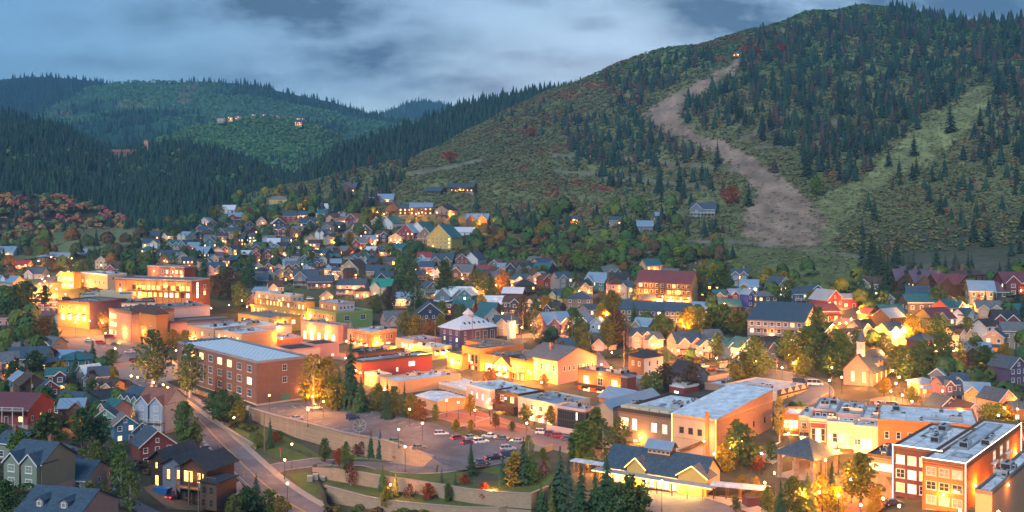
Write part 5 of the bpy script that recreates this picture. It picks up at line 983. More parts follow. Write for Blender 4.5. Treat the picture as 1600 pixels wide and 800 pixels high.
for k in (.25, .55): q = MB(); yb0 = WD['b'] * k; h = WD['h']; q.box(.2, 3, yb0, yb0 + 3.6, h, h + 2.2, 0); q.poly([(.2, yb0 + 3.6, h + 2.2), (.2, yb0, h + 2.2), (.2, yb0 + 1.8, h + 3.7)], 0); roof_gable(q, .2, 4, yb0, yb0 + 3.6, h + 2.2, h + 3.7, 'x', .25, .15, 1); q.obj('dormer', [wm('white'), rm('slate')], wd); window(wd, ((.17, yb0 + 1.8), (0, -1), -math.pi / 2), 0, h + .7, 1.2, 1.2, 0, near=False)
gabled('lodge_building', 'dark timber hotel with orange-lit balconies under the left hillside', 58, 108, 122, 425, 402, 70, 'dark_brown', 'blue_metal', 3.0, 'y', Yd=850, wallL='brown', Lw=[(1.4, 8, 1.8, 1.8, .02, .98, .5), (4.6, 8, 1.8, 2.0, .02, .98, .7)], lampsL=[(.2, 4, 1300), (.55, 4, 900), (.9, 3, 900)], a=14)
# ================================================================== roads, pavements, walls
ASPH = mat('asphalt', (.175, .17, .19), rough=.85, noise=.35, scale=.25, kind='stain'); ASPB = mat('asphalt_blue', (.15, .165, .19), rough=.8, noise=.3, scale=.25)
PAVE = mat('pavement', (.36, .30, .26), rough=.9, noise=.25, scale=.5); BRICKP = mat('brick_paving', (.30, .13, .10), rough=.9, noise=.25, scale=.5, kind='brick'); LINE = mat('road_paint', (.75, .72, .62), noise=.25, scale=2); LINEY = mat('road_paint_yellow', (.65, .42, .08), noise=.25, scale=2)
GRASS = mat('lawn', (.085, .12, .03), rough=.95, noise=.5, scale=.5, bump=.6); DIRT = mat('dirt', (.20, .14, .09), rough=1, noise=.5, scale=.6, bump=.5)
KEEP = []
def smooth_pts(pts, n=6):
    P = [np.array(p, float) for p in pts]; P = [2 * P[0] - P[1]] + P + [2 * P[-1] - P[-2]]; out = []
    for i in range(1, len(P) - 2):
        for k in range(n):
            t = k / n; a, b, c, d = P[i - 1:i + 3]; out.append(b + .5 * t * (c - a + t * (2 * a - 5 * b + 4 * c - d + t * (3 * (b - c) + d - a))))
    out.append(P[-2]); return out
def path(pix, n=8, off=0.0):
    W_ = [G(x, y) for x, y in pix]; P = smooth_pts([(p.x, p.y) for p in W_], n); return P
def strip(name, label, P, w0, w1, mt, dz=.12, kind='structure', cat=None, m=5, parent=None):
    """sheet between lateral offsets w0..w1 (metres, + is to the right of travel)"""
    v = []; f = []
    for i, p in enumerate(P):
        t = P[min(i + 1, len(P) - 1)] - P[max(i - 1, 0)]; t = t / (np.linalg.norm(t) + 1e-9); nr_ = np.array((t[1], -t[0]))
        for k in range(m): q = p + nr_ * (w0 + (w1 - w0) * k / (m - 1)); v.append((q[0], q[1], TZ(q[0], q[1]) + dz))
    for i in range(len(P) - 1):
        for k in range(m - 1): a = i * m + k; f.append((a, a + m, a + m + 1, a + 1))
    o = link(name, newmesh(name, v, f, [mt]), parent)
    return tag(o, label, cat, kind=kind)
def kerb(P, off, parent=None, name='kerb', h=.16, w=.25):
    mb = MB(); pv = None
    for i, p in enumerate(P):
        t = P[min(i + 1, len(P) - 1)] - P[max(i - 1, 0)]; t = t / (np.linalg.norm(t) + 1e-9); nr_ = np.array((t[1], -t[0])); a = p + nr_ * off; b = p + nr_ * (off + w)
        z = TZ(*a) + .1; cur = [(a[0], a[1], z - .3), (a[0], a[1], z + h), (b[0], b[1], z + h), (b[0], b[1], z - .3)]
        if pv:
            for k in range(3): mb.quad(pv[k], cur[k], cur[k + 1], pv[k + 1])
        pv = cur
    o = mb.obj(name, CONC, parent); 
    if not parent: tag(o, None, None, kind='structure')
    return o
def sheet(name, label, pix, mt, dz=.10, world=None, step=3.0):
    """flat-ish area cut to an outline of photo pixels, lying on the land"""
    pts = [tuple(G(x, y))[:2] for x, y in pix] if world is None else [p[:2] for p in world]
    xs = [p[0] for p in pts]; ys = [p[1] for p in pts]; nx = max(2, int((max(xs) - min(xs)) / step)); ny = max(2, int((max(ys) - min(ys)) / step))
    from mathutils.geometry import delaunay_2d_cdt
    vs = [Vector(p) for p in pts]; n0 = len(vs); edges = [(i, (i + 1) % n0) for i in range(n0)]
    gx, gy = np.meshgrid(np.linspace(min(xs), max(xs), nx), np.linspace(min(ys), max(ys), ny)); ins = pip(gx, gy, pts)
    vs += [Vector((a, b)) for a, b in zip(gx[ins], gy[ins])]
    r_ = delaunay_2d_cdt(vs, edges, [list(range(n0))], 1, 1e-4)
    V = [(p.x, p.y, (TZ(p.x, p.y) if world is None else float(idw(np.array(p.x), np.array(p.y), world))) + dz) for p in r_[0]]
    (name in ('parking_lot', 'plaza', 'road', 'yard')) and KEEP.append(pts)
    o = link(name, newmesh(name, V, [tuple(q) for q in r_[2]], [mt])); return tag(o, label, None, kind='structure')
RD = path([(215, 590), (262, 614), (300, 644), (345, 692), (392, 738), (440, 778), (505, 822)])
strip('road', 'two-lane road curving down past the retaining walls', RD, -5.2, 5.2, ASPH); kerb(RD, -5.4); kerb(RD, 5.2); strip('pavement', 'pale footpath along the road', RD, -7.4, -5.5, PAVE, .16, m=3)
strip('road_marking', 'yellow centre line', RD, -.22, -.10, LINEY, .135, m=2); strip('road_marking', 'yellow centre line', RD, .10, .22, LINEY, .135, m=2); strip('road_marking', 'white edge line', RD, 4.5, 4.62, LINE, .135, m=2)
RP = path([(402, 742), (440, 730), (500, 722), (560, 722), (620, 731), (672, 733), (730, 727)])
strip('road', 'narrow ramp road curving up to the parking area', RP, -3.4, 3.4, ASPH, .125); kerb(RP, 3.4); kerb(RP[6:], -3.6)
HB = path([(640, 640), (700, 650), (760, 664), (830, 682), (900, 700), (960, 712), (1010, 726)]); strip('road', 'street of reddish asphalt in front of the modern shops', HB, -5.5, 5.5, mat('asphalt_warm', (.26, .18, .16), noise=.3, scale=.3), .12); kerb(HB, -5.7); kerb(HB, 5.5)
sheet('plaza', 'reddish brick plaza between low buildings', [(640, 648), (655, 632), (700, 628), (740, 640), (790, 655), (830, 668), (822, 676), (740, 672), (690, 656)], BRICKP, .14)
for pts_ in ([(660, 655), (716, 640)], [(716, 668), (775, 650)]): strip('plaza_band', 'pale crossing band in the plaza', path(pts_, 6), -.5, .5, PAVE, .17, m=2)
LN = path([(100, 694), (125, 722), (152, 752), (195, 782), (260, 812)]); strip('road', 'blue grey lane at lower left', LN, -3.4, 3.4, ASPB); kerb(LN, 3.4)
sheet('yard', 'bare dirt yard beside the timber house', [(222, 762), (268, 752), (330, 758), (352, 772), (340, 800), (262, 796)], DIRT, .10)
sheet('footpath', 'pale concrete pad beside the timber house', [(348, 764), (375, 752), (384, 770), (350, 782)], PAVE, .14)
UR = path([(1180, 582), (1230, 592), (1270, 606), (1268, 626), (1225, 645)]); strip('road', 'grey side street below the church with parked vans', UR, -6, 6, ASPB); kerb(UR, -6.2)
PA = path([(800, 528), (850, 524), (915, 548), (960, 596), (1050, 600), (1150, 586), (1200, 580)]); strip('road', 'lamp-lit avenue among the houses', PA, -4.5, 4.5, mat('asphalt_warm', (0, 0, 0)), .13)
UH = path([(1200, 480), (1300, 500), (1340, 505), (1420, 520), (1460, 535)]); strip('road', 'narrow lamp-lit lane up on the right', UH, -3, 3, mat('asphalt_warm', (0, 0, 0)), .13)
RR = path([(1372, 622), (1420, 634), (1470, 652), (1530, 672), (1600, 690)]); strip('road', 'orange-lit street beyond the row of shops', RR, -5, 5, mat('asphalt_warm', (0, 0, 0)), .13)
MS = path([(150, 470), (250, 492), (370, 520), (460, 545), (560, 562), (640, 582), (690, 592), (760, 612), (830, 622), (900, 640)]); strip('road', 'main street running between the lit shops', MS, -6, 6, mat('asphalt_warm', (0, 0, 0)), .14)
ML = path([(20, 478), (50, 462), (66, 446), (82, 432)]); strip('road', 'brightly lit street climbing at the far left', ML, -4.5, 4.5, mat('asphalt_warm', (0, 0, 0)), .13)
KEEP.append([tuple(G(x, y))[:2] for x, y in [(44, 498), (44, 430), (120, 425), (125, 455), (95, 498)]])
sheet('parking_lot', 'pale parking area at the left behind the houses', [(62, 545), (100, 530), (180, 522), (262, 530), (262, 552), (200, 566), (120, 566)], ASPB, .12); sheet('parking_lot', 'lower strip of parking below the left lot', [(150, 572), (262, 556), (300, 590), (240, 600), (170, 590)], mat('asphalt_pale', (.30, .25, .23), noise=.2, scale=.3), .12)
sheet('parking_lot', 'car park with white cars far left', [(46, 462), (90, 458), (92, 492), (48, 496)], ASPB, .12); sheet('parking_lot', 'row of parked cars at the left edge', [(-20, 524), (38, 530), (40, 545), (-20, 540)], ASPB, .12)
sheet('parking_lot', 'raised parking deck of dark asphalt', None, ASPH, 0.0, world=LOT)
sheet('lawn', 'grass bank below the retaining wall', [(355, 648), (386, 662), (430, 675), (480, 700), (505, 716), (470, 722), (430, 716), (400, 700), (330, 652)], GRASS, .08)
sheet('lawn', 'grass round the bushes under the deck wall', [(520, 719), (640, 724), (668, 722), (655, 712), (600, 712), (545, 712)], GRASS, .2)
sheet('lawn', 'grass bank with green boxes inside the road bend', [(452, 742), (480, 738), (500, 750), (560, 763), (600, 770), (598, 776), (540, 768), (505, 762), (500, 790), (545, 800), (512, 800), (475, 772)], GRASS, .09)
GU = [W0(*p) for p in W1T] + [(x, y, TZ(x, y) + .12) for x, y, _ in (G(*q) for q in [(868, 745), (850, 705), (800, 727), (720, 739), (660, 741), (610, 737), (560, 730), (510, 728)])]
sheet('lawn', 'grass between the ramp and the upper terrace wall', None, GRASS, 0.0, world=GU)
sheet('lawn', 'grass terrace between the two curved walls', None, GRASS, 0.0, world=[(a[0], a[1] - .3, -7.1) for a in (W0(*p) for p in W1T)] + [W0(*p) for p in W2T][::-1])
sheet('lawn', 'green verge beside the plaza', [(690, 668), (726, 676), (790, 690), (780, 694), (722, 684), (696, 672)], GRASS, .3)
TR_ = path([(985, 800), (1030, 778), (1100, 776), (1150, 796), (1175, 830)]); sheet('road', 'paved turning area in front of the transit station', [(960, 765), (1010, 760), (1105, 778), (1160, 798), (1150, 840), (1000, 840), (950, 800)], ASPH, .12)
sheet('pavement', 'bright concrete pavement along the transit station', [(960, 752), (1000, 752), (1110, 775), (1170, 784), (1200, 800), (1190, 812), (1160, 798), (1105, 780), (1010, 764)], PAVE, .2)
sheet('plaza', 'lamp-lit paved square behind the trees at lower right', [(1300, 745), (1380, 738), (1400, 775), (1340, 830), (1240, 840), (1230, 780)], BRICKP, .12)
sheet('lawn', 'green grass slope under the lodge on the right hillside', [(1340, 462), (1400, 452), (1530, 466), (1600, 480), (1600, 500), (1500, 490), (1400, 480)], GRASS, .1); sheet('lawn', 'grassy slope beside the small houses at right', [(1470, 580), (1540, 560), (1590, 590), (1540, 606), (1480, 600)], GRASS, .1)
# white bay lines on the deck
mb = MB()
def dl(a, b, w=.14):
    p, q = W(*a, .8), W(*b, .8); d = (q - p); n_ = Vector((d.y, -d.x, 0)).normalized() * w / 2; z = Vector((0, 0, .02)); mb.quad(tuple(p - n_ + z), tuple(q - n_ + z), tuple(q + n_ + z), tuple(p + n_ + z))
for k in range(9): x = 455 + 15 * k; y = 633 + .9 * k; dl((x, y), (x + 8, y + 5))
for k in range(11): x = 530 + 13 * k; y = 634 + 3.1 * k; dl((x, y), (x - 12, y + 4))
for k in range(12): x = 420 + 14 * k; y = 640 + 4.1 * k; dl((x, y), (x + 12, y - 3))
tag(mb.obj('road_marking', LINE), 'faded white bay lines on the parking deck', None, kind='structure')
# ---- retaining walls, each a thing with coping
def wall_line(name, label, pts, t, mt, cope=CONC, ch=.18, cw=.12, cat='wall'):
    """pts: list of (x, y, z_bottom, z_top)"""
    root = empty(name, pts[0][:3]); tag(root, label, cat); mb = MB(); cp = MB(); pv = None; pc = None; o0 = Vector(pts[0][:3])
    P = [np.array(p[:2]) for p in pts]
    for i, p in enumerate(pts):
        tt = P[min(i + 1, len(P) - 1)] - P[max(i - 1, 0)]; tt = tt / np.linalg.norm(tt); n_ = np.array((-tt[1], tt[0])); a = P[i] - o0[:2]; b = a + n_ * t; zb, zt = p[2] - o0.z, p[3] - o0.z
        cur = [(a[0], a[1], zb), (a[0], a[1], zt), (b[0], b[1], zt), (b[0], b[1], zb)]; a2 = a - n_ * cw; b2 = b + n_ * cw; cc = [(a2[0], a2[1], zt), (a2[0], a2[1], zt + ch), (b2[0], b2[1], zt + ch), (b2[0], b2[1], zt)]
        if pv:
            for k in range(4): mb.quad(pv[k], cur[k], cur[(k + 1) % 4], pv[(k + 1) % 4]); cp.quad(pc[k], cc[k], cc[(k + 1) % 4], pc[(k + 1) % 4])
        if i in (0, len(pts) - 1): mb.poly(cur); cp.poly(cc)
        pv, pc = cur, cc
    mb.obj('wall_face', mt, root); cp.obj('coping', cope, root); return root
RET = mat('retaining_block', (.42, .31, .21), rough=.9, noise=.22, scale=.7, kind='brick')
zf_ = [-3.4, -4.2, -5.2, -5.8, -5.6, -5.0, -4.0]
wall_line('retaining_wall', 'tall tan retaining wall carrying the parking deck above the road', [(x, y, z, zt) for (x, y), z, zt in zip(LOTF, zf_, [1.6, 1.6, 1.6, 1.6, 1.6, 1.0, -.3])], .5, RET, PAVE, .2, .45)
w1 = [(488, 732), (520, 733), (560, 738), (600, 745), (640, 750), (690, 758), (735, 765), (790, 770), (830, 772), (858, 760)]
def tw(pix, z0s, z1s): return [W0(x, y, zt)[:2] + (zb, zt) for (x, y), zb, zt in zip(pix, z0s, z1s)]
L10 = np.linspace(0, 1, 10)
wall_line('retaining_wall', 'upper curved terrace wall below the ramp road', [W0(*p)[:2] + (-9.5, p[2]) for p in W1T], .6, RET, PAVE)
wall_line('retaining_wall', 'lower curved terrace wall at the bottom of the picture', [W0(*p)[:2] + (-12, p[2]) for p in W2T], .6, RET, PAVE)
wp = [(250, 600), (275, 618), (300, 636), (325, 655), (350, 672), (372, 686), (398, 702)]
wall_line('stone_wall', 'low stepped stone guard wall along the upper side of the road', [(G(x, y).x, G(x, y).y, G(x, y).z - .6, G(x, y).z + 1.1) for x, y in wp], .5, RET)
wall_line('site_wall', 'white low wall in front of the brick school', [(G(x, y).x, G(x, y).y, G(x, y).z - .6, G(x, y).z + 1.6) for x, y in [(282, 606), (310, 616), (340, 627), (372, 638), (390, 642)]], .3, mat('wall_cream', (0, 0, 0)))
wall_line('retaining_wall', 'grey wall and railing beside the upper right side street', [(G(x, y).x, G(x, y).y, G(x, y).z - 3, G(x, y).z + .9) for x, y in [(1226, 648), (1250, 640), (1276, 630), (1296, 618)]], .4, CONC)
wall_line('retaining_wall', 'small tan wall at the plaza end of the car park', [(G(x, y).x, G(x, y).y, G(x, y).z - .6, G(x, y).z + 1.6) for x, y in [(835, 705), (852, 707), (864, 703)]], .4, RET)
wall_line('stair_wall', 'pale wall of the hillside steps left of the blue twin-gabled house', [(G(x, y).x, G(x, y).y, G(x, y).z - .6, G(x, y).z + 1.3) for x, y in [(842, 528), (850, 522), (862, 518), (880, 518)]], .4, mat('wall_peach', (0, 0, 0)))
# ================================================================== transit station
ta = R(33); p0 = G(1098, 776); st = empty('transit_station', (p0.x, p0.y, p0.z), R(-33)); tag(st, 'long low golden-lit station with blue roof, glazed front and roof lantern', 'station')
# local x runs along the front towards the right/near end, front wall faces -y
Lw_, Dp, H_ = 27.0, 11.0, 4.2; x0 = -Lw_
mb = MB(); Ff = ((x0, 0), (1, 0), 0.0); ops = []
for k in range(13): u = 1.2 + k * 2.0; ops.append((u - .7, u + .7, .25, 3.1)); window(st, Ff, u, .25, 1.4, 2.85, 's' if k % 3 else 'p', 'brown', 2, 2)
face_wall(mb, Ff, Lw_, 0, H_, ops); mb.quad((0, 0, 0), (0, Dp, 0), (0, Dp, H_), (0, 0, H_)); mb.quad((0, Dp, 0), (x0, Dp, 0), (x0, Dp, H_), (0, Dp, H_)); mb.quad((x0, Dp, 0), (x0, 0, 0), (x0, 0, H_), (x0, Dp, H_))
zr = H_ + 4.4; mb.poly([(0, 0, H_), (0, Dp, H_), (0, Dp / 2, zr)]); mb.poly([(x0, Dp, H_), (x0, 0, H_), (x0, Dp / 2, zr)]); mb.obj('wall', wm('cream'), st)
rf = MB(); roof_gable(rf, x0, 0, 0, Dp, H_, zr, 'x', .7); rf.obj('roof', rm('slate'), st)
for (gx, gw) in ((-6.2, 7.5), (-20.5, 5.0)):
    q = MB(); q.box(gx, gx + gw, -.8, .0, 0, H_ + .6); za = H_ + 3.0; q.poly([(gx, -.8, H_ + .6), (gx + gw, -.8, H_ + .6), (gx + gw / 2, -.8, za)]); q.obj('gable_wall', wm('yellow'), st)
    q = MB(); roof_gable(q, gx, gx + gw, -.8, 4.4, H_ + .6, za, 'y', .5); q.obj('gable_roof', rm('grey'), st); q = MB()
    for s_ in (-1, 1): q.tube([(gx + gw / 2, -1.34, za + .25), (gx + gw / 2 + s_ * (gw / 2 + .5), -1.34, H_ + .45)], .09, 4)
    q.obj('string_lights', LED, st)
q = MB(); q.box(-17, -10.5, Dp / 2 - 1.7, Dp / 2 + 1.7, zr - 2.2, zr + 1.1); q.obj('roof_lantern', wm('brown'), st); [window(st, ((-17, Dp / 2 - 1.73), (1, 0), 0.0), .8 + k * 1.25, zr - .45, 1.0, .8, True, 'cream') for k in range(5)]
q = MB(); roof_gable(q, -17, -10.5, Dp / 2 - 1.7, Dp / 2 + 1.7, zr + 1.1, zr + 2.5, 'x', .6); q.obj('lantern_roof', rm('blue_metal'), st)
q = MB(); q.box(x0 - 2, 4.0, -4.2, -.85, 3.3, 3.6); q.obj('canopy', rm('grey_metal'), st); q = MB(); q.box(x0 - 2, 4.0, -4.28, -4.2, 3.3, 3.42); q.obj('string_lights', LED, st)
pm = MB(); pm.box(-.11, .11, -.11, .11, 0, 3.3); pmm = pm.mesh('post', [TRIM['brown']])
for k in range(8): link('post', pmm, st, (x0 + k * 4.1, -3.9, 0)); 
for k in range(6): lamp(st, (x0 + 2 + k * 4.6, -2.4, 2.9), 420, (1, .50, .12))
p1 = G(1130, 779); sh = empty('bus_shelter', (p1.x, p1.y, p1.z), R(-20)); tag(sh, 'open shelter with flat pale roof on brown posts at the right end of the station', 'shelter'); q = MB(); q.box(-3, 11, -1.6, 2.4, 3.2, 3.5); q.obj('roof', rm('snow'), sh); [link('post', pmm, sh, (-2.2 + k * 3.1, y, 0)) for k in range(5) for y in (-1.2, 2.0)]; lamp(sh, (4, .4, 2.9), 300); q = MB(); [q.box(-1 + k * 4, 1 + k * 4, .4, .9, .4, .5) for k in range(3)]; q.obj('bench', WOODM, sh)
p1 = G(925, 742); sh = empty('bus_shelter', (p1.x, p1.y, p1.z), R(-33)); tag(sh, 'long covered walkway with pale roof among the trees left of the station', 'shelter'); q = MB(); q.box(-6, 10, -1.6, 1.6, 3.2, 3.5); q.obj('roof', rm('snow'), sh); [link('post', pmm, sh, (-5 + k * 3.5, y, 0)) for k in range(5) for y in (-1.2, 1.2)]; lamp(sh, (-2, 0, 2.9), 500); lamp(sh, (5, 0, 2.9), 500)
# pavilion with hip roof
p1 = G(1262, 742); pv_ = empty('pavilion', (p1.x, p1.y, p1.z), R(40)); tag(pv_, 'open square pavilion with a big grey pyramid roof on pale stone piers', 'pavilion'); a = 11.0; q = MB(); roof_hip(q, -a / 2, a / 2, -a / 2, a / 2, 5.6, 9.8, .8); q.obj('roof', rm('slate'), pv_)
q = MB(); q.box(-.45, .45, -.45, .45, -1, 5.6); pmq = q.mesh('pier', [wm('stone')]); [link('pier', pmq, pv_, (x, y, 0)) for x in (-5, 5) for y in (-5, 5)]; [link('pier', pmq, pv_, (x, y, 0)) for x, y in ((0, -5), (-5, 0))]; q = MB(); q.box(-5, 5, -5, 5, -1, .3); q.box(-1, 4, -1, 4, .3, 3.0); q.obj('floor', CONC, pv_)
gabled('cottage', 'small orange-fronted gabled building with pale blue roof beside the trees', 1171, 1219, 1248, 772, 737, 48, 'peach', 'blue_metal', 4.0, 'x', Yd=296, wallL='peach', lampsL=[(.5, 2.0, 900)], cat='house', Lw=[])
gabled('cottage', 'small white-roofed building between the orange cottage and the pavilion', 1192, 1215, 1240, 735, 706, 44, 'cream', 'snow', 1.6, 'hip', Yd=312, cat='house')
p1 = G(1184, 792); fe = empty('bin_enclosure', (p1.x, p1.y, p1.z), R(15)); tag(fe, 'dark red slatted fence enclosure with a blue-grey lid beside the shelter', 'fence')
q = MB(); q.box(-.16, .16, -.03, .03, 0, 2.2); sl = q.mesh('slat', [mat('wall_burgundy', (0, 0, 0))]); [link('slat', sl, fe, (-2.4 + k * .36, 0, 0)) for k in range(14)]; [link('slat', sl, fe, (-2.4, .3 + k * .36, 0), math.pi / 2) for k in range(9)]; q = MB(); q.box(-2.3, .2, .3, 3, 1.5, 1.8); q.obj('lid', rm('slate'), fe)
# ================================================================== stone school-church with bell tower
ch, CH = gabled('church', 'brick gabled building with white bell tower, slate roof and tall lit windows', 1318, 1364, 1396, 607, 581, 52, 'brick_pale', 'slate', 5.6, 'x', Yd=383, wallL='brick_pale', Lw=[(.5, 2, 1.1, 3.4, .12, .9, True)], Rw=[(.6, 4, 1.0, 3.4, .08, .95, True)], cat='church', ov=.7)
a, b, h, zr = CH['a'], CH['b'], CH['h'], CH['zr']; q = MB(); q.box(1.5, 3.7, b / 2 - 1.1, b / 2 + 1.1, zr - 1.5, zr + 1.4); q.obj('tower_base', wm('white'), ch); q = MB(); [q.box(x - .12, x + .12, y - .12, y + .12, zr + 1.4, zr + 4.0) for x in (1.65, 2.6, 3.55) for y in (b / 2 - .95, b / 2, b / 2 + .95)]; q.box(1.4, 3.8, b / 2 - 1.2, b / 2 + 1.2, zr + 4.0, zr + 4.25); q.obj('belfry', TRIM['white'], ch)
q = MB(); q.cyl(2.6, b / 2, zr + 4.25, zr + 8.6, 1.6, .06, 8); q.obj('spire', rm('slate'), ch); q = MB(); q.cyl(2.6, b / 2, zr + 2.2, zr + 3.2, .45, .2, 8); q.obj('bell', METAL, ch)
for x in (6.5, 10): q = MB(); q.box(x, x + 2, .6, 3.5, h + .6, h + 2.4, 0); q.poly([(x, .6, h + 2.4), (x + 2, .6, h + 2.4), (x + 1, .6, h + 3.6)], 0); roof_gable(q, x, x + 2, .6, 4, h + 2.4, h + 3.6, 'y', .2, .12, 1); q.obj('dormer', [wm('pink'), rm('slate')], ch)
lamp(ch, (a * .7, -3.5, 2.5), 900); lamp(ch, (-4, b * .3, 2), 350)
# ================================================================== condos and lodges up the slope
gc, GC = gabled('condo_building', 'long grey three-storey condominium with slate roof and white end gable', 1168, 1256, 1284, 537, 503, 68, 'white', 'slate', 4.6, 'y', Yd=452, wallL='grey', Lw=[(.7 + 2.9 * k, 8, 1.5, 1.7, .02, .98, .15) for k in range(3)], Rw=[(1.0, 2, 1.0, 1.4, .2, .8, .1)], lampsL=[(.45, 6, 900)], cat='apartments')
for k in range(2): q = MB(); q.box(-1.6, -.05, .3, GC['b'] - .3, GC['h'] - 3.1 - 2.9 * k, GC['h'] - 2.95 - 2.9 * k); q.box(-1.6, -1.5, .3, GC['b'] - .3, GC['h'] - 2.0 - 2.9 * k, GC['h'] - 1.9 - 2.9 * k); [q.box(-1.58, -1.52, .4 + j * .7, .46 + j * .7, GC['h'] - 3 - 2.9 * k, GC['h'] - 2 - 2.9 * k) for j in range(int(GC['b'] / .7) - 1)]; q.obj('balcony', wm('pale_pink'), gc)
for nm_, lb, xl, xc, xr, yb, yt in (('condo_building', 'brown timber condominium left half with maroon roof and lit garages', 995, 1040, 1050, 480, 441), ('condo_building', 'brown timber condominium right half with maroon roof and a lit stairwell', 1040, 1080, 1096, 483, 443)):
    c_, I = gabled(nm_, lb, xl, xc, xr, yb, yt, 66, 'sage', 'maroon', 5.2, 'y', wallL='brown', Yd=532 if xl < 1000 else 520, Lw=[(.8 + 2.9 * k, 5, 1.5, 1.7, .04, .98, .25) for k in range(2)] + [(7.6, 3, 3.0, 2.2, .05, .95, 's')], lampsL=[(.2, 7.2, 1100), (.6, 7.2, 1100), (.9, 7.2, 900)] + ([(.5, 3.6, 900)] if xl > 1000 else []), a=13, cat='apartments')
    for k in range(2): q = MB(); q.box(-1.8, -.05, .3, I['b'] - .3, I['h'] - 3.4 - 2.9 * k, I['h'] - 3.2 - 2.9 * k); q.box(-1.8, -1.7, .3, I['b'] - .3, I['h'] - 2.4 - 2.9 * k, I['h'] - 2.2 - 2.9 * k); [q.box(-1.8, -1.6, I['b'] * j / 5 + .2, I['b'] * j / 5 + .4, 0, I['h']) for j in range(5)]; q.obj('balcony', wm('dark_brown'), c_)
gabled('condo_building', 'low grey condominium wing with skylights below the brown timber one', 968, 1036, 1048, 512, 485, 66, 'taupe', 'slate', 3.2, 'y', Yd=500, a=12, Lw=[(.8, 7, 1.4, 1.5, .02, .98, .1), (3.6, 7, 1.4, 1.5, .02, .98, .15)], cat='apartments')
gabled('condo_building', 'second low grey condominium wing at its right behind a yellow tree', 1038, 1072, 1086, 520, 486, 66, 'taupe', 'slate', 3.2, 'y', Yd=492, a=12, Lw=[(.8, 4, 1.4, 1.5, .02, .98, .1), (3.6, 4, 1.4, 1.5, .02, .98, .15)], cat='apartments')
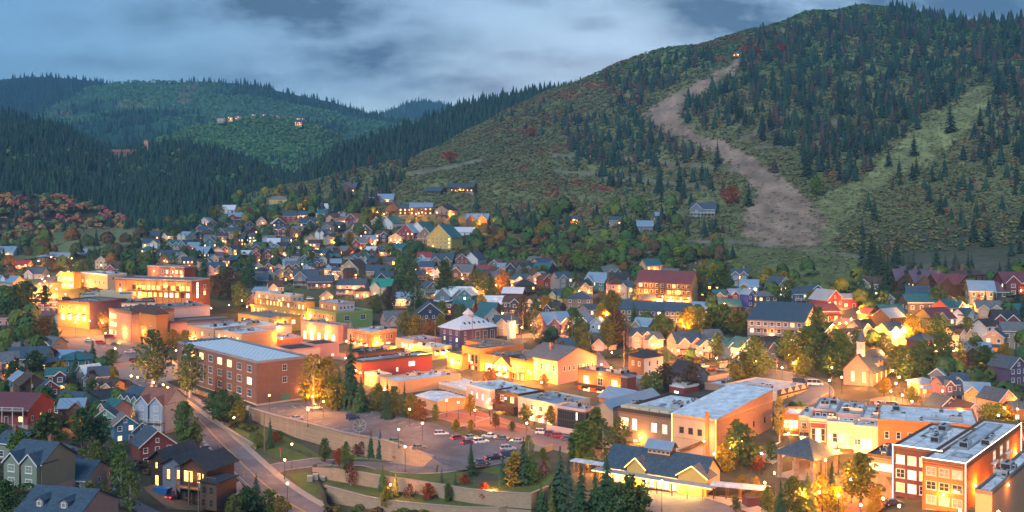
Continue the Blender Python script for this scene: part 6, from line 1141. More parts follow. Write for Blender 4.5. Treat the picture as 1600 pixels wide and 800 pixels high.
# ================================================================== houses: (x, base row, width px, storeys, type, yaw, wall, roof, features, lit, label)
HS = [
 # lower left neighbourhood
 (72, 828, 118, 1, 'e', -14, 'grey', 'slate', 'd', .2, 'grey house with blue slate roof and two small dormers at bottom left'),
 (38, 762, 78, 2, 't', -20, 'sage', 'slate', 'c', .1, 'sage grey house with paired chimneys above the dormered house'), (12, 720, 56, 1.5, 'e', -20, 'sage', 'slate', 'c', .1, 'slate roofed sage house end cut by the left edge'),
 (82, 742, 40, 1, 'g', -24, 'grey', 'slate', '', .1, 'low slate roofed grey wing beside the leafy tree'), (98, 768, 78, 1, 'e', -10, 'grey', 'slate', '', 0, 'long low slate roof behind the dormered house'),
 (10, 663, 72, 1.5, 'e', -8, 'red', 'maroon', 'cb', .1, 'dark red house with maroon roof and white railing at the left edge'),
 (36, 613, 34, 1.5, 'g', 38, 'teal', 'blue_metal', 'lV', .9, 'turquoise gabled house with a glowing golden front at the far left'),
 (52, 628, 48, 2, 'g', 36, 'brown', 'brown', '', .1, 'brown timber gabled house with a plum brown roof'), (78, 634, 36, 2, 'g', 38, 'red', 'slate', 'G', 0, 'crimson gabled house with slate roof and brown garage door'),
 (100, 650, 50, 1.5, 'e', -18, 'mint', 'slate', '', .1, 'pale mint house with a dark slate roof behind the green trees'), (136, 642, 30, 1, 'g', 36, 'pale_blue', 'brown', '', 0, 'small house with a brown roof right of the mint house'),
 (126, 600, 34, 1.5, 'g', -40, 'grey', 'white_metal', '', .1, 'grey house with pale metal roof and white gable edge'), (150, 606, 42, 1.5, 'x', 20, 'pale_blue', 'slate', '', .1, 'pale blue cottage with a small white-edged gable'), (120, 585, 50, 2, 'h', 20, 'teal', 'teal', '', 0, 'teal roofed house below the left parking strip'), (152, 616, 26, 1.5, 'g', 35, 'bright_blue', 'brown', '', .1, 'small brown roofed house with bright blue gable edge'),
 (40, 578, 60, 1.5, 'e', 10, 'grey', 'slate', '', .1, 'slate blue roofed house below the parked cars at left'), (100, 572, 44, 1, 'e', -10, 'grey', 'blue_metal', '', 0, 'low pale blue roofed house left of the yellow bush'), (60, 567, 30, 1, 'e', 0, 'brown', 'brown', '', 0, 'small brown roofed shed above the turquoise house'),
 (172, 650, 52, 2, 'e', 42, 'navy', 'dark', 'c', .2, 'tall dark navy house with black roof and copper panelled side'), (205, 658, 56, 2.5, 'm', -30, 'sage', 'slate', 'l', .15, 'sage green row house with three small white-edged gables'),
 (236, 672, 58, 3, 't', -18, 'pale_blue', 'rust', 'b', .1, 'pale blue three-storey house with coral roof and white balcony'), (196, 692, 40, 2, 'g', 30, 'bright_blue', 'grey', '', .1, 'bright turquoise blue house with grey shingle roof'), (222, 694, 34, 1.5, 'g', 30, 'bright_blue', 'slate', '', .1, 'smaller bright blue gable joined in front of the turquoise house'),
 (164, 680, 30, 2, 'g', 10, 'mint', 'slate', '', .1, 'mint green house half hidden by trees'), (246, 726, 66, 2, 'g', 34, 'burgundy', 'slate', '', .1, 'slate roofed house with a dark red gable behind the timber house'),
 # centre-left old town rows
 (404, 428, 15, 2, 'g', 16, 'mint', 'slate', 'l', .9, 'mint gabled row house with glowing porch, left of the red one'), (420, 428, 14, 2, 'g', 16, 'burgundy', 'slate', 'l', .4, 'burgundy gabled row house, middle of three'), (436, 430, 15, 2, 'g', 16, 'peach', 'slate', 'l', .9, 'peach gabled row house with glowing porch, right of the red one'), (388, 426, 20, 1.5, 'e', 10, 'white', 'slate', 'p', .2, 'white porch house left of the three gabled row houses'),
 (402, 447, 34, 1.5, 'x', 10, 'blue_grey', 'slate', 'p', .2, 'blue-grey porch house below the three gabled row houses'), (422, 442, 16, 2.2, 'g', 12, 'sage', 'slate', '', .1, 'sage house with white round-headed gable'),
 (432, 462, 26, 2, 'x', 22, 'cream', 'brown', '', .2, 'cream house with white gable and brown roof above the ochre block'), (405, 462, 24, 1, 'e', -10, 'white', 'blue_metal', '', .1, 'pale ribbed-roof house left of the cream house'),
 (396, 478, 24, 1.5, 'g', 20, 'pink', 'brown', '', .2, 'pale pink house with white gable edge over the ochre block'), (420, 474, 24, 1.5, 'h', 10, 'pale_blue', 'dark', '', .1, 'sky blue house with dark roof over the ochre block'), (440, 476, 36, 1, 'e', 4, 'mint', 'green', '', .1, 'low green-roofed building behind the ochre penthouse'),
 (478, 446, 38, 2, 'x', 8, 'blue_grey', 'slate', 'p', .3, 'steep many-gabled blue-grey house with white trim'), (500, 450, 36, 1.5, 'e', 4, 'red', 'slate', 'pl', .7, 'red barn-like house with lit veranda under the many-gabled house'), (476, 416, 16, 2, 'g', 14, 'teal', 'slate', '', .1, 'turquoise gabled house left of the bright mint green gable'), (490, 418, 16, 1.8, 'g', 20, 'mint', 'slate', '', .1, 'bright mint green gabled house'), (504, 414, 16, 1.5, 'g', 22, 'white', 'slate', '', .2, 'little white gabled house right of the mint one'),
 (546, 434, 38, 2.2, 'g', -24, 'sage', 'brown', '', .1, 'large sage green gabled house with white trim'), (530, 436, 20, 2, 'e', 10, 'burgundy', 'slate', '', .1, 'burgundy house with slate roof between blue-grey and sage houses'), (548, 460, 42, 2, 'e', -4, 'pale_pink', 'slate', 'pl', .4, 'white colonnaded two-storey house with slate roof'), (566, 466, 24, 1.5, 'h', 10, 'peach', 'brown', 'l', .9, 'small brown-roofed house with bright veranda'),
 (594, 462, 34, 1.8, 'x', -12, 'cream', 'green', '', .3, 'cream house with emerald green roof and white gable'), (510, 470, 20, 1, 'g', 8, 'peach', 'grey', 'l', .9, 'small peach lit cottage left of the colonnaded house'), (626, 478, 34, 1.5, 'e', -6, 'pale_pink', 'blue_metal', 'lV', .4, 'pale pink house with light blue metal roof and bright floodlight'),
 (602, 444, 30, 1.5, 'x', 14, 'navy', 'slate', '', .1, 'dark blue cottage with steep gables above the emerald roof'), (590, 430, 34, 1, 'e', 4, 'grey', 'slate', '', .1, 'grey low house above the dark blue cottage'), (614, 400, 40, 2, 'e', -30, 'pale_blue', 'teal', 'b', .4, 'pale house with teal roof and one bright window'),
 (622, 510, 42, 1, 'x', 20, 'pink', 'grey', '', .2, 'little pink gabled cottage with grey porch roof below the pines'), (672, 508, 44, 2, 'g', 8, 'navy', 'slate', '', 0, 'dark slate church-like gable beside the orange tree'), (678, 492, 36, 1.5, 'h', 10, 'peach', 'dark', 'l', .7, 'house with dark blue hipped roof and lit orange wall'),
 (706, 478, 62, 2, 't', -16, 'blue_grey', 'snow', 'p', .1, 'big snow-roofed house with several steep gables'), (726, 480, 26, 2.4, 'g', -20, 'teal', 'white_metal', '', .1, 'tall teal gabled end right of the big snow-roofed house'),
 (766, 482, 40, 1, 'e', -6, 'white', 'snow', '', 0, 'low building with bright snow roof under orange-lit trees'), (792, 524, 34, 2, 'x', 4, 'beige', 'slate', 'l', .3, 'beige house with slate roof beside the concrete tower'), (770, 512, 38, 2, 'g', 34, 'white', 'teal', '', .1, 'white gabled house with teal roof behind the beige one'),
 # middle slope between
 (686, 388, 60, 3, 'g', -36, 'yellow', 'teal', '', .2, 'tall pale yellow hillside house with a teal roof, three storeys'), (664, 380, 40, 2, 'g', -36, 'taupe', 'teal', 'b', .2, 'taupe terraced house with teal roof beside the yellow one'), (652, 372, 46, 1.8, 'g', -34, 'white', 'teal', '', .1, 'white gabled house with long teal roof left of the taupe one'), (634, 374, 40, 2, 'g', -34, 'red', 'blue_metal', '', .2, 'crimson house with light blue ribbed roof'), (604, 358, 30, 1.8, 'g', -34, 'white', 'teal', '', .1, 'small white gabled house with teal roof left of the crimson one'), (588, 352, 22, 1.2, 'g', -30, 'white', 'slate', '', .1, 'tiny white gabled cottage at the end of the hillside row'),
 (548, 350, 26, 1.5, 'g', -30, 'burgundy', 'rust', '', .2, 'purple gabled house with pale trim and rust roof'), (536, 350, 22, 1, 'e', -6, 'white', 'rust', 'l', .4, 'low white house with rust roof joined to the purple gable'),
 (510, 332, 26, 1.2, 'x', 0, 'white', 'white_metal', '', .1, 'white house with pale roof beside two yellow trees'), (640, 336, 40, 2, 'e', -14, 'timber', 'slate', 'bl', .8, 'terraced timber house glowing orange'), (658, 336, 34, 2.4, 'e', 4, 'timber', 'blue_metal', 'bl', .95, 'tall glazed hillside house full of warm light'), (690, 342, 32, 2.6, 'G', -30, 'stone', 'dark', 'b', .2, 'grey stone modern house with dark mono roof'), (745, 354, 34, 2, 't', -6, 'timber', 'blue_metal', 'lV', .95, 'bright orange-lit house with blue roofs'), (722, 368, 34, 1, 'e', -6, 'white', 'white_metal', '', .3, 'white low house with pale roof beside the yellow tall house'),
 (664, 412, 22, 1.6, 'x', 10, 'white', 'red', '', .3, 'white house with red roof'), (690, 418, 34, 1.6, 't', -8, 'taupe', 'slate', 'l', .5, 'taupe house with slate gables above the lit tree'), (722, 418, 20, 2, 'g', 10, 'red', 'maroon', '', .2, 'small red gabled house'), (736, 416, 30, 1.8, 'g', -30, 'white', 'slate', '', .2, 'pale gabled house beside the small red one'),
 (772, 424, 22, 1.6, 'g', -28, 'teal', 'red', '', .1, 'dark teal house with bright pink-red roof'), (758, 430, 26, 1, 'e', 0, 'burgundy', 'red', '', .1, 'low burgundy house with pink-red roof'), (796, 432, 34, 1.2, 'x', 0, 'peach', 'blue_metal', 'l', .8, 'pale roofed bungalow with two lit dormers'),
 (841, 448, 22, 2, 'g', -24, 'pink', 'blue_metal', 'l', .3, 'pink-red cottage with white balcony'), (858, 448, 24, 1.6, 'g', 30, 'burgundy', 'brown', 'l', .3, 'dark red cottage right of the pink one'), (884, 450, 30, 2, 'x', 26, 'grey', 'slate', '', .2, 'grey gabled house with purple trim'), (928, 456, 42, 2, 'x', -30, 'teal', 'blue_metal', '', .2, 'turquoise house with broad light blue roof'), (966, 456, 32, 2.2, 'x', -6, 'dark_brown', 'dark', '', .2, 'dark brown house with one bright round-topped window'),
 (870, 478, 28, 2, 'x', -34, 'yellow', 'slate', '', .1, 'pale yellow gabled house beside yellow aspens'), (905, 484, 46, 2, 'h', -14, 'taupe', 'slate', '', .1, 'wide house with layered dark hip roofs'), (800, 474, 34, 2, 'e', -12, 'dark_brown', 'white_metal', 'b', 0, 'dark hillside house with thin pale flat roof'),
 (874, 524, 48, 2, 't', 20, 'purple', 'blue_metal', 'l', .5, 'purple-blue house with two tall white-framed gables'), (848, 512, 30, 1.5, 'e', 6, 'grey', 'slate', '', .1, 'grey house with slate roof left of the purple-blue one'), (906, 520, 30, 2, 'g', -30, 'bright_blue', 'blue_metal', '', .1, 'blue wing with light blue roof right of the purple-blue house'), (932, 528, 24, 2.4, 'g', -20, 'pale_blue', 'blue_metal', 'p', .2, 'narrow pale blue house with stacked porches'), (944, 548, 34, 1, 'x', 0, 'pale_pink', 'slate', 'G', 0, 'white garage cottage below the narrow pale blue house'),
 (884, 556, 34, 1.5, 'x', -20, 'dark_brown', 'slate', '', .8, 'dark cottage with two glowing windows on the roofscape'),
 (1002, 545, 34, 2, 't', 10, 'pink', 'slate', '', .2, 'pink many-gabled house with slate roofs'), (1024, 545, 34, 1.5, 'x', 24, 'pale_pink', 'grey', 'lV', .9, 'pink gabled house with brightly lit porch'), (1078, 555, 44, 1.8, 't', 12, 'pink', 'slate', 'pl', .4, 'rose house with brick chimneys and white porch'), (1104, 560, 20, 2, 'g', 12, 'pale_pink', 'slate', 'b', .2, 'rose gabled bay joined to the porch house'), (1120, 520, 24, 1.6, 'g', 10, 'white', 'slate', '', .1, 'little white gable behind the rose house'), (1148, 562, 30, 2, 'x', 18, 'blue', 'teal', 'l', .5, 'blue house with teal roof and round attic window'), (1170, 566, 38, 2.2, 'g', 22, 'white', 'teal', '', .1, 'tall white gabled house with teal roof'), (1212, 560, 46, 1.6, 'x', 30, 'blue_grey', 'dark', '', .1, 'dark steep-roofed house among trees'), (1142, 488, 30, 1, 'e', 0, 'brown', 'teal', '', .2, 'low house with teal-blue roof behind the trees'),
 (1128, 478, 22, 1.8, 'x', 10, 'tan', 'teal', '', .1, 'tan gabled house left of the maroon one'), (1152, 478, 24, 2, 'x', 16, 'burgundy', 'blue_metal', 'l', .5, 'maroon and white gabled house'), (1176, 480, 22, 2.2, 'g', 30, 'cobalt', 'blue_metal', 'lV', .6, 'blue and white tall gable with brightly lit base'), (1200, 482, 34, 2, 'h', 8, 'dark_grey', 'grey', '', .3, 'dark house with rounded barn roof'),
 (1258, 478, 36, 2, 'e', 6, 'blue', 'slate', 'b', .2, 'deep blue house with slate roof and white deck'), (1278, 470, 12, 2, 'g', 0, 'cobalt', 'slate', '', 0, 'narrow bright cobalt tower house'), (1305, 490, 44, 2.2, 'g', 32, 'red', 'grey_metal', 'lV', .8, 'bright red house with lit upper balcony'), (1296, 502, 34, 1.6, 'e', 10, 'red', 'maroon', 'p', .2, 'red house wing with maroon roof below the bright balcony'), (1328, 482, 22, 1.6, 'e', 0, 'red', 'grey_metal', '', .4, 'small red house with grey roof at the right of the balcony house'),
 (1365, 510, 26, 1.8, 'g', 24, 'brown', 'maroon', 'b', .2, 'brown house with maroon roof and pale railing'), (1400, 506, 44, 1.4, 'x', 16, 'dark_brown', 'teal', '', .5, 'dark low house with little lit attic window'), (1440, 500, 38, 2.6, 'e', 0, 'dark_grey', 'teal', '', .15, 'tall dark modern house with flat teal roof'), (1385, 482, 26, 1.6, 'g', -20, 'blue_grey', 'slate', '', 0, 'blue-grey gable behind the brown house'),
 (1476, 532, 52, 3, 'x', 22, 'mustard', 'maroon', 'bpl', .95, 'three-storey balcony house outlined in gold lights with a maroon roof'), (1518, 514, 34, 2, 'x', 30, 'white', 'slate', '', .1, 'small white-edged slate-roofed house right of the gold-lit one'), (1552, 532, 34, 2, 'X', 24, 'white', 'dark', '', .05, 'white house with dark roof and dormer'), (1588, 545, 40, 2.4, 'e', -12, 'tan', 'grey', '', 0, 'tan stone house with large dark arched opening'),
 (1452, 618, 36, 1.4, 'h', 16, 'peach', 'blue_metal', 'pl', .7, 'pale blue hip-roofed cottage with glowing porch'), (1486, 628, 30, 2, 'x', 16, 'purple', 'slate', 'p', .1, 'lilac and pink house with slate roof'), (1502, 616, 24, 1.6, 'x', -10, 'blue', 'slate', '', .1, 'slate blue house behind the lilac one'), (1528, 632, 40, 1.4, 'x', -16, 'yellow', 'blue_metal', '', .2, 'small yellow house with pale blue roof'), (1464, 600, 26, 1.2, 'g', -30, 'blue_grey', 'blue_metal', '', 0, 'low shed-like house with pale roof above the hip-roofed cottage'),
 (1592, 600, 44, 2, 'g', 24, 'purple', 'slate', '', .2, 'dusky purple house with white window pairs at the right edge'), (1485, 655, 44, 1.2, 'g', 14, 'purple', 'slate', '', .1, 'long mauve gabled house behind the shop roofs'), (1522, 664, 40, 1.2, 'g', 14, 'pale_pink', 'brown', '', .1, 'pinkish gabled house right of the mauve one'), (1530, 690, 36, 1, 'g', 20, 'brick', 'grey', '', .1, 'low brick gable just behind the dark brick block'), (1574, 645, 44, 1.4, 'g', 26, 'peach', 'slate', 'lV', .9, 'low house glowing orange under its eaves at the right edge'), (1596, 660, 24, 1.4, 'e', 0, 'brown', 'slate', 'l', .5, 'dark roofed house cut by the right edge above the street'),
 (1330, 545, 40, 1.6, 'x', 20, 'blue_grey', 'dark', 'l', .5, 'dark gabled house at the left of the church trees'), (1300, 535, 34, 1.6, 'g', 24, 'blue_grey', 'slate', '', .3, 'slate gabled house below the red house'), (1358, 530, 36, 1.6, 'x', 24, 'blue_grey', 'dark', 'l', .5, 'dark steep-roofed house under the brown house'), (1320, 655, 30, 1, 'e', 0, 'blue_grey', 'dark', '', 0, 'grey low flat building below the church'),
 # right skyline lodge row
 (1426, 458, 48, 2, 'x', -6, 'dark_brown', 'purple', 'c', .1, 'left part of the dark timber lodge with stone chimney'), (1454, 462, 44, 2, 'x', 0, 'timber', 'purple', 'c', .95, 'middle part of the timber lodge with tall lit windows'), (1486, 466, 42, 2.2, 'x', 6, 'dark_brown', 'maroon', 'c', .8, 'right part of the timber lodge with a lit lower window'), (1510, 462, 34, 2, 'g', 20, 'dark_brown', 'maroon', '', .15, 'last dark gable of the timber lodge row'), (1548, 466, 50, 1, 'e', -3, 'dark_grey', 'purple', '', 0, 'low dark building right of the timber lodge'), (1592, 462, 40, 2, 'x', 0, 'burgundy', 'maroon', 'l', .3, 'plum roofed house at the right edge near the lodge'), (1588, 500, 44, 1, 'e', -3, 'peach', 'teal', '', 0, 'low teal-roofed house with salmon wall at the right edge'), (1410, 440, 26, 1.6, 'e', 0, 'dark_brown', 'purple', '', .1, 'dark shed end left of the timber lodge'),
 # hillside singles
 (1098, 340, 44, 2.2, 'x', -20, 'blue_grey', 'slate', 'bc', .1, 'large grey-blue hillside villa with white porch beside an orange tree'), (1007, 362, 26, 1.5, 'e', -6, 'blue_grey', 'blue_metal', '', .3, 'pale hillside house partly hidden by aspens'), (1032, 345, 14, 1.5, 'e', 0, 'blue', 'blue_metal', '', .4, 'small blue-roofed house left of the villa'), (895, 348, 16, 1, 'e', 0, 'timber', 'slate', 'lV', .9, 'small hillside cabin glowing orange'), (962, 352, 16, 1.4, 'e', 0, 'grey', 'slate', '', .2, 'grey hillside cabin among aspens'),
 (718, 300, 48, 1.6, 'e', -14, 'timber', 'slate', 'blV', .95, 'long hillside lodge with glowing orange balcony'), (676, 304, 32, 1.2, 'e', -22, 'dark_brown', 'slate', '', .1, 'dark hillside lodge wing left of the glowing one'),
 (600, 318, 26, 1.4, 'x', 0, 'blue_grey', 'blue_metal', 'l', .2, 'blue-roofed house above the orange-lit bank'), (584, 322, 24, 1.6, 'e', 0, 'blue_grey', 'blue_metal', '', .1, 'blue-grey roofed house left of the orange-lit bank'), (614, 332, 20, 1.2, 'g', 0, 'timber', 'slate', '', .1, 'plum timber house above the terraced timber house'), (545, 300, 22, 1.6, 'x', -10, 'timber', 'purple', '', .1, 'dark hillside cabin high at the edge of the scrub'),
 (435, 318, 26, 1.6, 'h', 0, 'yellow', 'gravel', '', 0, 'pale round-topped hillside structure above the old town'), (356, 334, 18, 1.5, 'x', 0, 'white', 'white_metal', '', .1, 'pale house highest on the left of the old town'),
 (1152, 88, 13, 1.5, 'e', 0, 'timber', 'slate', 'lV', .95, 'tiny lit cabin high on the mountain at the top of the brown run'),
 # left and far left
 (268, 412, 34, 1.8, 'X', 26, 'white', 'slate', '', .2, 'cream white house with blue roof behind the reddish lodge'), (284, 414, 26, 2, 'g', 30, 'cream', 'slate', '', .1, 'cream gabled house right of the cream white one'), (255, 412, 18, 1.6, 'g', 10, 'brown', 'slate', 'l', .5, 'brown gabled house left of the cream white one'), (336, 432, 26, 2, 't', 8, 'pink', 'slate', 'l', .3, 'pinkish gabled house behind the big spruces'), (325, 420, 16, 1.4, 'g', 8, 'pale_blue', 'slate', '', .1, 'lilac gabled house behind the spruces'), (158, 420, 18, 2, 'g', 10, 'cream', 'brown', '', .2, 'tall narrow cream gable among trees at left'), (180, 428, 26, 1.2, 'x', 0, 'purple', 'brown', '', .1, 'purple-brown roofed house in front of dark trees'), (6, 402, 26, 1.4, 'x', 0, 'white', 'blue_metal', 'l', .3, 'white house with blue roof at the left edge under the hill'), (2, 352, 14, 2, 'e', 0, 'white', 'slate', '', .1, 'pale tall house high at the left edge'), (24, 420, 30, .8, 'e', 0, 'cream', 'red', 'l', .5, 'long low red-roofed building at the far left'), (52, 436, 24, 1.2, 'x', 0, 'pale_blue', 'slate', '', .2, 'blue-grey house beside the bright street'), (96, 440, 18, 1.5, 'g', -20, 'grey', 'slate', '', .1, 'grey gable beside the bright street, right of the blue-grey house'), (120, 402, 24, 1, 'e', 0, 'grey', 'blue_metal', '', .1, 'pale roofed building behind the timber hotel'), (188, 470, 16, 1.6, 'G', 0, 'grey', 'slate', '', .2, 'little grey cottage squeezed left of the orange hall'), (205, 442, 18, 1, 'h', 0, 'grey', 'grey', '', 0, 'grey barrel-roofed shed above the orange hall'),
 (100, 505, 24, 1.2, 'x', 0, 'white', 'slate', '', .1, 'small white house among trees below the white cars'), (10, 508, 26, 1.4, 'e', 10, 'pink', 'brown', '', .1, 'pinkish house behind the left edge trees'), (60, 512, 16, 1, 'g', 20, 'blue_grey', 'slate', '', .2, 'little blue-grey gable among trees at left'),
]
for t_ in HS:
    x, y, w, st_, ty, yw, wl, rf_, ft, lit, lb = t_
    house(x, y, w, st_ if st_ == int(st_) else int(st_) or 1, ty, yw, wl, rf_, ft, label=lb, lit=lit, fh=2.8 if st_ == int(st_) else 2.8 * st_ / (int(st_) or 1), trim='white' if wl not in ('timber', 'dark_brown', 'stone', 'brown') else 'brown', reg=False, steep=.8 if ty in 'gxtmX' else .6)
# the crowded far old town: smaller houses stepping up the slope, each with its own colours
FAR = [(318, 356), (334, 360), (352, 352), (370, 348), (300, 372), (322, 376), (345, 374), (366, 366), (388, 362), (408, 352), (330, 392), (352, 396), (374, 384), (396, 380), (418, 372), (436, 360), (300, 398), (312, 408), (340, 408), (362, 410), (384, 402), (406, 398), (426, 392), (446, 384), (464, 372), (480, 360), (470, 342), (452, 348), (452, 402), (468, 396), (484, 386), (500, 376), (516, 366), (486, 348), (520, 352), (500, 402), (516, 394), (532, 384), (548, 376), (560, 366), (572, 372), (532, 404), (548, 398), (564, 392), (580, 386), (596, 378), (560, 410), (578, 404), (596, 400), (572, 422), (462, 412), (526, 418), (448, 420), (630, 398), (640, 408), (650, 424), (640, 440), (664, 432), (684, 438), (450, 440), (520, 438), (236, 392), (252, 398), (270, 388), (286, 380), (226, 402), (284, 396), (240, 380), (262, 374), (640, 420), (656, 446), (628, 424), (610, 416)]
wl_ = ['white', 'blue_grey', 'grey', 'sage', 'burgundy', 'teal', 'cream', 'brown', 'pale_blue', 'red', 'tan', 'navy', 'pink', 'timber', 'dark_brown', 'peach']; rl_ = ['slate', 'slate', 'teal', 'dark', 'brown', 'blue_metal', 'grey', 'slate', 'purple', 'white_metal']
r3 = random.Random(5)
for i, (x, y) in enumerate(FAR):
    wl = wl_[r3.randrange(len(wl_))]; rf_ = rl_[r3.randrange(len(rl_))]; ty = r3.choice('ggxxetXh'); ft = r3.choice(['', 'l', 'b', 'p', 'l', '', '', 'lV'])
    house(x + r3.uniform(-2, 2), y, r3.uniform(16, 25), 2 if r3.random() < .6 else 1, ty, r3.choice((-30, -12, 8, 18, 30)), wl, rf_, ft, lit=r3.choice((.15, .15, .3, .7)), trim='white' if wl not in ('timber', 'dark_brown') else 'brown', steep=r3.uniform(.6, .9),
          look=wl.replace('_', ' ').replace('timber', 'brown timber') + ' ' + {'g': 'gabled', 'x': 'gabled', 't': 'twin-gabled', 'e': 'low', 'X': 'gabled', 'h': 'hip-roofed'}[ty] + ' house', group='small houses stepping up the old town slope')

for i, (x, y, yd) in enumerate([(344, 190, 2300), (360, 188, 2310), (372, 187, 2330), (395, 184, 2340), (412, 184, 2345), (430, 186, 2350), (448, 187, 2355), (470, 190, 2350), (466, 196, 2300)]):
    z = CAMZ - (y - HY) * yd / F; house(x, y, (9, 7, 8, 6, 9, 7, 10, 12, 10)[i], 2, 'e', 0, ('cream', 'timber', 'tan', 'white', 'timber', 'grey', 'timber', 'burgundy', 'timber')[i], 'slate', 'lV' if i in (1, 8) else '', lit=.5, P=Vector(((x - 800) / F * yd, yd, z + 1)), reg=False, name='chalet', group='chalets along the top of the light green hill',
          label='far-off %s chalet, %s from the left on the light green hilltop' % (('cream', 'timber', 'tan', 'white', 'timber', 'grey', 'timber', 'burgundy', 'timber')[i], ('first', 'second', 'third', 'fourth', 'fifth', 'sixth', 'seventh', 'eighth', 'ninth')[i]))

# further houses filling the gaps of the residential slope
from_ = random.Random(31)
def roomy(x, y, rr): return all((x - a) ** 2 + (y - b) ** 2 > (r_ + rr) ** 2 for a, b, r_ in OBST) and all((q_[0] - x) ** 2 + (q_[1] - y) ** 2 > 110 for P_ in (RD, RP, HB, LN, UR, PA, RR, MS) for q_ in P_[::3])
for poly, n, wr in (([(640, 420), (960, 425), (1130, 440), (1320, 440), (1340, 540), (1200, 575), (980, 560), (860, 560), (780, 510), (640, 500)], 42, (26, 36)), ([(1340, 455), (1600, 450), (1600, 560), (1480, 600), (1400, 560), (1350, 540)], 14, (32, 42)), ([(230, 400), (330, 350), (450, 335), (620, 350), (640, 450), (560, 440), (330, 445)], 46, (15, 22)), ([(0, 560), (60, 545), (200, 600), (160, 690), (0, 650)], 8, (30, 40))):
    got = 0
    for _ in range(n * 30):
        if got >= n: break
        x = from_.uniform(min(p[0] for p in poly), max(p[0] for p in poly)); y = from_.uniform(min(p[1] for p in poly), max(p[1] for p in poly))
        if not inpoly(np.array([x]), np.array([y]), poly)[0]: continue
        p = G(x, y)
        if not roomy(p.x, p.y + 4, 4.6) or inpoly(np.array([x]), np.array([y - 6]), MEAD)[0]: continue
        got += 1; wl = from_.choice(['white', 'blue_grey', 'grey', 'sage', 'burgundy', 'cream', 'brown', 'pale_blue', 'tan', 'navy', 'pink', 'timber', 'dark_brown', 'purple', 'beige', 'peach']); rf_ = from_.choice(['slate', 'slate', 'dark', 'brown', 'blue_metal', 'grey', 'teal']); ty = from_.choice('gxxetXh')
        house(x, y, from_.uniform(*wr), 2, ty, from_.choice((-32, -14, 8, 20, 32)), wl, rf_, from_.choice(['', 'l', 'bl', 'p', 'pl', 'l', 'c', 'lV']), lit=from_.choice((.15, .3, .6)), trim='white' if wl not in ('timber', 'dark_brown') else 'brown', steep=from_.uniform(.6, .9),
          look=wl.replace('_', ' ').replace('timber', 'brown timber') + ' ' + {'g': 'gabled', 'x': 'gabled', 't': 'twin-gabled', 'e': 'broad-roofed', 'X': 'gabled', 'h': 'hip-roofed'}[ty] + ' house', group='wooden houses filling the residential slopes')
# ================================================================== the timber house, lower left
p1 = G(296, 786); TH = empty('house', (p1.x, p1.y, p1.z), R(-24)); tag(TH, 'tall dark timber house with big orange-lit windows behind the parked red truck', 'house')
def vol(x0, x1, y0, y1, h, rise, wmt, wins, ax='y'):
    mb = MB(); Ff_ = ((x0, y0), (1, 0), 0.0); ops = []
    for (u, z, w, hh, lt) in wins: ops.append((u - w / 2, u + w / 2, z, z + hh)); window(TH, Ff_, u, z, w, hh, lt, 'brown', 2 if w > 1.3 else 1, 2)
    face_wall(mb, Ff_, x1 - x0, 0, h, ops); mb.quad((x0, y1, 0), (x0, y0, 0), (x0, y0, h), (x0, y1, h)); mb.quad((x1, y0, 0), (x1, y1, 0), (x1, y1, h), (x1, y0, h)); mb.quad((x1, y1, 0), (x0, y1, 0), (x0, y1, h), (x1, y1, h)); rf = MB()
    if rise: mb.poly([(x0, y0, h), (x1, y0, h), ((x0 + x1) / 2, y0, h + rise)]); mb.poly([(x1, y1, h), (x0, y1, h), ((x0 + x1) / 2, y1, h + rise)]); roof_gable(rf, x0, x1, y0, y1, h, h + rise, 'y', .8)
    else: rf.box(x0 - .4, x1 + .4, y0 - .4, y1 + .4, h, h + .25)
    mb.obj('wall', wmt, TH); rf.obj('roof', rm('dark'), TH)
vol(-2.5, 4.5, 0, 9, 7.6, 2.0, wm('dark_brown'), [(2.2, 4.4, 2.4, 2.4, True), (5.4, 4.4, 1.8, 2.2, True), (2.2, 1, 1.8, 2, 0), (5.2, 1, 1.8, 2, 0)])
vol(-8.5, -2.6, 1.5, 11, 7.2, 1.6, wm('blue_grey'), [(1.6, 3.9, 1.0, 2.2, True), (4.2, 4.2, 1.0, 2.0, True)]); vol(-13, -8.6, 3, 13, 7.6, 1.8, wm('dark_brown'), [(1.6, 1.2, 1.1, 2.8, True), (1.5, 5.4, .8, 1.4, True)]); vol(4.7, 9.0, -2.4, 4, 5.6, 0, wm('brown'), [(1.0, 3.2, 1.1, 1.6, .1), (3.0, 3.2, 1.1, 1.6, .1), (1.0, .6, 1.1, 1.6, 0), (3.0, .6, 1.1, 1.6, 0)])
q = MB(); [q.box(4.5 + k * .45, 4.55 + k * .45, -2.8, -2.75, 5.8, 6.8) for k in range(11)]; q.box(4.4, 9.2, -2.8, -2.72, 6.75, 6.85); q.obj('railing', WOODM, TH); q = MB(); [q.box(x, x + .3, -1.6, -1.3, 0, 7) for x in (-2.4, 1.0, 4.2)]; q.box(-2.6, 4.5, -1.7, 0, 3.4, 3.6); q.obj('deck', WOODM, TH); lamp(TH, (-6, -1.5, 2.2), 60); lamp(TH, (1, -1.2, 5.8), 60); OBST.append((p1.x, p1.y + 5, 9)); TH.scale = (1.2, 1.2, 1.2)
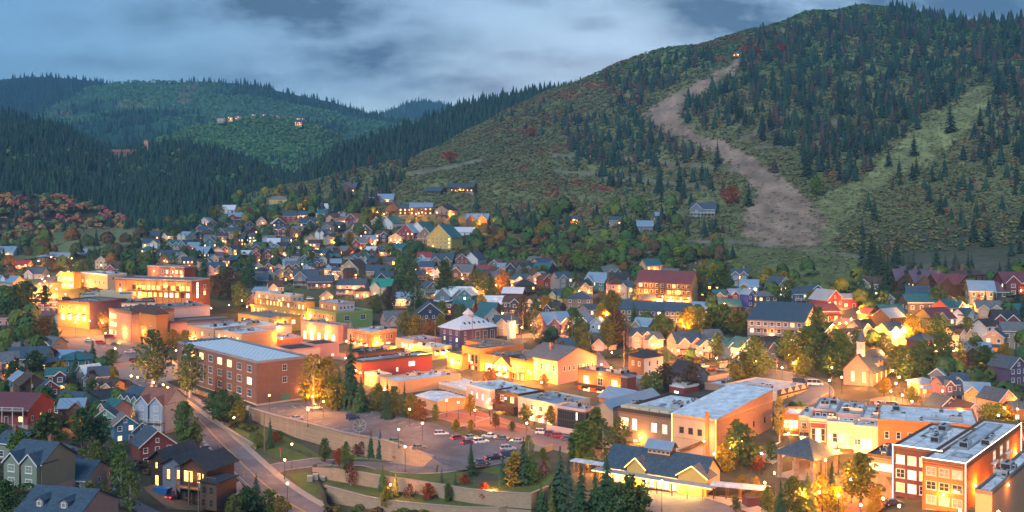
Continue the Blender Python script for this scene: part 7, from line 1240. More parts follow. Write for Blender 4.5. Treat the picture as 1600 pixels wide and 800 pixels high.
# ================================================================== cars
CARP = {}
def carmat(c):
    k = 'car_paint_%02d%02d%02d' % tuple(int(v * 99) for v in c)
    if k not in MATS: m = mat(k, c, rough=.3, noise=.05, spec=.6); m.node_tree.nodes['Principled BSDF'].inputs['Coat Weight'].default_value = .5
    return MATS[k]
RUBB = mat('rubber', (.02, .02, .02), rough=.9); TAIL = glow_mat('tail_lamp', (1.0, .05, .03), 3.0); HEADL = mat('headlamp', (.7, .7, .68), rough=.2)
def car_meshes(kind, col):
    key = (kind, col)
    if key in CARP: return CARP[key]
    #           x,   zb,  zt(body), half width
    L_ = {'sedan': 4.6, 'suv': 4.7, 'pickup': 5.6, 'van': 5.6}[kind]; hw = .92 if kind != 'sedan' else .88; l = L_ / 2; belt = {'sedan': .95, 'suv': 1.08, 'pickup': 1.12, 'van': 1.15}[kind]; top = {'sedan': 1.45, 'suv': 1.75, 'pickup': 1.85, 'van': 2.2}[kind]
    st = [(-l, .45, belt - .22, hw * .86), (-l + .12, .32, belt - .02, hw * .95), (-l * .5, .28, belt, hw), (0, .28, belt, hw), (l * .45, .28, belt - .02, hw), (l - .35, .3, belt - .16, hw * .95), (l - .05, .4, belt - .28, hw * .82), (l, .5, belt - .42, hw * .75)]
    m = MB(); sec = []
    for x, zb, zt, w in st: sec.append([(x, -w * .9, zb), (x, -w, zb + .2), (x, -w, zt - .15), (x, -w * .86, zt), (x, w * .86, zt), (x, w, zt - .15), (x, w, zb + .2), (x, w * .9, zb)])
    for a, b in zip(sec[:-1], sec[1:]):
        for k in range(8): j = (k + 1) % 8; m.quad(a[k], b[k], b[j], a[j])
    m.poly(sec[0]); m.poly(sec[-1][::-1])
    prof = {'sedan': [(-l * .72, belt), (-l * .42, top), (l * .12, top), (l * .48, belt)], 'suv': [(-l * .97, belt), (-l * .86, top), (l * .10, top), (l * .45, belt)], 'pickup': [(-l * .15, belt), (-l * .10, top), (l * .22, top), (l * .45, belt)], 'van': [(-l * .97, belt), (-l * .94, top), (l * .35, top), (l * .72, belt)]}[kind]
    g = MB(); wb, wt = hw * .88, hw * .72
    for (a, b, isg) in ((0, 1, 1), (1, 2, 0), (2, 3, 1)):
        (x0, z0), (x1, z1) = prof[a], prof[b]; w0 = wb if a in (0, 3) else wt; w1_ = wb if b in (0, 3) else wt; (g if isg else m).quad((x0, w0, z0), (x0, -w0, z0), (x1, -w1_, z1), (x1, w1_, z1))
    for s_ in (-1, 1):
        P4 = [(prof[0][0], s_ * wb, prof[0][1]), (prof[3][0], s_ * wb, prof[3][1]), (prof[2][0], s_ * wt, prof[2][1]), (prof[1][0], s_ * wt, prof[1][1])]; g.poly(P4)
        for k in (1, 2): x = prof[0][0] + (prof[3][0] - prof[0][0]) * k / 3; m.box(x - .04, x + .04, s_ * wb - .02 if s_ > 0 else s_ * wb - .05, s_ * wb + .05 if s_ > 0 else s_ * wb + .02, belt, top - .08)
    m.box(prof[1][0] - .05, prof[2][0] + .1, -wt - .03, wt + .03, top - .03, top + .05)
    if kind == 'pickup': m.box(-l + .1, -l * .2, -hw + .02, -hw + .12, belt - .1, belt + .08); m.box(-l + .1, -l * .2, hw - .12, hw - .02, belt - .1, belt + .08); g.box(-l + .2, -l * .2, -hw + .14, hw - .14, belt, belt + .02)
    w = MB(); r_ = .36 if kind != 'pickup' else .42; n = 10
    w.prism([(r_ * math.cos(6.283 * i / n), r_ * math.sin(6.283 * i / n)) for i in range(n)], 'y', -.12, .12, 0); w.prism([(r_ * .55 * math.cos(6.283 * i / 6), r_ * .55 * math.sin(6.283 * i / 6)) for i in range(6)], 'y', -.135, .135, 1)
    hd = MB(); hd.box(-.05, .05, -.2, .2, -.08, .08)
    CARP[key] = (m.mesh('car_body', [carmat(col)]), g.mesh('windows', [GLASS]), w.mesh('wheel', [RUBB, METAL]), hd.mesh('headlight', [HEADL]), hd.mesh('tail_light', [TAIL]), L_, hw, r_, belt)
    return CARP[key]
CC = dict(white=(.72, .72, .72), silver=(.42, .44, .46), black=(.02, .02, .025), blue=(.04, .08, .18), red=(.42, .02, .03), navy=(.02, .035, .09), green=(.03, .14, .10), grey=(.14, .15, .16), maroon=(.18, .02, .03))
def car(x, y, head, kind, col, label, z=None, cat='car', group=None):
    p = G(x, y) if z is None else W(x, y, z); zz = p.z + (.12 if z is None else .01); b, g, w, h_, t_, L_, hw, r_, belt = car_meshes(kind, CC[col])
    e = empty({'pickup': 'pickup_truck', 'van': 'van'}.get(kind, 'parked_car'), (p.x, p.y, zz), R(head)); tag(e, label, {'pickup': 'truck', 'van': 'van'}.get(kind, cat), group)
    link('body', b, e); link('windows', g, e)
    for sx in (-1, 1):
        for sy in (-1, 1): link('wheel', w, e, (sx * L_ * .31, sy * (hw - .08), r_))
    for sy in (-1, 1): link('headlight', h_, e, (L_ / 2 - .12, sy * hw * .62, belt - .35)); link('tail_light', t_, e, (-L_ / 2 + .04, sy * hw * .68, belt - .22))
    return e
car(272, 779, 75, 'pickup', 'red', 'red pickup truck parked in the dirt yard before the timber house')
DK = [(492, 640, 28, 'pickup', 'white', 'white pickup truck alone at the back of the upper deck'), (464, 656, 22, 'sedan', 'silver', 'silver car near the lamp on the upper deck'), (551, 655, 12, 'suv', 'navy', 'dark blue hatchback alone in the middle of the deck'), (617, 692, 10, 'sedan', 'green', 'dark green car beside the lamp near the satellite dish'), (654, 702, 14, 'sedan', 'grey', 'grey blue car at the curved end of the parking deck')]
for x, y, hd, k, c, lb in DK: car(x, y, hd, k, c, lb, .8)
for x, y, hd, k, c, lb in [(690, 681, 8, 'suv', 'white', 'white car beside the red cars in the sloping lot'), (716, 688, 30, 'suv', 'red', 'red car beside the white car in the sloping lot'), (731, 694, 34, 'sedan', 'maroon', 'dark red car right of the bright red one'), (736, 686, 30, 'sedan', 'silver', 'silver car just behind the dark red one'), (752, 693, 22, 'suv', 'white', 'white four by four at the end of the red and silver cars'), (764, 684, 160, 'sedan', 'white', 'white car in the back row behind the white four by four'), (783, 688, 170, 'sedan', 'grey', 'dark grey car in the back row of the sloping lot'), (807, 692, 170, 'sedan', 'silver', 'silver car at the right end of the back row'),
    (794, 704, 10, 'suv', 'silver', 'silver blue car facing the two black trucks'), (773, 718, 16, 'pickup', 'black', 'black pickup truck nearest the terrace'), (795, 714, 14, 'suv', 'navy', 'dark navy car beside the black pickup truck'), (752, 725, 12, 'sedan', 'blue', 'pale blue grey car at the edge of the sloping lot')]: car(x, y, hd, k, c, lb, -.35 if y < 705 else -1.3)
for x, y, hd, k, c, lb in [(848, 679, -8, 'suv', 'white', 'white car first in the kerbside row under the glass office'), (862, 682, -12, 'suv', 'maroon', 'maroon car second in the kerbside row under the glass office'), (874, 685, -14, 'suv', 'red', 'dark red car third in the kerbside row'), (888, 689, -16, 'sedan', 'grey', 'grey car last of the kerbside row under the glass office'), (930, 698, -14, 'sedan', 'red', 'red and dark car by the tall poplars'), (947, 701, -10, 'suv', 'white', 'white car beside the tall beige gable'), (982, 710, -4, 'suv', 'black', 'black car in front of the dark brown block'),
    (1250, 600, -6, 'van', 'navy', 'dark van with roof rack parked in the side street'), (1274, 603, -14, 'van', 'white', 'white van parked behind the dark one'), (1378, 634, 20, 'sedan', 'white', 'white car on the orange-lit street behind the shops'), (1396, 637, 16, 'suv', 'black', 'black car on the orange-lit street behind the shops'), (1420, 642, 10, 'sedan', 'blue', 'bright blue car on the orange-lit street'),
    (1100, 575, 6, 'sedan', 'white', 'white car parked on the lamp-lit avenue below the rose house'), (1114, 578, 8, 'sedan', 'maroon', 'maroon car between the two white avenue cars'), (1128, 580, 6, 'sedan', 'silver', 'silver car at the right end of the avenue row'),
    (158, 538, 4, 'suv', 'red', 'red car in the pale left parking area'), (180, 540, 6, 'sedan', 'green', 'green-grey car right of the red car in the left lot'), (172, 530, 0, 'van', 'maroon', 'dark maroon van at the back of the left lot'), (140, 534, 4, 'sedan', 'white', 'white car left of the red car in the left lot'), (211, 566, 4, 'suv', 'maroon', 'maroon car on the lower strip of the left lot'), (265, 572, 2, 'sedan', 'blue', 'blue car at the right end of the lower left strip'), (203, 552, 10, 'sedan', 'silver', 'silver car at the edge of the left lot'),
    (6, 524, -12, 'suv', 'white', 'white car nearest the left picture edge'), (16, 528, -12, 'sedan', 'silver', 'silver car second from the left edge'), (27, 531, -12, 'suv', 'white', 'white car third from the left edge'), (38, 534, -12, 'sedan', 'grey', 'grey car fourth from the left edge'), (8, 588, 10, 'suv', 'silver', 'pale car beside the glowing turquoise house'),
    (485, 468, 5, 'suv', 'white', 'white car on the street above the ochre terraces'), (512, 472, 5, 'sedan', 'maroon', 'dark red car left of the white colonnaded house'), (385, 690, -40, 'suv', 'silver', 'silver car by the timber house drive') if 0 else (322, 704, -50, 'sedan', 'white', 'white car parked above the bend beside the conifer'), (1395, 790, 8, 'sedan', 'navy', 'dark blue car below the dark brick building'), (1500, 515, 8, 'sedan', 'grey', 'grey car on the lane by the gold-lit house')]: car(x, y, hd, k, c, lb)
WC = [(52 + 9 * i, 470 + 8 * j) for j in range(3) for i in range(5)]
for i, (x, y) in enumerate(WC): car(x, y, 80, 'sedan', ('white', 'silver', 'grey')[i % 3], '', group='cars in the far left car park')['label'] = '%s car, %s from the left in the %s row of the far left car park' % (('white', 'silver', 'grey')[i % 3], ('first', 'second', 'third', 'fourth', 'fifth')[i % 5], ('back', 'middle', 'front')[i // 5])
# dumpster, boxes, dish, poles
p1 = G(254, 772); d = MB(); d.prism([(-2.0, .2), (2.0, .2), (2.3, 1.7), (-2.3, 1.7)], 'x', -1.0, 1.0); d.box(-1.05, 1.05, -2.35, 2.35, 1.62, 1.74); [d.box(-1.08, 1.08, y, y + .1, .3, 1.6) for y in (-1.2, 0, 1.2)]; o = d.obj('skip', mat('skip_blue', (.02, .12, .35), rough=.5), None, p1, R(65)); tag(o, 'blue rubbish skip beside the red truck', 'skip')
for i, (x, y, lb) in enumerate([(484, 752, 'pale green utility cabinet, leftmost on the grass in the road bend'), (493, 749, 'pale utility cabinet in the middle of the three in the road bend'), (504, 753, 'pale utility cabinet, rightmost on the grass in the road bend')]):
    p1 = G(x, y); e = empty('utility_box', p1, R(10)); tag(e, lb, 'cabinet'); q = MB(); q.box(-.7, .7, -.6, .6, 0, 1.5); q.box(-.76, .76, -.66, .66, 1.5, 1.6); q.obj('body', mat('cabinet_green', (.42, .46, .40), noise=.15), e); q = MB(); q.box(-.6, -.03, -.64, -.6, .15, 1.4); q.box(.03, .6, -.64, -.6, .15, 1.4); q.obj('door', TRIM['grey'], e)
p1 = W(562, 681, .8); e = empty('satellite_dish', p1, R(30)); tag(e, 'large round satellite dish on the front edge of the parking deck', 'dish'); q = MB(); q.cyl(0, 0, 0, 2.0, .12, k=8); q.box(-.6, .6, -.6, .6, 0, .15); q.obj('mast', METAL, e)
q = MB(); n = 16; nv = Vector((-.5, -.75, .55)).normalized(); u = nv.orthogonal().normalized(); w_ = nv.cross(u); c0 = Vector((0, 0, 3.0)); rings = [[tuple(c0 + (u * math.cos(6.283 * i / n) + w_ * math.sin(6.283 * i / n)) * rr + nv * (.12 * rr * rr)) for i in range(n)] for rr in (.05, .7, 1.4, 2.0)]
for a_, b_ in zip(rings[:-1], rings[1:]):
    for i in range(n): j = (i + 1) % n; q.quad(a_[i], a_[j], b_[j], b_[i])
q.tube([tuple(c0 + nv * 1.6), rings[3][2]], .04); q.tube([tuple(c0 + nv * 1.6), rings[3][8]], .04); q.cyl(0, 0, 2, 3, .1); o = q.obj('dish', mat('dish_mesh', (.12, .115, .10), rough=.7, noise=.2), e); q = MB()
for i in range(0, 16, 2): q.tube([rings[0][i], rings[2][i], rings[3][i]], .05)
q.tube(rings[3] + [rings[3][0]], .06); q.obj('dish_ribs', METAL, e)
WIRE = mat('cable', (.05, .05, .05)); POLEM = mat('pole_wood', (.22, .17, .13), noise=.4, scale=3)
def pole(x, y, hpx, label, arms=1, box=False):
    p = G(x, y); h = hpx * p.y / F; e = empty('utility_pole', p); tag(e, label, 'pole'); q = MB(); q.cyl(0, 0, -.5, h, .17, .11, 8); q.obj('post', POLEM, e)
    for k in range(arms): q = MB(); q.box(-1.3, 1.3, -.06, .06, h - .7 - k * .9, h - .55 - k * .9); [q.cyl(xx, 0, h - .55 - k * .9, h - .35 - k * .9, .06, k=6) for xx in (-1.2, -.5, .5, 1.2)]; q.obj('crossarm', POLEM, e, None, R(35))
    if box: q = MB(); q.cyl(.3, 0, h * .62, h * .62 + 1.1, .28, k=8); q.obj('transformer', METAL, e)
    return Vector((p.x, p.y, p.z + h))
t1 = pole(310, 800, 62, 'wooden utility pole with a transformer in front of the timber house', 1, True); t2 = pole(49, 648, 68, 'grey utility pole beside the crimson gabled house', 1, True); pole(172, 790, 40, 'thin grey pole beside the blue grey lane', 0); pole(413, 706, 60, 'tall pale pole on the grass below the deck wall', 0)
t6 = pole(1213, 600, 42, 'utility pole with white transformer above the yellow mansard building', 2, True); t3 = pole(975, 582, 65, 'utility pole right of the purple-blue twin-gabled house', 2); pole(814, 532, 38, 'utility pole beside the concrete tower', 2); t4 = pole(894, 548, 55, 'tall grey pole in front of the purple-blue house', 1); t5 = pole(738, 545, 52, 'utility pole in front of the purple hall', 1); pole(1358, 648, 70, 'tall pole in front of the brick church', 1); pole(1590, 682, 60, 'utility pole at the right edge by the orange street', 1); pole(950, 480, 60, 'utility pole left of the brown timber condominium', 1); pole(156, 510, 60, 'pole beside the cream stepped wall', 1); pole(680, 560, 60, 'slim pole left of the purple hall', 0); pole(521, 360, 40, 'pole high in the old town', 1)
q = MB()
for a_, b_ in ((t2, t1), (t5, t4), (t4, t3), (t3, t6)):
    pts = [a_.lerp(b_, k / 16) - Vector((0, 0, 2.6 * 4 * (k / 16) * (1 - k / 16))) for k in range(17)]
    for s_ in (-.8, .8): q.tube([tuple(v + Vector((s_ * .6, s_ * .6, -.4))) for v in pts], .035, 4)
tag(q.obj('overhead_wires', WIRE), 'thin sagging power lines strung between the utility poles', 'wire')
p1 = G(799, 530); e = empty('concrete_tower', p1, R(20)); tag(e, 'narrow pale concrete tower standing on the hillside street right of the purple hall', 'tower'); q = MB(); q.box(-1.6, 1.6, -1.6, 1.6, -.5, 8.6); q.obj('shaft', wm('white'), e); q = MB(); q.box(-1.8, 1.8, -1.8, 1.8, 8.6, 8.9); q.cyl(0, 0, 8.9, 11.5, .12); q.obj('cap', METAL, e)
p1 = G(229, 248) if 0 else None
p1 = G(105, 690) if 0 else None
for (x, y, lb, sc) in ((100, 690, '', 0),): pass
# road signs
for (x, y, lb) in ((381, 752, 'small road sign with pale diamond back beside the road'), (438, 715, 'red octagonal sign on the grass at the ramp junction')):
    p1 = G(x, y); e = empty('road_sign', p1, R(-10)); tag(e, lb, 'sign'); q = MB(); q.cyl(0, 0, 0, 2.4, .05, k=6); q.obj('post', METAL, e); q = MB(); n = 8 if 'red' in lb else 4; q.prism([(.42 * math.cos(6.283 * (i + .5 * (n == 8)) / n), 2.5 + .42 * math.sin(6.283 * (i + .5 * (n == 8)) / n)) for i in range(n)], 'y', -.09, -.05); q.obj('plate', mat('sign_red', (.45, .02, .02)) if n == 8 else mat('sign_orange', (.6, .25, .04)), e)
# ================================================================== street lamps (head pixel x, y, height m, power, kind)
def street_lamp(x, y, h, pw, lab=None, zs=None, base=False):
    if zs is not None: p = W(x, y, zs)
    else:
        yy = y
        for _ in range(4): p = G(x, yy); yy = y + (0 if base else h * F / p.y)
    e = empty('street_lamp', p); q = MB(); q.cyl(0, 0, -.3, .7, .16, .11, 8); q.cyl(0, 0, .7, h - .2, .07, .055, 7); q.box(-.16, .16, -.16, .16, h - .2, h - .08); q.obj('post', DARKM, e)
    q = MB(); q.cyl(0, 0, h - .08, h + .34, .19, .26, 9); q.obj('globe', BULB, e); q = MB(); q.cyl(0, 0, h + .34, h + .55, .30, .04, 9); q.obj('cap', DARKM, e); lamp(e, (0, 0, h + .1 + .9), pw, r=.3)
    sx, sy = scr(p.x, p.y, p.z + h); THINGS.append((e, 'lit black street lamp', sx, sy)); tag(e, lab, 'street lamp', 'street lamps through the town'); return e
for x, y, lb in [(421, 642, 'deck lamp near the brick school corner'), (481, 666, 'lamp on the front edge of the upper deck between pickup and silver car'), (623, 699, 'lamp beside the dark green car on the deck')]: street_lamp(x, y, 5.2, 260, lb, zs=.8)
for x, y, lb in [(456, 733, 'tall lamp at the junction of road and ramp'), (633, 738, 'tall lamp on the ramp below the curved deck end'), (449, 800, 'lamp at the bottom beside the road'), (1034, 800, 'lamp in front of the transit station turning area'), (610, 800, 'lamp glowing among small trees below the terrace walls')]: street_lamp(x, y, 7.2, 520, lb, base=True)
for x, y in [(716, 655), (766, 664), (765, 650), (823, 690), (660, 690), (698, 652), (1116, 742), (768, 800), (905, 712), (742, 668), (790, 648), (835, 664), (890, 668), (1000, 716), (1190, 742)]: street_lamp(x, y, 5.5, 420, base=True)
LAMPS = [(52, 452, 2200), (62, 444, 2200), (76, 432, 2000), (165, 521, 400), (195, 511, 2200), (419, 483, 2200), (358, 477, 300), (386, 480, 600), (476, 497, 1800), (330, 482, 1800), (467, 545, 2200), (410, 549, 900), (590, 535, 1500), (612, 550, 1500), (632, 540, 1200), (605, 562, 600), (571, 580, 1500), (640, 545, 800), (698, 557, 1800), (706, 576, 900), (737, 555, 900), (790, 578, 1200), (825, 580, 1500), (846, 598, 1200), (773, 572, 900), (760, 585, 1200), (960, 608, 1200), (540, 560, 700), (520, 555, 700), (500, 590, 1500), (488, 620, 1200), (525, 612, 1300), (600, 610, 900), (640, 640, 700), (505, 628, 900), (70, 440, 2600), (80, 447, 2600), (88, 452, 2600), (66, 436, 1800), (102, 460, 1200), (60, 462, 500), (130, 470, 800), (150, 480, 700), (118, 498, 2600), (140, 502, 2200), (160, 505, 2000), (100, 492, 2200), (180, 545, 900), (205, 588, 500), (215, 590, 500), (255, 590, 900), (262, 600, 700), (240, 592, 500), (290, 545, 900), (275, 548, 900), (310, 560, 700), (280, 600, 500),
 (60, 408, 600), (80, 402, 900), (112, 404, 500), (40, 415, 300), (158, 415, 500), (320, 455, 300), (318, 420, 120), (378, 470, 600), (432, 458, 400), (444, 392, 250), (455, 376, 250), (410, 366, 200), (480, 330, 500), (520, 428, 250), (556, 424, 300), (552, 450, 500), (586, 460, 400), (590, 332, 600), (600, 340, 500), (650, 335, 700), (708, 335, 500), (740, 345, 1200), (755, 350, 800), (622, 378, 500), (585, 380, 300), (550, 396, 300), (676, 430, 500), (700, 438, 300), (800, 440, 600), (790, 450, 700), (775, 446, 700), (760, 446, 500), (815, 452, 500), (820, 436, 300), (900, 350, 250),
 (800, 505, 600), (815, 512, 700), (830, 508, 700), (785, 490, 500), (745, 450, 600), (750, 480, 500), (920, 450, 250), (905, 455, 250), (935, 478, 250), (948, 492, 400), (980, 470, 500), (1000, 468, 900), (1020, 466, 900), (1045, 470, 900), (1062, 468, 900), (1118, 482, 900), (1068, 510, 1200), (1082, 500, 500), (1126, 495, 500), (1140, 472, 500), (1170, 475, 900), (1185, 470, 500), (1060, 548, 500), (1095, 552, 600), (1020, 540, 700), (1030, 560, 900), (1120, 560, 700), (1152, 552, 500), (985, 560, 400), (955, 575, 500), (940, 570, 400), (920, 590, 300), (1205, 530, 700), (1232, 555, 500), (1240, 568, 600), (1222, 575, 500), (1262, 535, 400), (1300, 575, 500), (1315, 590, 500), (1296, 595, 500),
 (1340, 490, 1500), (1330, 500, 1500), (1322, 505, 900), (1345, 505, 1300), (1360, 512, 1000), (1375, 520, 700), (1398, 516, 1200), (1415, 520, 1500), (1405, 525, 1200), (1440, 490, 500), (1500, 480, 700), (1512, 485, 900), (1474, 545, 900), (1490, 548, 900), (1300, 500, 700), (1310, 515, 600), (1230, 500, 300), (1395, 580, 900), (1405, 590, 900), (1392, 612, 900), (1410, 618, 1200), (1425, 628, 900), (1400, 600, 1500), (1500, 640, 200), (1570, 632, 900), (1590, 640, 900), (1560, 650, 500), (1480, 645, 500), (1440, 605, 400), (1380, 560, 300),
 (1232, 672, 1400), (1280, 690, 1200), (1310, 705, 1500), (1335, 700, 1500), (1355, 708, 1500), (1290, 720, 900), (1300, 745, 900), (1330, 750, 1500), (1360, 742, 1800), (1250, 775, 1400), (1280, 770, 1600), (1310, 775, 700), (1345, 790, 600), (1380, 780, 600), (1405, 792, 600), (1210, 740, 600), (1195, 755, 500), (1140, 700, 600), (1160, 690, 400), (1100, 690, 400), (1225, 660, 1000), (1260, 640, 500), (1245, 655, 700), (940, 668, 400), (1560, 790, 800), (1500, 800, 800), (1420, 600, 700)]
LAMPS = [l for l in LAMPS if not any(abs(scr(ox, oy, 0)[0] - l[0]) < 0 for ox, oy, _ in OBST)]
e = street_lamp(222, 402, 5.5, 10, 'lamp with green light shining on the bright green tree at left'); lamp(e, (0, -2, 6.5), 700, (.25, 1.0, .05))
yd = 1600.0; p1 = Vector(((229 - 800) / F * yd, yd, CAMZ - (238 - HY) * yd / F)); e = empty('mine_tower', p1); tag(e, 'small reddish tower block standing above the dark wooded ridge', 'tower'); q = MB(); q.box(-3, 3, -3, 3, -6, 17); q.obj('shaft', wm('pink'), e); q = MB(); roof_hip(q, -3, 3, -3, 3, 17, 19, .4); q.obj('roof', rm('rust'), e)
q = MB(); q.box(-50, -8, -6, 6, -14, 0); q.obj('side_building', wm('brick'), e); q = MB(); roof_gable(q, -50, -8, -6, 6, 0, 4, 'x', .6); q.obj('side_roof', rm('rust'), e)
def clearof(x, y, extra=0.0): return all((x - ox) ** 2 + (y - oy) ** 2 > (rr * .98 + extra) ** 2 for ox, oy, rr in OBST)
for P_, off, stp in ((MS, 6.8, 26), (PA, 5.4, 26), (RR, 6, 24), (UH, 4, 26), (RD, -6.6, 50)):
    acc = 0; side = 1
    for a_, b_ in zip(P_[:-1], P_[1:]):
        acc += np.linalg.norm(b_ - a_)
        if acc > stp:
            acc = 0; side = -side if off > 0 else 1; t_ = (b_ - a_) / np.linalg.norm(b_ - a_); q_ = b_ + np.array((t_[1], -t_[0])) * off * side
            if clearof(q_[0], q_[1], -1):
                sx, sy = scr(q_[0], q_[1], TZ(*q_))
                if -20 < sx < 1620: street_lamp(sx, sy, 5.5, 900 if P_ is not RD else 500, base=True)
for x, y, pw in LAMPS:
    best = None
    for dx, dy in ((0, 0), (0, 6), (0, -5), (8, 3), (-8, 3), (0, 12), (12, 6), (-12, 6), (14, -4), (-14, -4)):
        p = G(x + dx, y + dy + 5 * F / G(x, y).y)
        if clearof(p.x, p.y, .8): best = (x + dx, y + dy); break
    if best: street_lamp(best[0], best[1], 5.5, pw * (2.3 if (x > 760 and y < 600) or y < 460 else 1.1))
# ================================================================== town trees
PATHS = [(RD, 7), (RP, 4.5), (HB, 6.5), (LN, 4.5), (UR, 7), (PA, 5), (RR, 6), (MS, 7)]
def free(x, y, extra=0.0):
    if not clearof(x, y, extra - 1.5): return False
    for P_, w_ in PATHS:
        for q_ in P_[::3]:
            if (q_[0] - x) ** 2 + (q_[1] - y) ** 2 < w_ * w_: return False
    return not any(pip(np.array(x), np.array(y), q_) for q_ in KEEP)
def vary(c, v=.2): k = rnd.uniform(1 - v, 1 + v); return tuple(min(1, ch * k * rnd.uniform(.92, 1.08)) for ch in c)
LK = {'green': 'green leafy tree', 'dark': 'dark green tree', 'yel': 'golden yellow tree', 'olive': 'olive green tree', 'orange': 'orange autumn tree', 'lime': 'bright green tree', 'red': 'dark red tree', 'brown': 'brownish tree', 'blue': 'blue-green spruce', 'pine': 'dark spruce', 'rust': 'rust red tree'}
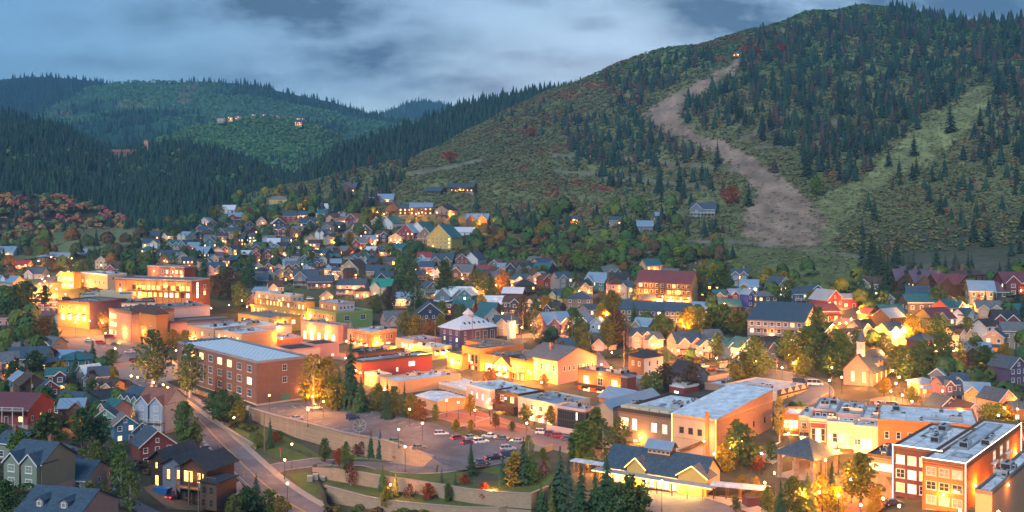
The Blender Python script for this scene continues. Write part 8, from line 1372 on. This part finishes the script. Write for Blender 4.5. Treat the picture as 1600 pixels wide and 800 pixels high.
# (x, base row, height px, kind, colour, width, look)   kind c conifer, b broad, p poplar, a airy young tree
T_ = [(72, 738, 92, 'b', 'green', 1.0), (30, 735, 62, 'b', 'lime', 1.0), (128, 700, 62, 'b', 'dark', 1.1), (158, 705, 55, 'b', 'dark', 1.0), (150, 728, 40, 'b', 'olive', 1.1), (180, 735, 45, 'b', 'green', 1.0), (125, 730, 28, 'b', 'olive', 1.2), (8, 810, 60, 'b', 'green', 1.0), (140, 800, 46, 'b', 'olive', .9), (190, 792, 88, 'a', 'green', 1.0), (203, 798, 60, 'a', 'olive', 1.0), (162, 790, 40, 'a', 'green', .8), (145, 640, 48, 'b', 'green', .9), (92, 598, 34, 'b', 'yel', 1.3), (105, 612, 20, 'b', 'yel', 1.2), (288, 710, 82, 'b', 'green', .75), (305, 712, 50, 'b', 'olive', .9), (340, 740, 44, 'c', 'blue', 1.3), (297, 622, 84, 'a', 'dark', 1.1), (238, 608, 92, 'a', 'green', 1.3), (244, 606, 76, 'a', 'green', 1.1), (290, 620, 60, 'a', 'olive', 1.0), (350, 660, 50, 'b', 'dark', 1.3), (335, 650, 38, 'b', 'dark', 1.3), (372, 668, 42, 'b', 'olive', 1.1), (368, 655, 40, 'b', 'dark', 1.2), (422, 700, 48, 'c', 'pine', 1.0), (402, 700, 26, 'b', 'olive', 1.2), (430, 692, 18, 'b', 'rust', 1.2),
 (548, 640, 118, 'c', 'pine', 1.15), (530, 640, 70, 'c', 'dark', 1.1), (520, 642, 52, 'b', 'olive', 1.1), (564, 645, 60, 'c', 'pine', 1.2), (490, 640, 86, 'a', 'yel', 1.2), (500, 638, 70, 'a', 'olive', 1.0), (478, 632, 36, 'b', 'olive', 1.1), (512, 638, 80, 'a', 'yel', 1.0), (605, 655, 60, 'c', 'pine', 1.1), (615, 650, 46, 'b', 'olive', 1.0), (632, 655, 58, 'c', 'pine', .9), (590, 645, 46, 'b', 'olive', 1.1), (655, 660, 36, 'b', 'orange', 1.1), (642, 655, 40, 'b', 'yel', .9),
 (566, 714, 24, 'a', 'red', 1.5), (556, 714, 20, 'a', 'red', 1.5), (580, 716, 46, 'c', 'pine', .8), (594, 718, 48, 'c', 'blue', .8), (623, 722, 24, 'b', 'rust', 1.2), (606, 716, 22, 'b', 'olive', 1.3), (507, 730, 36, 'p', 'dark', 2.2), (530, 752, 30, 'b', 'rust', 1.0), (548, 762, 40, 'a', 'red', .9), (541, 758, 46, 'b', 'green', .7), (598, 772, 46, 'c', 'dark', 1.0), (618, 790, 60, 'c', 'olive', .9), (604, 800, 40, 'b', 'yel', .7), (640, 790, 34, 'a', 'red', 1.1), (668, 785, 30, 'b', 'rust', 1.1), (690, 776, 46, 'c', 'pine', .9), (712, 782, 44, 'c', 'pine', .9), (736, 744, 54, 'c', 'pine', 1.3), (726, 770, 30, 'b', 'rust', 1.1), (756, 790, 36, 'b', 'rust', 1.0), (700, 795, 40, 'b', 'green', .6), (780, 795, 44, 'c', 'pine', .9),
 (785, 760, 50, 'c', 'pine', 1.2), (805, 772, 66, 'p', 'yel', 2.2), (818, 768, 86, 'c', 'pine', 1.1), (832, 775, 60, 'b', 'green', .7), (826, 720, 40, 'a', 'lime', .8), (848, 722, 22, 'b', 'olive', 1.0), (850, 746, 26, 'a', 'red', 1.2), (875, 815, 118, 'c', 'pine', 1.2), (888, 800, 80, 'c', 'blue', 1.2), (908, 830, 104, 'c', 'pine', 1.3), (930, 825, 90, 'c', 'dark', 1.2), (948, 815, 104, 'c', 'pine', 1.2), (962, 830, 74, 'b', 'dark', 1.1), (985, 825, 82, 'b', 'green', 1.0), (1000, 820, 54, 'b', 'dark', 1.2), (845, 810, 60, 'c', 'dark', 1.1), (862, 820, 70, 'c', 'olive', 1.0), (895, 720, 44, 'p', 'green', 2.0), (904, 722, 62, 'p', 'lime', 1.6), (916, 722, 68, 'p', 'lime', 1.7), (932, 702, 66, 'p', 'green', 1.8), (942, 706, 52, 'a', 'dark', 1.0), (968, 705, 52, 'b', 'olive', .9), (925, 735, 30, 'b', 'olive', 1.0), (946, 738, 36, 'a', 'lime', 1.0), (860, 668, 34, 'b', 'yel', .8), (820, 662, 30, 'b', 'olive', 1.1), (735, 650, 34, 'b', 'yel', .9), (712, 676, 22, 'b', 'yel', .9), (736, 678, 22, 'b', 'yel', .9), (800, 676, 18, 'b', 'olive', 1.0), (774, 670, 24, 'b', 'orange', .9), (680, 660, 28, 'b', 'olive', .8), (780, 640, 26, 'b', 'rust', 1.0), (765, 604, 30, 'b', 'orange', 1.0), (850, 608, 24, 'b', 'orange', 1.0),
 (1158, 728, 66, 'b', 'dark', 1.1), (1150, 715, 60, 'b', 'olive', .9), (1172, 735, 50, 'b', 'dark', 1.0), (1132, 740, 48, 'b', 'yel', .9), (1185, 738, 26, 'b', 'rust', 1.2), (1205, 722, 36, 'b', 'dark', 1.0), (1218, 690, 70, 'a', 'yel', .7), (1250, 662, 34, 'b', 'green', 1.3), (1238, 658, 30, 'b', 'dark', 1.2), (1257, 688, 26, 'b', 'yel', 1.2), (1345, 790, 82, 'b', 'olive', 1.15), (1240, 815, 70, 'b', 'olive', .9), (1262, 812, 74, 'c', 'olive', 1.4), (1220, 815, 64, 'c', 'pine', 1.3), (1285, 800, 58, 'b', 'yel', .8), (1300, 790, 70, 'c', 'dark', 1.0), (1200, 800, 40, 'b', 'olive', 1.0), (1305, 812, 54, 'b', 'yel', .9), (1150, 800, 24, 'b', 'olive', 1.1), (1160, 772, 30, 'b', 'yel', 1.0), (1182, 770, 26, 'b', 'yel', 1.0), (1325, 700, 22, 'a', 'red', 1.0), (1308, 725, 40, 'c', 'dark', .8), (1330, 770, 50, 'b', 'yel', .7), (1370, 800, 40, 'b', 'yel', .8), (1360, 815, 30, 'b', 'yel', 1.0),
 (650, 530, 40, 'b', 'yel', 1.1), (672, 532, 34, 'b', 'orange', 1.4), (632, 530, 44, 'b', 'olive', .9), (688, 520, 30, 'b', 'yel', 1.0), (588, 490, 30, 'b', 'olive', 1.2), (608, 492, 44, 'b', 'brown', 1.0), (648, 494, 60, 'a', 'dark', 1.2), (640, 455, 66, 'b', 'dark', .8), (626, 452, 50, 'b', 'dark', .9), (695, 475, 70, 'p', 'dark', 1.8), (690, 500, 30, 'b', 'olive', 1.2), (722, 505, 30, 'b', 'green', 1.2), (702, 455, 30, 'b', 'yel', .7), (745, 465, 44, 'b', 'olive', 1.2), (765, 472, 40, 'b', 'olive', 1.1), (785, 458, 36, 'b', 'orange', 1.0), (752, 490, 30, 'b', 'yel', 1.1), (820, 448, 30, 'b', 'olive', 1.2), (848, 440, 26, 'b', 'olive', 1.4), (800, 450, 28, 'b', 'dark', 1.2), (852, 500, 38, 'b', 'yel', .9), (870, 505, 26, 'b', 'lime', 1.1), (836, 505, 40, 'b', 'dark', .8), (817, 515, 54, 'a', 'brown', 1.0), (835, 530, 46, 'a', 'olive', 1.0), (855, 540, 24, 'b', 'dark', 1.2), (900, 535, 50, 'b', 'dark', 1.0), (912, 555, 50, 'b', 'olive', .9), (956, 500, 46, 'b', 'olive', 1.2), (940, 510, 36, 'b', 'yel', 1.0), (962, 545, 60, 'b', 'brown', 1.0), (950, 550, 50, 'b', 'olive', .9), (900, 470, 36, 'c', 'pine', 1.2), (991, 478, 46, 'c', 'pine', 1.2), (990, 515, 46, 'c', 'pine', 1.0), (1032, 535, 44, 'b', 'green', 1.1), (1080, 525, 46, 'b', 'yel', 1.2), (1072, 520, 40, 'b', 'orange', .9), (1095, 530, 50, 'b', 'olive', 1.0), (1130, 525, 50, 'b', 'green', 1.3), (1112, 520, 40, 'b', 'dark', 1.2), (1150, 530, 46, 'b', 'olive', 1.3), (1165, 525, 36, 'b', 'olive', 1.2), (1098, 462, 50, 'b', 'olive', .9), (1115, 450, 38, 'b', 'yel', 1.0), (1090, 470, 46, 'b', 'dark', 1.0), (1082, 450, 40, 'c', 'pine', 1.0), (1125, 465, 46, 'b', 'dark', 1.3), (1146, 470, 24, 'b', 'olive', 1.0), (1200, 448, 30, 'b', 'yel', 1.3), (1226, 462, 38, 'b', 'yel', 1.2), (1232, 478, 40, 'b', 'dark', 1.3), (1212, 478, 26, 'b', 'olive', 1.0), (1222, 488, 36, 'c', 'blue', 1.4), (1268, 480, 26, 'b', 'olive', 1.1), (1180, 590, 64, 'b', 'olive', 1.2), (1160, 600, 50, 'b', 'olive', 1.2), (1150, 606, 36, 'b', 'yel', 1.0), (1040, 612, 44, 'b', 'brown', 1.2), (1022, 615, 34, 'b', 'olive', 1.3), (1080, 610, 44, 'b', 'brown', 1.3), (1120, 560, 40, 'b', 'green', .9), (1128, 556, 40, 'c', 'dark', .9), (1010, 612, 30, 'b', 'yel', 1.0),
 (1262, 570, 60, 'b', 'green', 1.3), (1285, 580, 60, 'b', 'dark', 1.2), (1240, 580, 40, 'b', 'olive', 1.3), (1255, 590, 36, 'b', 'olive', 1.3), (1280, 540, 60, 'b', 'dark', 1.0), (1300, 590, 50, 'b', 'dark', 1.2), (1230, 560, 44, 'b', 'green', 1.3), (1345, 475, 60, 'c', 'pine', 1.6), (1362, 478, 44, 'c', 'blue', 1.5), (1352, 440, 40, 'c', 'pine', 1.4), (1320, 565, 40, 'b', 'green', 1.0), (1312, 575, 60, 'b', 'lime', .8), (1340, 555, 40, 'b', 'green', 1.0), (1380, 560, 40, 'b', 'olive', 1.0), (1408, 590, 50, 'b', 'green', 1.2), (1425, 600, 56, 'b', 'dark', 1.1), (1440, 590, 60, 'b', 'green', 1.0), (1455, 585, 56, 'c', 'blue', 1.3), (1470, 585, 66, 'b', 'dark', 1.0), (1425, 540, 50, 'b', 'yel', .9), (1450, 545, 36, 'b', 'yel', 1.0), (1465, 550, 60, 'b', 'green', .9), (1510, 540, 46, 'b', 'olive', .9), (1520, 572, 44, 'b', 'green', 1.3), (1540, 580, 40, 'b', 'dark', 1.2), (1570, 578, 40, 'b', 'yel', 1.0), (1560, 590, 36, 'b', 'olive', 1.3), (1382, 620, 30, 'b', 'yel', 1.2), (1425, 630, 26, 'b', 'olive', 1.3), (1420, 500, 40, 'c', 'dark', 1.0), (1380, 500, 46, 'b', 'dark', .9), (1465, 490, 44, 'b', 'dark', 1.2), (1475, 500, 50, 'c', 'pine', 1.2), (1550, 510, 30, 'c', 'blue', 1.3), (1570, 500, 34, 'c', 'pine', 1.2), (1590, 485, 40, 'c', 'blue', 1.3), (1530, 490, 30, 'a', 'red', 1.0), (1560, 670, 40, 'b', 'lime', 1.3), (1545, 665, 36, 'b', 'olive', 1.2), (1575, 660, 28, 'b', 'orange', 1.2), (1600, 500, 40, 'c', 'blue', 1.2), (1500, 500, 30, 'b', 'brown', 1.0), (1515, 440, 26, 'b', 'lime', 1.3),
 (375, 445, 60, 'c', 'pine', 1.3), (392, 430, 40, 'c', 'pine', 1.1), (318, 445, 56, 'c', 'pine', 1.2), (305, 440, 44, 'c', 'pine', 1.2), (340, 468, 40, 'b', 'brown', 1.1), (360, 470, 50, 'b', 'brown', 1.0), (374, 480, 40, 'b', 'olive', 1.0), (388, 450, 40, 'b', 'dark', 1.0), (232, 418, 28, 'b', 'lime', 1.4), (210, 432, 46, 'c', 'pine', 1.3), (190, 440, 50, 'c', 'pine', 1.1), (240, 420, 40, 'c', 'pine', 1.2), (315, 400, 34, 'c', 'pine', 1.3), (40, 500, 60, 'b', 'dark', 1.2), (25, 505, 60, 'b', 'green', 1.0), (15, 490, 40, 'b', 'olive', 1.2), (70, 480, 34, 'b', 'dark', .8), (85, 555, 60, 'c', 'pine', 1.2), (68, 545, 50, 'b', 'orange', 1.3), (55, 540, 40, 'b', 'olive', 1.0), (162, 520, 34, 'b', 'brown', 1.1), (145, 575, 44, 'c', 'pine', 1.2), (118, 590, 40, 'c', 'pine', 1.1), (90, 600, 40, 'c', 'dark', 1.1), (78, 590, 36, 'b', 'olive', 1.3), (55, 592, 44, 'b', 'dark', 1.3), (60, 610, 30, 'b', 'green', 1.1), (20, 600, 36, 'b', 'dark', 1.3), (145, 608, 30, 'b', 'brown', 1.0), (160, 590, 24, 'b', 'rust', 1.2), (175, 572, 26, 'b', 'olive', 1.6), (12, 570, 26, 'c', 'dark', 1.0), (205, 640, 30, 'b', 'olive', 1.0), (225, 650, 36, 'c', 'dark', .9), (270, 545, 30, 'b', 'yel', 1.2), (288, 550, 34, 'b', 'yel', 1.1), (400, 800, 60, 'c', 'blue', 1.4), (385, 805, 44, 'b', 'dark', 1.3), (420, 805, 40, 'b', 'green', 1.2), (365, 808, 36, 'b', 'olive', 1.2), (440, 812, 36, 'b', 'yel', 1.1),
 (1142, 320, 30, 'b', 'rust', 1.3), (1172, 86, 15, 'b', 'rust', 1.5), (1182, 84, 12, 'b', 'rust', 1.6), (1222, 82, 15, 'b', 'rust', 1.5), (1232, 80, 12, 'b', 'rust', 1.4), (831, 214, 14, 'b', 'rust', 1.4), (703, 255, 18, 'b', 'rust', 1.3), (1275, 308, 34, 'b', 'lime', 1.0), (1064, 305, 20, 'c', 'pine', 1.0), (845, 370, 24, 'b', 'yel', 1.0), (857, 372, 26, 'b', 'yel', .9), (985, 372, 18, 'b', 'yel', 1.0), (905, 425, 34, 'b', 'lime', 1.3), (925, 428, 36, 'b', 'olive', 1.3), (885, 425, 30, 'b', 'orange', 1.0), (850, 425, 24, 'b', 'rust', 1.1), (480, 330, 22, 'b', 'yel', 1.3), (500, 325, 18, 'b', 'yel', 1.3), (388, 345, 20, 'b', 'rust', 1.2), (375, 365, 16, 'b', 'yel', 1.4), (370, 435, 26, 'b', 'lime', 1.2)]
OBL = []
def place(x, y, hp, k, c, wd, look=None, lab=None, force=False):
    p = G(x, y); h = hp * p.y / F
    if 500 < x < 862 and 728 < y < 760: p.z = max(p.z, -3.6) if p.y > 303 else p.z
    if k == 'c': kd = rnd.randrange(4)
    else: kd = 10 + {'b': rnd.randrange(4), 'p': 4, 'a': 5}[k]
    lk = look or LK[c]
    if k == 'c': lk = {'blue': 'blue-green spruce', 'dark': 'dark fir tree', 'olive': 'olive lamp-lit spruce'}.get(c, 'dark spruce')
    if k == 'p': lk = 'slender ' + lk.replace('leafy tree', 'poplar').replace('tree', 'poplar')
    if k == 'a': lk = 'thin airy ' + lk
    tree(p, h, kd, vary(TREEC[c]), lk, wd * (1.12 if k == 'b' else 1.0), cat='tree', label=lab); OBL.append((p.x, p.y))
nb = 0
for t in T_: place(*t); nb += t[3] != 'c'
FILL = [([(230, 385), (300, 345), (450, 320), (560, 330), (640, 350), (650, 450), (560, 430), (330, 440), (240, 420)], 150, (14, 26), [('b', 'dark'), ('b', 'green'), ('b', 'olive'), ('b', 'yel'), ('c', 'pine'), ('b', 'dark'), ('b', 'dark'), ('a', 'green')]),
 ([(640, 360), (760, 350), (900, 375), (1140, 385), (1140, 430), (960, 430), (760, 420), (640, 410)], 130, (14, 28), [('b', 'olive'), ('b', 'dark'), ('b', 'green'), ('b', 'brown'), ('b', 'green'), ('b', 'lime'), ('a', 'dark'), ('b', 'dark'), ('b', 'orange')]),
 ([(640, 430), (1320, 430), (1320, 560), (1150, 575), (900, 560), (780, 500), (640, 500)], 60, (18, 34), [('b', 'dark'), ('b', 'green'), ('b', 'olive'), ('b', 'yel'), ('b', 'dark'), ('c', 'pine')]),
 ([(1320, 450), (1610, 440), (1610, 650), (1500, 600), (1400, 600), (1320, 560)], 45, (22, 38), [('b', 'dark'), ('b', 'green'), ('c', 'pine'), ('b', 'olive'), ('c', 'blue')]),
 ([(-10, 480), (90, 480), (160, 580), (260, 650), (180, 690), (0, 660)], 36, (26, 44), [('b', 'dark'), ('b', 'green'), ('c', 'pine'), ('b', 'olive'), ('b', 'green')]),
 ([(-10, 395), (240, 375), (240, 440), (120, 440), (-10, 470)], 60, (18, 34), [('c', 'pine'), ('b', 'dark'), ('b', 'orange'), ('b', 'olive'), ('c', 'dark'), ('b', 'brown')]),
 ([(820, 330), (1060, 330), (1060, 362), (820, 362)], 34, (16, 28), [('a', 'green'), ('a', 'olive'), ('b', 'dark'), ('b', 'green'), ('c', 'pine')]),
 ([(180, 340), (440, 300), (480, 330), (300, 360), (200, 395)], 50, (12, 20), [('b', 'olive'), ('b', 'dark'), ('c', 'pine'), ('b', 'yel'), ('a', 'green')])]
extra = []; rf_ = random.Random(99)
for poly, n, (h0, h1), kinds in FILL:
    xs = [p[0] for p in poly]; ys = [p[1] for p in poly]; got = 0; tries = 0
    while got < n and tries < n * 14:
        tries += 1; x = rf_.uniform(min(xs), max(xs)); y = rf_.uniform(min(ys), max(ys))
        if not inpoly(np.array([x]), np.array([y]), poly)[0]: continue
        p = G(x, y)
        if not free(p.x, p.y) or any((p.x - a) ** 2 + (p.y - b) ** 2 < 9 for a, b in OBL): continue
        k, c = rf_.choice(kinds); hp = rf_.uniform(h0, h1)
        if rf_.random() < .88 and any(abs(x - a_) < b_ and s_ - 3 < y < s_ + hp * .8 for a_, s_, b_, h_ in HB_): continue
        got += 1
        if k != 'c' and nb >= 296: extra.append((p, hp, c)); OBL.append((p.x, p.y)); continue
        nb += k != 'c'; place(x, y, hp, k, c, rf_.uniform(.9, 1.3))
if extra:
    big = [blob_tpl(s + 50, 170, .5, .5) for s in range(4)]; P = np.array([e[0] for e in extra]); H = np.array([e[1] * e[0].y / F for e in extra])
    o = link('small_trees', scatter_mesh('small_trees', big, P, H, H * .8, np.array([vary(TREEC[e[2]]) for e in extra]), 5)); tag(o, 'further small mixed trees among the hillside houses', 'trees', kind='stuff')
# undergrowth: bushes and hedges all through the residential ground
P, px, py, r = mtn(26000, 300, 220, 1080); TOWNP = [(-60, 420), (200, 385), (460, 305), (640, 330), (780, 380), (1100, 390), (1140, 430), (1280, 445), (1660, 430), (1660, 700), (1480, 620), (1300, 560), (1200, 575), (1000, 570), (860, 545), (760, 500), (640, 480), (520, 455), (330, 440), (190, 440), (0, 560), (120, 620), (300, 720), (220, 800), (-60, 830)]
k = inpoly(px, py, TOWNP) | inpoly(px, py, [(330, 640), (430, 676), (470, 715), (350, 670)]) | inpoly(px, py, [(505, 800), (600, 770), (860, 790), (1000, 790), (1000, 840), (500, 840)]); P = P[k]
k = np.array([free(a[0], a[1], 2.2) for a in P]); P = P[k]; H = 1.0 + 1.6 * nr.rand(len(P)); 
o = link('garden_bushes', scatter_mesh('garden_bushes', [blob_tpl(s + 80, 34, .35, .7) for s in range(5)], P, H, H * 1.7, pick([(.045, .085, .028), (.06, .10, .03), (.035, .065, .028), (.11, .11, .03), (.14, .09, .035), (.08, .11, .03), (.10, .05, .04)], len(P)), 44)); tag(o, 'low bushes, hedges and rough growth between the houses', 'bushes', kind='stuff')
# tufted grass / low plants on the town floor verges and ski runs
P, px, py, r = mtn(60000, 301, 560, 1500); k = (inpoly(px, py, RUN2) | inpoly(px, py, MEAD) | (inpoly(px, py, RUN1) & (r.rand(len(px)) < np.interp(py, [250, 380], [.08, .5])))); P = P[k]; H = .5 + .9 * nr.rand(len(P))
o = link('dry_grass', scatter_mesh('dry_grass', [blob_tpl(s + 90, 7, .3) for s in range(4)], P, H, H * 2.6, pick([(.19, .20, .085), (.14, .165, .06), (.23, .21, .12)], len(P)), 45)); tag(o, 'tufts of pale grass on the ski runs and meadow', 'grass', kind='stuff')
# ---- single conifers of the mountain (largest in view)
seen = {}
for i in order[:INDIV_C]:
    p, h, si = hc[i]; o = link('conifer_tree', CON1, None, tuple(p), rnd.random() * 6.28); w_ = rnd.uniform(.9, 1.35); o.scale = (h * w_, h * w_, h); o.color = vary((.030, .064, .040)) + (1,); x, y = scr(p[0], p[1], p[2])
    if si == 99: THINGS.append((o, 'lone dark conifer', x, y)); tag(o, None, 'tree')
    else:
        reg = {0: 'in the dense stand on the upper ski mountain', 1: 'in the wood between the two ski runs', 2: 'in the scattered stand left of the brown run', 3: 'in the strip along the left skyline of the mountain', 4: 'on the lower slope left of the brown run', 5: 'right of the upper green run', 6: 'scattered on the lower right slope', 7: 'at the edge of the woods above the old town', 8: 'among the hillside cabins', 9: 'behind the timber lodge row', 10: 'on the open left shoulder of the mountain', 11: 'beside the meadow above the town', 12: 'on the slope above the old town'}[si]
        tag(o, ('dark pointed conifer ' + reg) if si in (0, 3) else None, 'tree', 'conifers ' + reg); (si in (0, 3)) or THINGS.append((o, 'dark conifer', x, y))
# ================================================================== labels from neighbours
LM = [(340, 590, 'the brick school'), (30, 640, 'the dark red house at left edge'), (60, 780, 'the dormered house'), (290, 740, 'the timber house'), (240, 650, 'the coral-roofed blue house'), (120, 620, 'the pale blue cottage'), (470, 700, 'the tall deck wall'), (560, 670, 'the satellite dish'), (650, 760, 'the terrace walls'), (548, 590, 'the tallest spruce'), (730, 690, 'the red parked cars'), (700, 625, 'the overhanging white roof'), (840, 645, 'the long pale shops'), (900, 660, 'the glass office'), (1010, 670, 'the dark brown block'), (1130, 680, 'the beige hall'), (1040, 740, 'the transit station'), (900, 780, 'the bottom spruce group'), (1210, 745, 'the orange cottage'), (1262, 705, 'the pavilion'), (1345, 745, 'the big olive tree'), (1320, 680, 'the lit shop row'), (1520, 760, 'the bright orange block'), (1430, 720, 'the dark brick block'), (1350, 585, 'the church'), (1200, 625, 'the yellow mansard building'), (1520, 620, 'the small yellow house'), (1480, 500, 'the gold-lit balcony house'), (1300, 475, 'the bright red house'), (1455, 445, 'the timber lodge row'), (1225, 515, 'the grey condominium'), (1170, 470, 'the cobalt and maroon houses'), (1045, 455, 'the maroon-roofed condominium'), (1010, 500, 'the low grey condominium'), (1150, 550, 'the white teal-roofed house'), (1040, 545, 'the rose houses'), (1070, 600, 'the pale blue dark-roofed house'), (945, 610, 'the brick restaurant'), (1005, 575, 'the dark hip-roofed house'), (870, 500, 'the purple twin gables'), (930, 440, 'the turquoise house'), (850, 440, 'the pink cottage'), (850, 580, 'the salmon building'), (765, 575, 'the orange hall'), (735, 515, 'the purple hall'), (710, 455, 'the big snow-roofed house'), (690, 385, 'the tall yellow house'), (740, 345, 'the blue-roofed orange house'), (650, 335, 'the glazed hillside house'), (718, 288, 'the hillside lodge'), (620, 570, 'the dark red hall'), (585, 530, 'the turret building'), (650, 540, 'the pink brick building'), (530, 490, 'the green building'), (430, 480, 'the ochre terraces'), (510, 520, 'the floodlit arcade'), (595, 445, 'the emerald-roofed house'), (548, 420, 'the large sage house'), (485, 430, 'the many-gabled house'), (550, 455, 'the colonnaded house'), (420, 415, 'the three row houses'), (435, 455, 'the white-gabled cream house'), (545, 340, 'the purple gabled house'), (510, 322, 'the pale-roofed high house'), (435, 310, 'the round-topped structure'), (356, 330, 'the highest left house'), (330, 525, 'the apricot arcade'), (310, 500, 'the rose-red theatre'), (230, 515, 'the dark hip roof'), (250, 450, 'the long orange hall'), (265, 425, 'the reddish lodge'), (165, 455, 'the stepped false front'), (150, 430, 'the teal-roofed pale building'), (75, 440, 'the bright street'), (20, 450, 'the two-dormered white building'), (90, 405, 'the timber hotel'), (110, 500, 'the floodlit orange shops'), (165, 540, 'the left parking area'), (275, 400, 'the cream white house'), (1100, 325, 'the hillside villa'), (1142, 303, 'the round orange tree'), (960, 345, 'the aspen cabins'), (1240, 430, 'the meadow'), (1200, 300, 'the brown run'), (1430, 240, 'the green run'), (1065, 510, 'the low grey wing'), (460, 770, 'the road bend'), (1560, 670, 'the right orange street'), (330, 400, 'the middle old town'), (470, 380, 'the upper old town'), (600, 390, 'the crimson and teal-roofed row')]
ORD = ['nearest', 'second nearest', 'third nearest', 'fourth nearest', 'fifth nearest', 'sixth nearest', 'seventh nearest', 'eighth nearest'] + ['%dth nearest' % k for k in range(9, 60)]
bk = {}
for (o, lk, x, y) in THINGS:
    if o.get('label'): continue
    d, l = min(((math.hypot(x - a, (y - b) * 1.4), (a, b, n)) for a, b, n in LM), key=lambda t: t[0]); dx, dy = x - l[0], (y - l[1]) * 1.4
    side = ('right of' if dx > 0 else 'left of') if abs(dx) > abs(dy) else ('below' if dy > 0 else 'above'); bk.setdefault((lk, l[2], side), []).append((d, o, x, y))
for (lk, ln, side), lst in bk.items():
    lst.sort(key=lambda t: t[0])
    for k, (d, o, x, y) in enumerate(lst): o['label'] = f'{lk} {side} {ln}' + ('' if len(lst) == 1 else ', ' + ORD[k] + ' to it')

# ================================================================== evening haze over the valley
mb = MB(); mb.box(-5000, 5000, -60, 8600, -420, 900); hm = bpy.data.materials.new('haze'); hm.use_nodes = True; t = hm.node_tree; t.nodes.clear()
pv = N(t, 'ShaderNodeVolumePrincipled'); pv.inputs['Color'].default_value = (.25, .62, 1.0, 1); pv.inputs['Density'].default_value = 0.0001; pv.inputs['Anisotropy'].default_value = 0.0
ou = N(t, 'ShaderNodeOutputMaterial'); t.links.new(pv.outputs[0], ou.inputs['Volume'])
tag(mb.obj('haze', hm), 'pale blue evening haze', None, kind='stuff')
